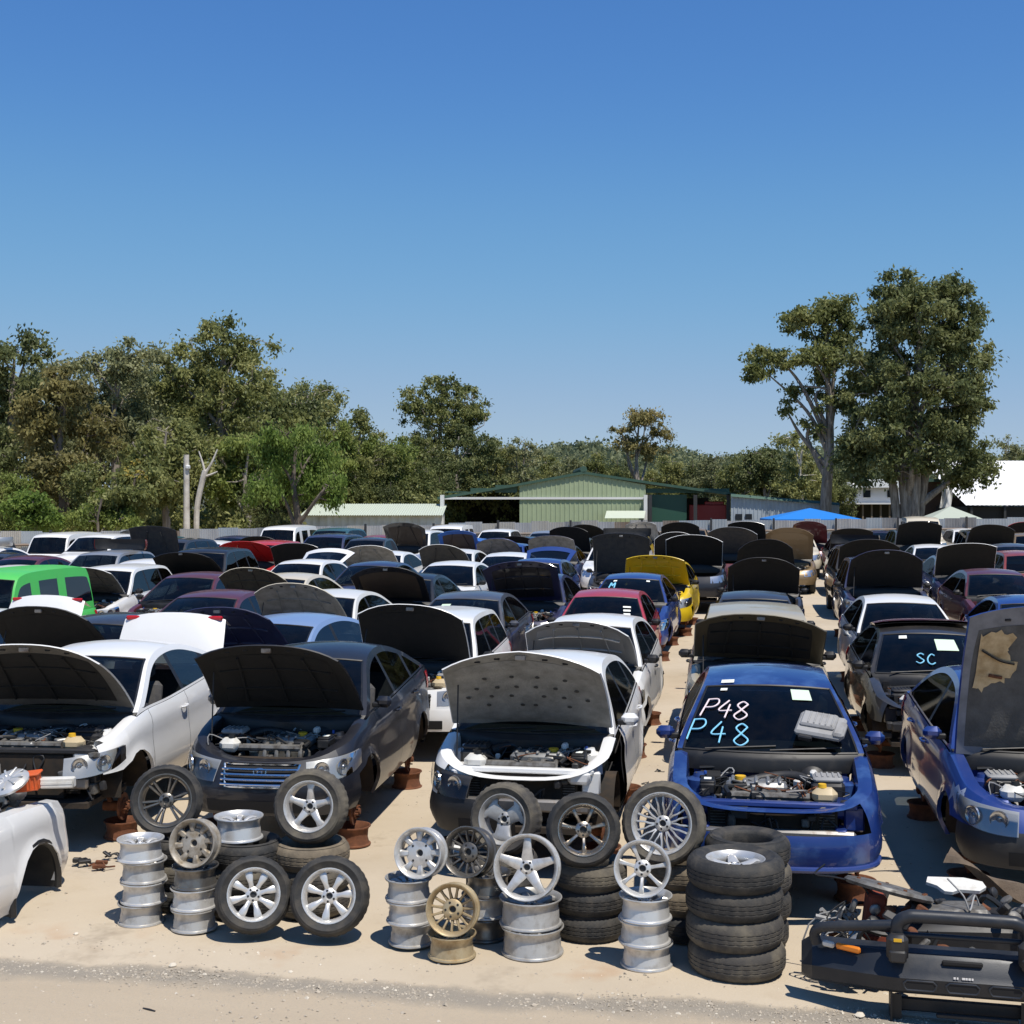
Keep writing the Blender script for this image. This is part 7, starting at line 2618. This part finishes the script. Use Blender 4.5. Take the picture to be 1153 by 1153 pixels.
def car_details():
    # grey engine cover lying on the blue sedan's windscreen
    sp = car('P48 chalked')
    M = sp['_root'].matrix_basis
    p = M @ (sp['_wsp'](.58, .24, .075))
    mb = MB()
    mb.box((0, 0, 0), (.40, .30, .06), 0, .02)
    mb.box((-.02, .03, .04), (.30, .20, .04), 0, .015)
    mb.box((.17, -.04, .02), (.10, .2, .07), 0, .02)
    for k in range(5):
        mb.box((-.10 + k * .05, .03, .064), (.014, .16, .012), 0, .004)
    mb.box((-.1, -.16, -.02), (.12, .05, .05), 1, .01)
    q = mb.build('engine_cover', ['grey_plastic', 'plastic'])
    q.location = p
    q.rotation_euler = (math.radians(27), math.radians(6), math.radians(-14))
    tag(q, 'grey plastic engine cover lying on the blue P48 windscreen', 'engine cover')
    # white sticker on its roof
    mb = MB()
    S = sp['_S']
    R_ = [[sp['_wsp'](-.72 + .2 * u, 1.05 + .09 * v, .006) + Vector((0, 0, .006)) for u in (0, 1)] for v in (0, 1)]
    mb.grid(R_, 0)
    mb.build('sticker', ['paper'], sp['_root'])
    # black sedan: maker's oval on the grille
    sp = car('chrome grille')
    S = sp['_S']
    r = sp['_root']
    zt = S.ztop(.1)
    p = S.wp(0, zt - .115, .03)
    mb = MB()
    mb.tube([(p.x + .062 * math.cos(a * .3927), p.y, p.z + .036 * math.sin(a * .3927)) for a in range(16)], .006, 6, closed=True)
    mb.tube([(p.x - .026, p.y, p.z - .02), (p.x - .018, p.y, p.z + .022)], .006, 6)
    mb.tube([(p.x + .018, p.y, p.z - .022), (p.x + .026, p.y, p.z + .02)], .006, 6)
    mb.tube([(p.x - .022, p.y, p.z - .003), (p.x, p.y, p.z + .004), (p.x + .022, p.y, p.z + .002)], .006, 6)
    mb.build('emblem', ['chrome'], r)
    # bare bumper bars and radiators where bumpers are gone
    for w in ('front bumper gone', 'broken front bumper', 'P48 chalked', 'red hatchback with white', 'stripped black', 'white sedan without hood or', 'stripped cream'):
        sp = car(w)
        S, T, r = sp['_S'], sp['_S'].T, sp['_root']
        hw = T['W'] / 2
        mb = MB()
        zt = S.ztop(.3)
        mb.box((0, .33, zt - .06), (1.5 * hw, .07, .05), 0, .012)
        for sx in (-1, 1):
            mb.box((sx * hw * .60, .45, .47), (.09, .5, .13), 0, .015)
            mb.box((sx * hw * .72, .36, zt - .16), (.16, .06, .2), 0, .015)
        mb.box((0, .22, .47), (1.45 * hw, .07, .11), 1, .02)
        mb.build('crash_bar', ['plastic' if w == 'front bumper gone' else (sp['paint'] if sp['paint'] != 'faded_blue' else 'blue'), 'steel' if sp['lod'] == 0 else 'plastic'], r)
        mb = MB()
        mb.box((0, .36, .52), (1.15 * hw, .03, .36), 0)
        for k in range(14):
            mb.box((0, .343, .37 + k * .023), (1.1 * hw, .006, .006), 1)
        mb.build('radiator', ['under', 'cast'], r)
        rr = random.Random(hash_(w))
        mb = MB()
        for k in range(16):
            sx = rr.choice((-1, 1))
            mb.box((sx * rr.uniform(.25, .85) * hw, rr.uniform(.22, .5), rr.uniform(.3, zt - .08)), (rr.uniform(.04, .16), rr.uniform(.04, .12), rr.uniform(.04, .14)), rr.choice((0, 0, 1)), .012, rot=Matrix.Rotation(rr.uniform(-.5, .5), 4, (rr.random(), rr.random(), rr.random())))
        for k in range(5):
            x = rr.uniform(-.7, .7) * hw
            pts = [(x, .3, rr.uniform(.4, .65))]
            for _ in range(3):
                x += rr.uniform(-.2, .2)
                pts.append((x, rr.uniform(.18, .36), rr.uniform(.25, .68)))
            mb.tube(dense3(pts, 4), .008, 6, 0)
        mb.build('brackets', ['plastic', 'cast'], r)
        if w == 'P48 chalked':
            u1 = S.u_y(.5)
            pts = [S.wp(u1 * k / 12, .262, .012, -1) for k in range(12, 0, -1)] + [S.wp(u1 * k / 12, .262, .012, 1) for k in range(13)]
            MB().tube(pts, .024, 8).build('bumper_lip', ['blue'], r)
    # loose lamp and white bracket on the front-row white sedan
    # torn foam patch in the royal blue hood
    sp = car('upright hood and torn')
    S = sp['_S']
    T = S.T
    ang = math.radians(77)
    P = panel_pts(S.topx(T['yc'] - .05) - .03, S.topx(.5) * .93, 1.36, .055, .13, 2.4, corner=.07)
    at2 = lid(MB(), None, P, (T['yc'] - .03, S.ztop(T['yc']) + .015), ang, -1)
    mb = MB()
    out = [(-.86, .84), (-.62, .86), (-.46, .80), (-.52, .70), (-.40, .62), (-.48, .52), (-.62, .50), (-.78, .44), (-.87, .50)]
    r9 = random.Random(2)
    out = [(a[0] + (b[0] - a[0]) * t + r9.uniform(-.03, .03), a[1] + (b[1] - a[1]) * t + r9.uniform(-.02, .02)) for a, b in zip(out, out[1:] + out[:1]) for t in (0, .25, .5, .75)]
    ctr = at2(-.66, .66, .037)
    mb.add([ctr] + [at2(u, v, .0355) for u, v in out], [(0, i + 1, (i + 1) % len(out) + 1) for i in range(len(out))], 0)
    mb.tube(dense3([at2(-.80, .74, .045), at2(-.6, .66, .055), at2(-.44, .63, .05)], 5), .012, 6, 1)
    mb.tube(dense3([at2(-.70, .56, .045), at2(-.56, .54, .05)], 5), .016, 6, 2)
    mb.build('torn_foam', ['liner_foam', 'liner_black', 'rust'], sp['_root'])
    mb = MB()
    G = []
    for k in range(9):
        u = S.u_y(.40 + .34 * k / 8)
        lo, hi = .60 + .05 * math.sin(k * 1.3) + .05 * abs(k - 4) / 4, S.ztop(.5) - .035 + .02 * math.sin(k * 2.1) - .05 * (k in (0, 8))
        G.append([S.wp(u, lo + (hi - lo) * q / 4, .003, -1) for q in range(5)])
    mb.grid(G, 0)
    mb.build('bare_patch', ['primer_pale'], sp['_root'])
    # maroon hood lying on the stripped black sedan
    sp = car('stripped black')
    M = sp['_root'].matrix_basis
    S = sp['_S']
    mb = MB()
    P = panel_pts(.70, .62, 1.05, .05, .06, 2, corner=.14)
    mb.grid([[Vector((x, s, n)) for x, s, n in r] for r in P], 0)
    mb.grid([[Vector((x * .98, s, n - .03)) for x, s, n in r] for r in P], 1)
    ring = [r[0] for r in P] + P[-1][1:-1] + [r[-1] for r in P][::-1]
    mb.grid([[Vector(p) for p in ring], [Vector((p[0] * .98, p[1], p[2] - .03)) for p in ring]], 0)
    q = mb.build('loose_hood', ['maroon', 'liner_dark'])
    q.location = M @ Vector((.06, 2.35, 1.535))
    q.rotation_euler = (math.radians(-2), 0, .05)
    tag(q, 'loose maroon hood lying on the roof of the stripped black sedan', 'hood')
    # loose bumpers thrown on roofs
    S = shape('sedan', 1)
    iA = max(i for i in range(len(S.c)) if S.c[i][1] < S.T['yf'] - S.T['ra'] - .0005)
    for w, colr, dx, dy, rz in (('navy sedan with plain roof', 'bronze', .1, 2.4, 2.6), ('black stripped ute', 'silver', 0, 3.6, .3), ('white sedan before the fence cut', 'silver', 0, 2.3, .5), ('silver wagon', 'brick', .1, 3.3, 3.0), ('white wagon half behind', 'black', 0, 2.7, 3.3)):
        sp = car(w)
        mb = MB()
        for sd in (1, -1):
            mb.grid([[S.wp(i, .24 + .30 * k / 4, 0, sd) for k in range(5)] for i in range(iA + 1)], 0)
            mb.grid([[S.wp(i, .24 + .30 * k / 4, -.02, sd) for k in range(5)] for i in range(iA + 1)], 1)
        q = mb.build('loose_bumper', [colr, 'trim'])
        z = sp['_S'].zmax if w != 'black stripped ute' else .75
        p = sp['_root'].matrix_basis @ Vector((dx, dy, z + .05))
        q.matrix_basis = Matrix.Translation(p) @ Matrix.Rotation(rz, 4, 'Z') @ Matrix.Translation((0, -.25, -.24))
        tag(q, f'{colr.replace("_b", "")} loose bumper lying on the {" ".join(sp["label"].split()[:7])}', 'bumper', 'loose bumpers lying on wrecks')
    # white plastic piece among the wheels
    q = MB().box((0, 0, 0), (.26, .13, .02), 0, .006).box((.06, 0, .02), (.12, .1, .025), 0, .006).build('plastic_cover', ['white_plastic'])
    q.location = at(509, 10.25, .62)
    q.rotation_euler = (math.radians(24), math.radians(18), .4)
    tag(q, 'white plastic cover lying behind the dark many-spoke rim', 'cover')
    # debris on the ground by the front-row white sedan
    rr = random.Random(9)
    for k, (x, y, lab) in enumerate(((110, 978, 'rusty bracket on the ground under the front-row white sedan'), (128, 968, 'tangled dark wiring on the sand left of the split-spoke wheel'), (92, 974, 'black plastic splash guard flat on the sand beside the half-cut'), (742, 870, 'small dark scrap on the sand beside the blue sedan'), (728, 884, 'small dark bolt on the sand between hatchback and blue sedan'))):
        mb = MB()
        for _ in range(5):
            mb.box((rr.uniform(-.08, .08), rr.uniform(-.06, .06), rr.uniform(.01, .05)), (rr.uniform(.03, .13), rr.uniform(.02, .06), rr.uniform(.01, .04)), 0, .005, rot=Matrix.Rotation(rr.uniform(0, 3), 4, (rr.random() * .4, rr.random() * .4, 1)))
        mb.tube(dense3([(-.1, 0, .01), (0, .05, .04), (.08, -.03, .02), (.14, .03, .01)], 4), .008, 6, 0)
        q = mb.build('scrap', ['rust' if k == 0 else 'plastic'])
        q.location = gnd(x, y)
        if k > 2:
            q.scale = (.5, .5, .5)
        tag(q, lab, 'scrap')


setting()
fence()
sheds()
trees()
place_cars()
car_details()
display()
front_clip()
bullbar()
scrap_engine()
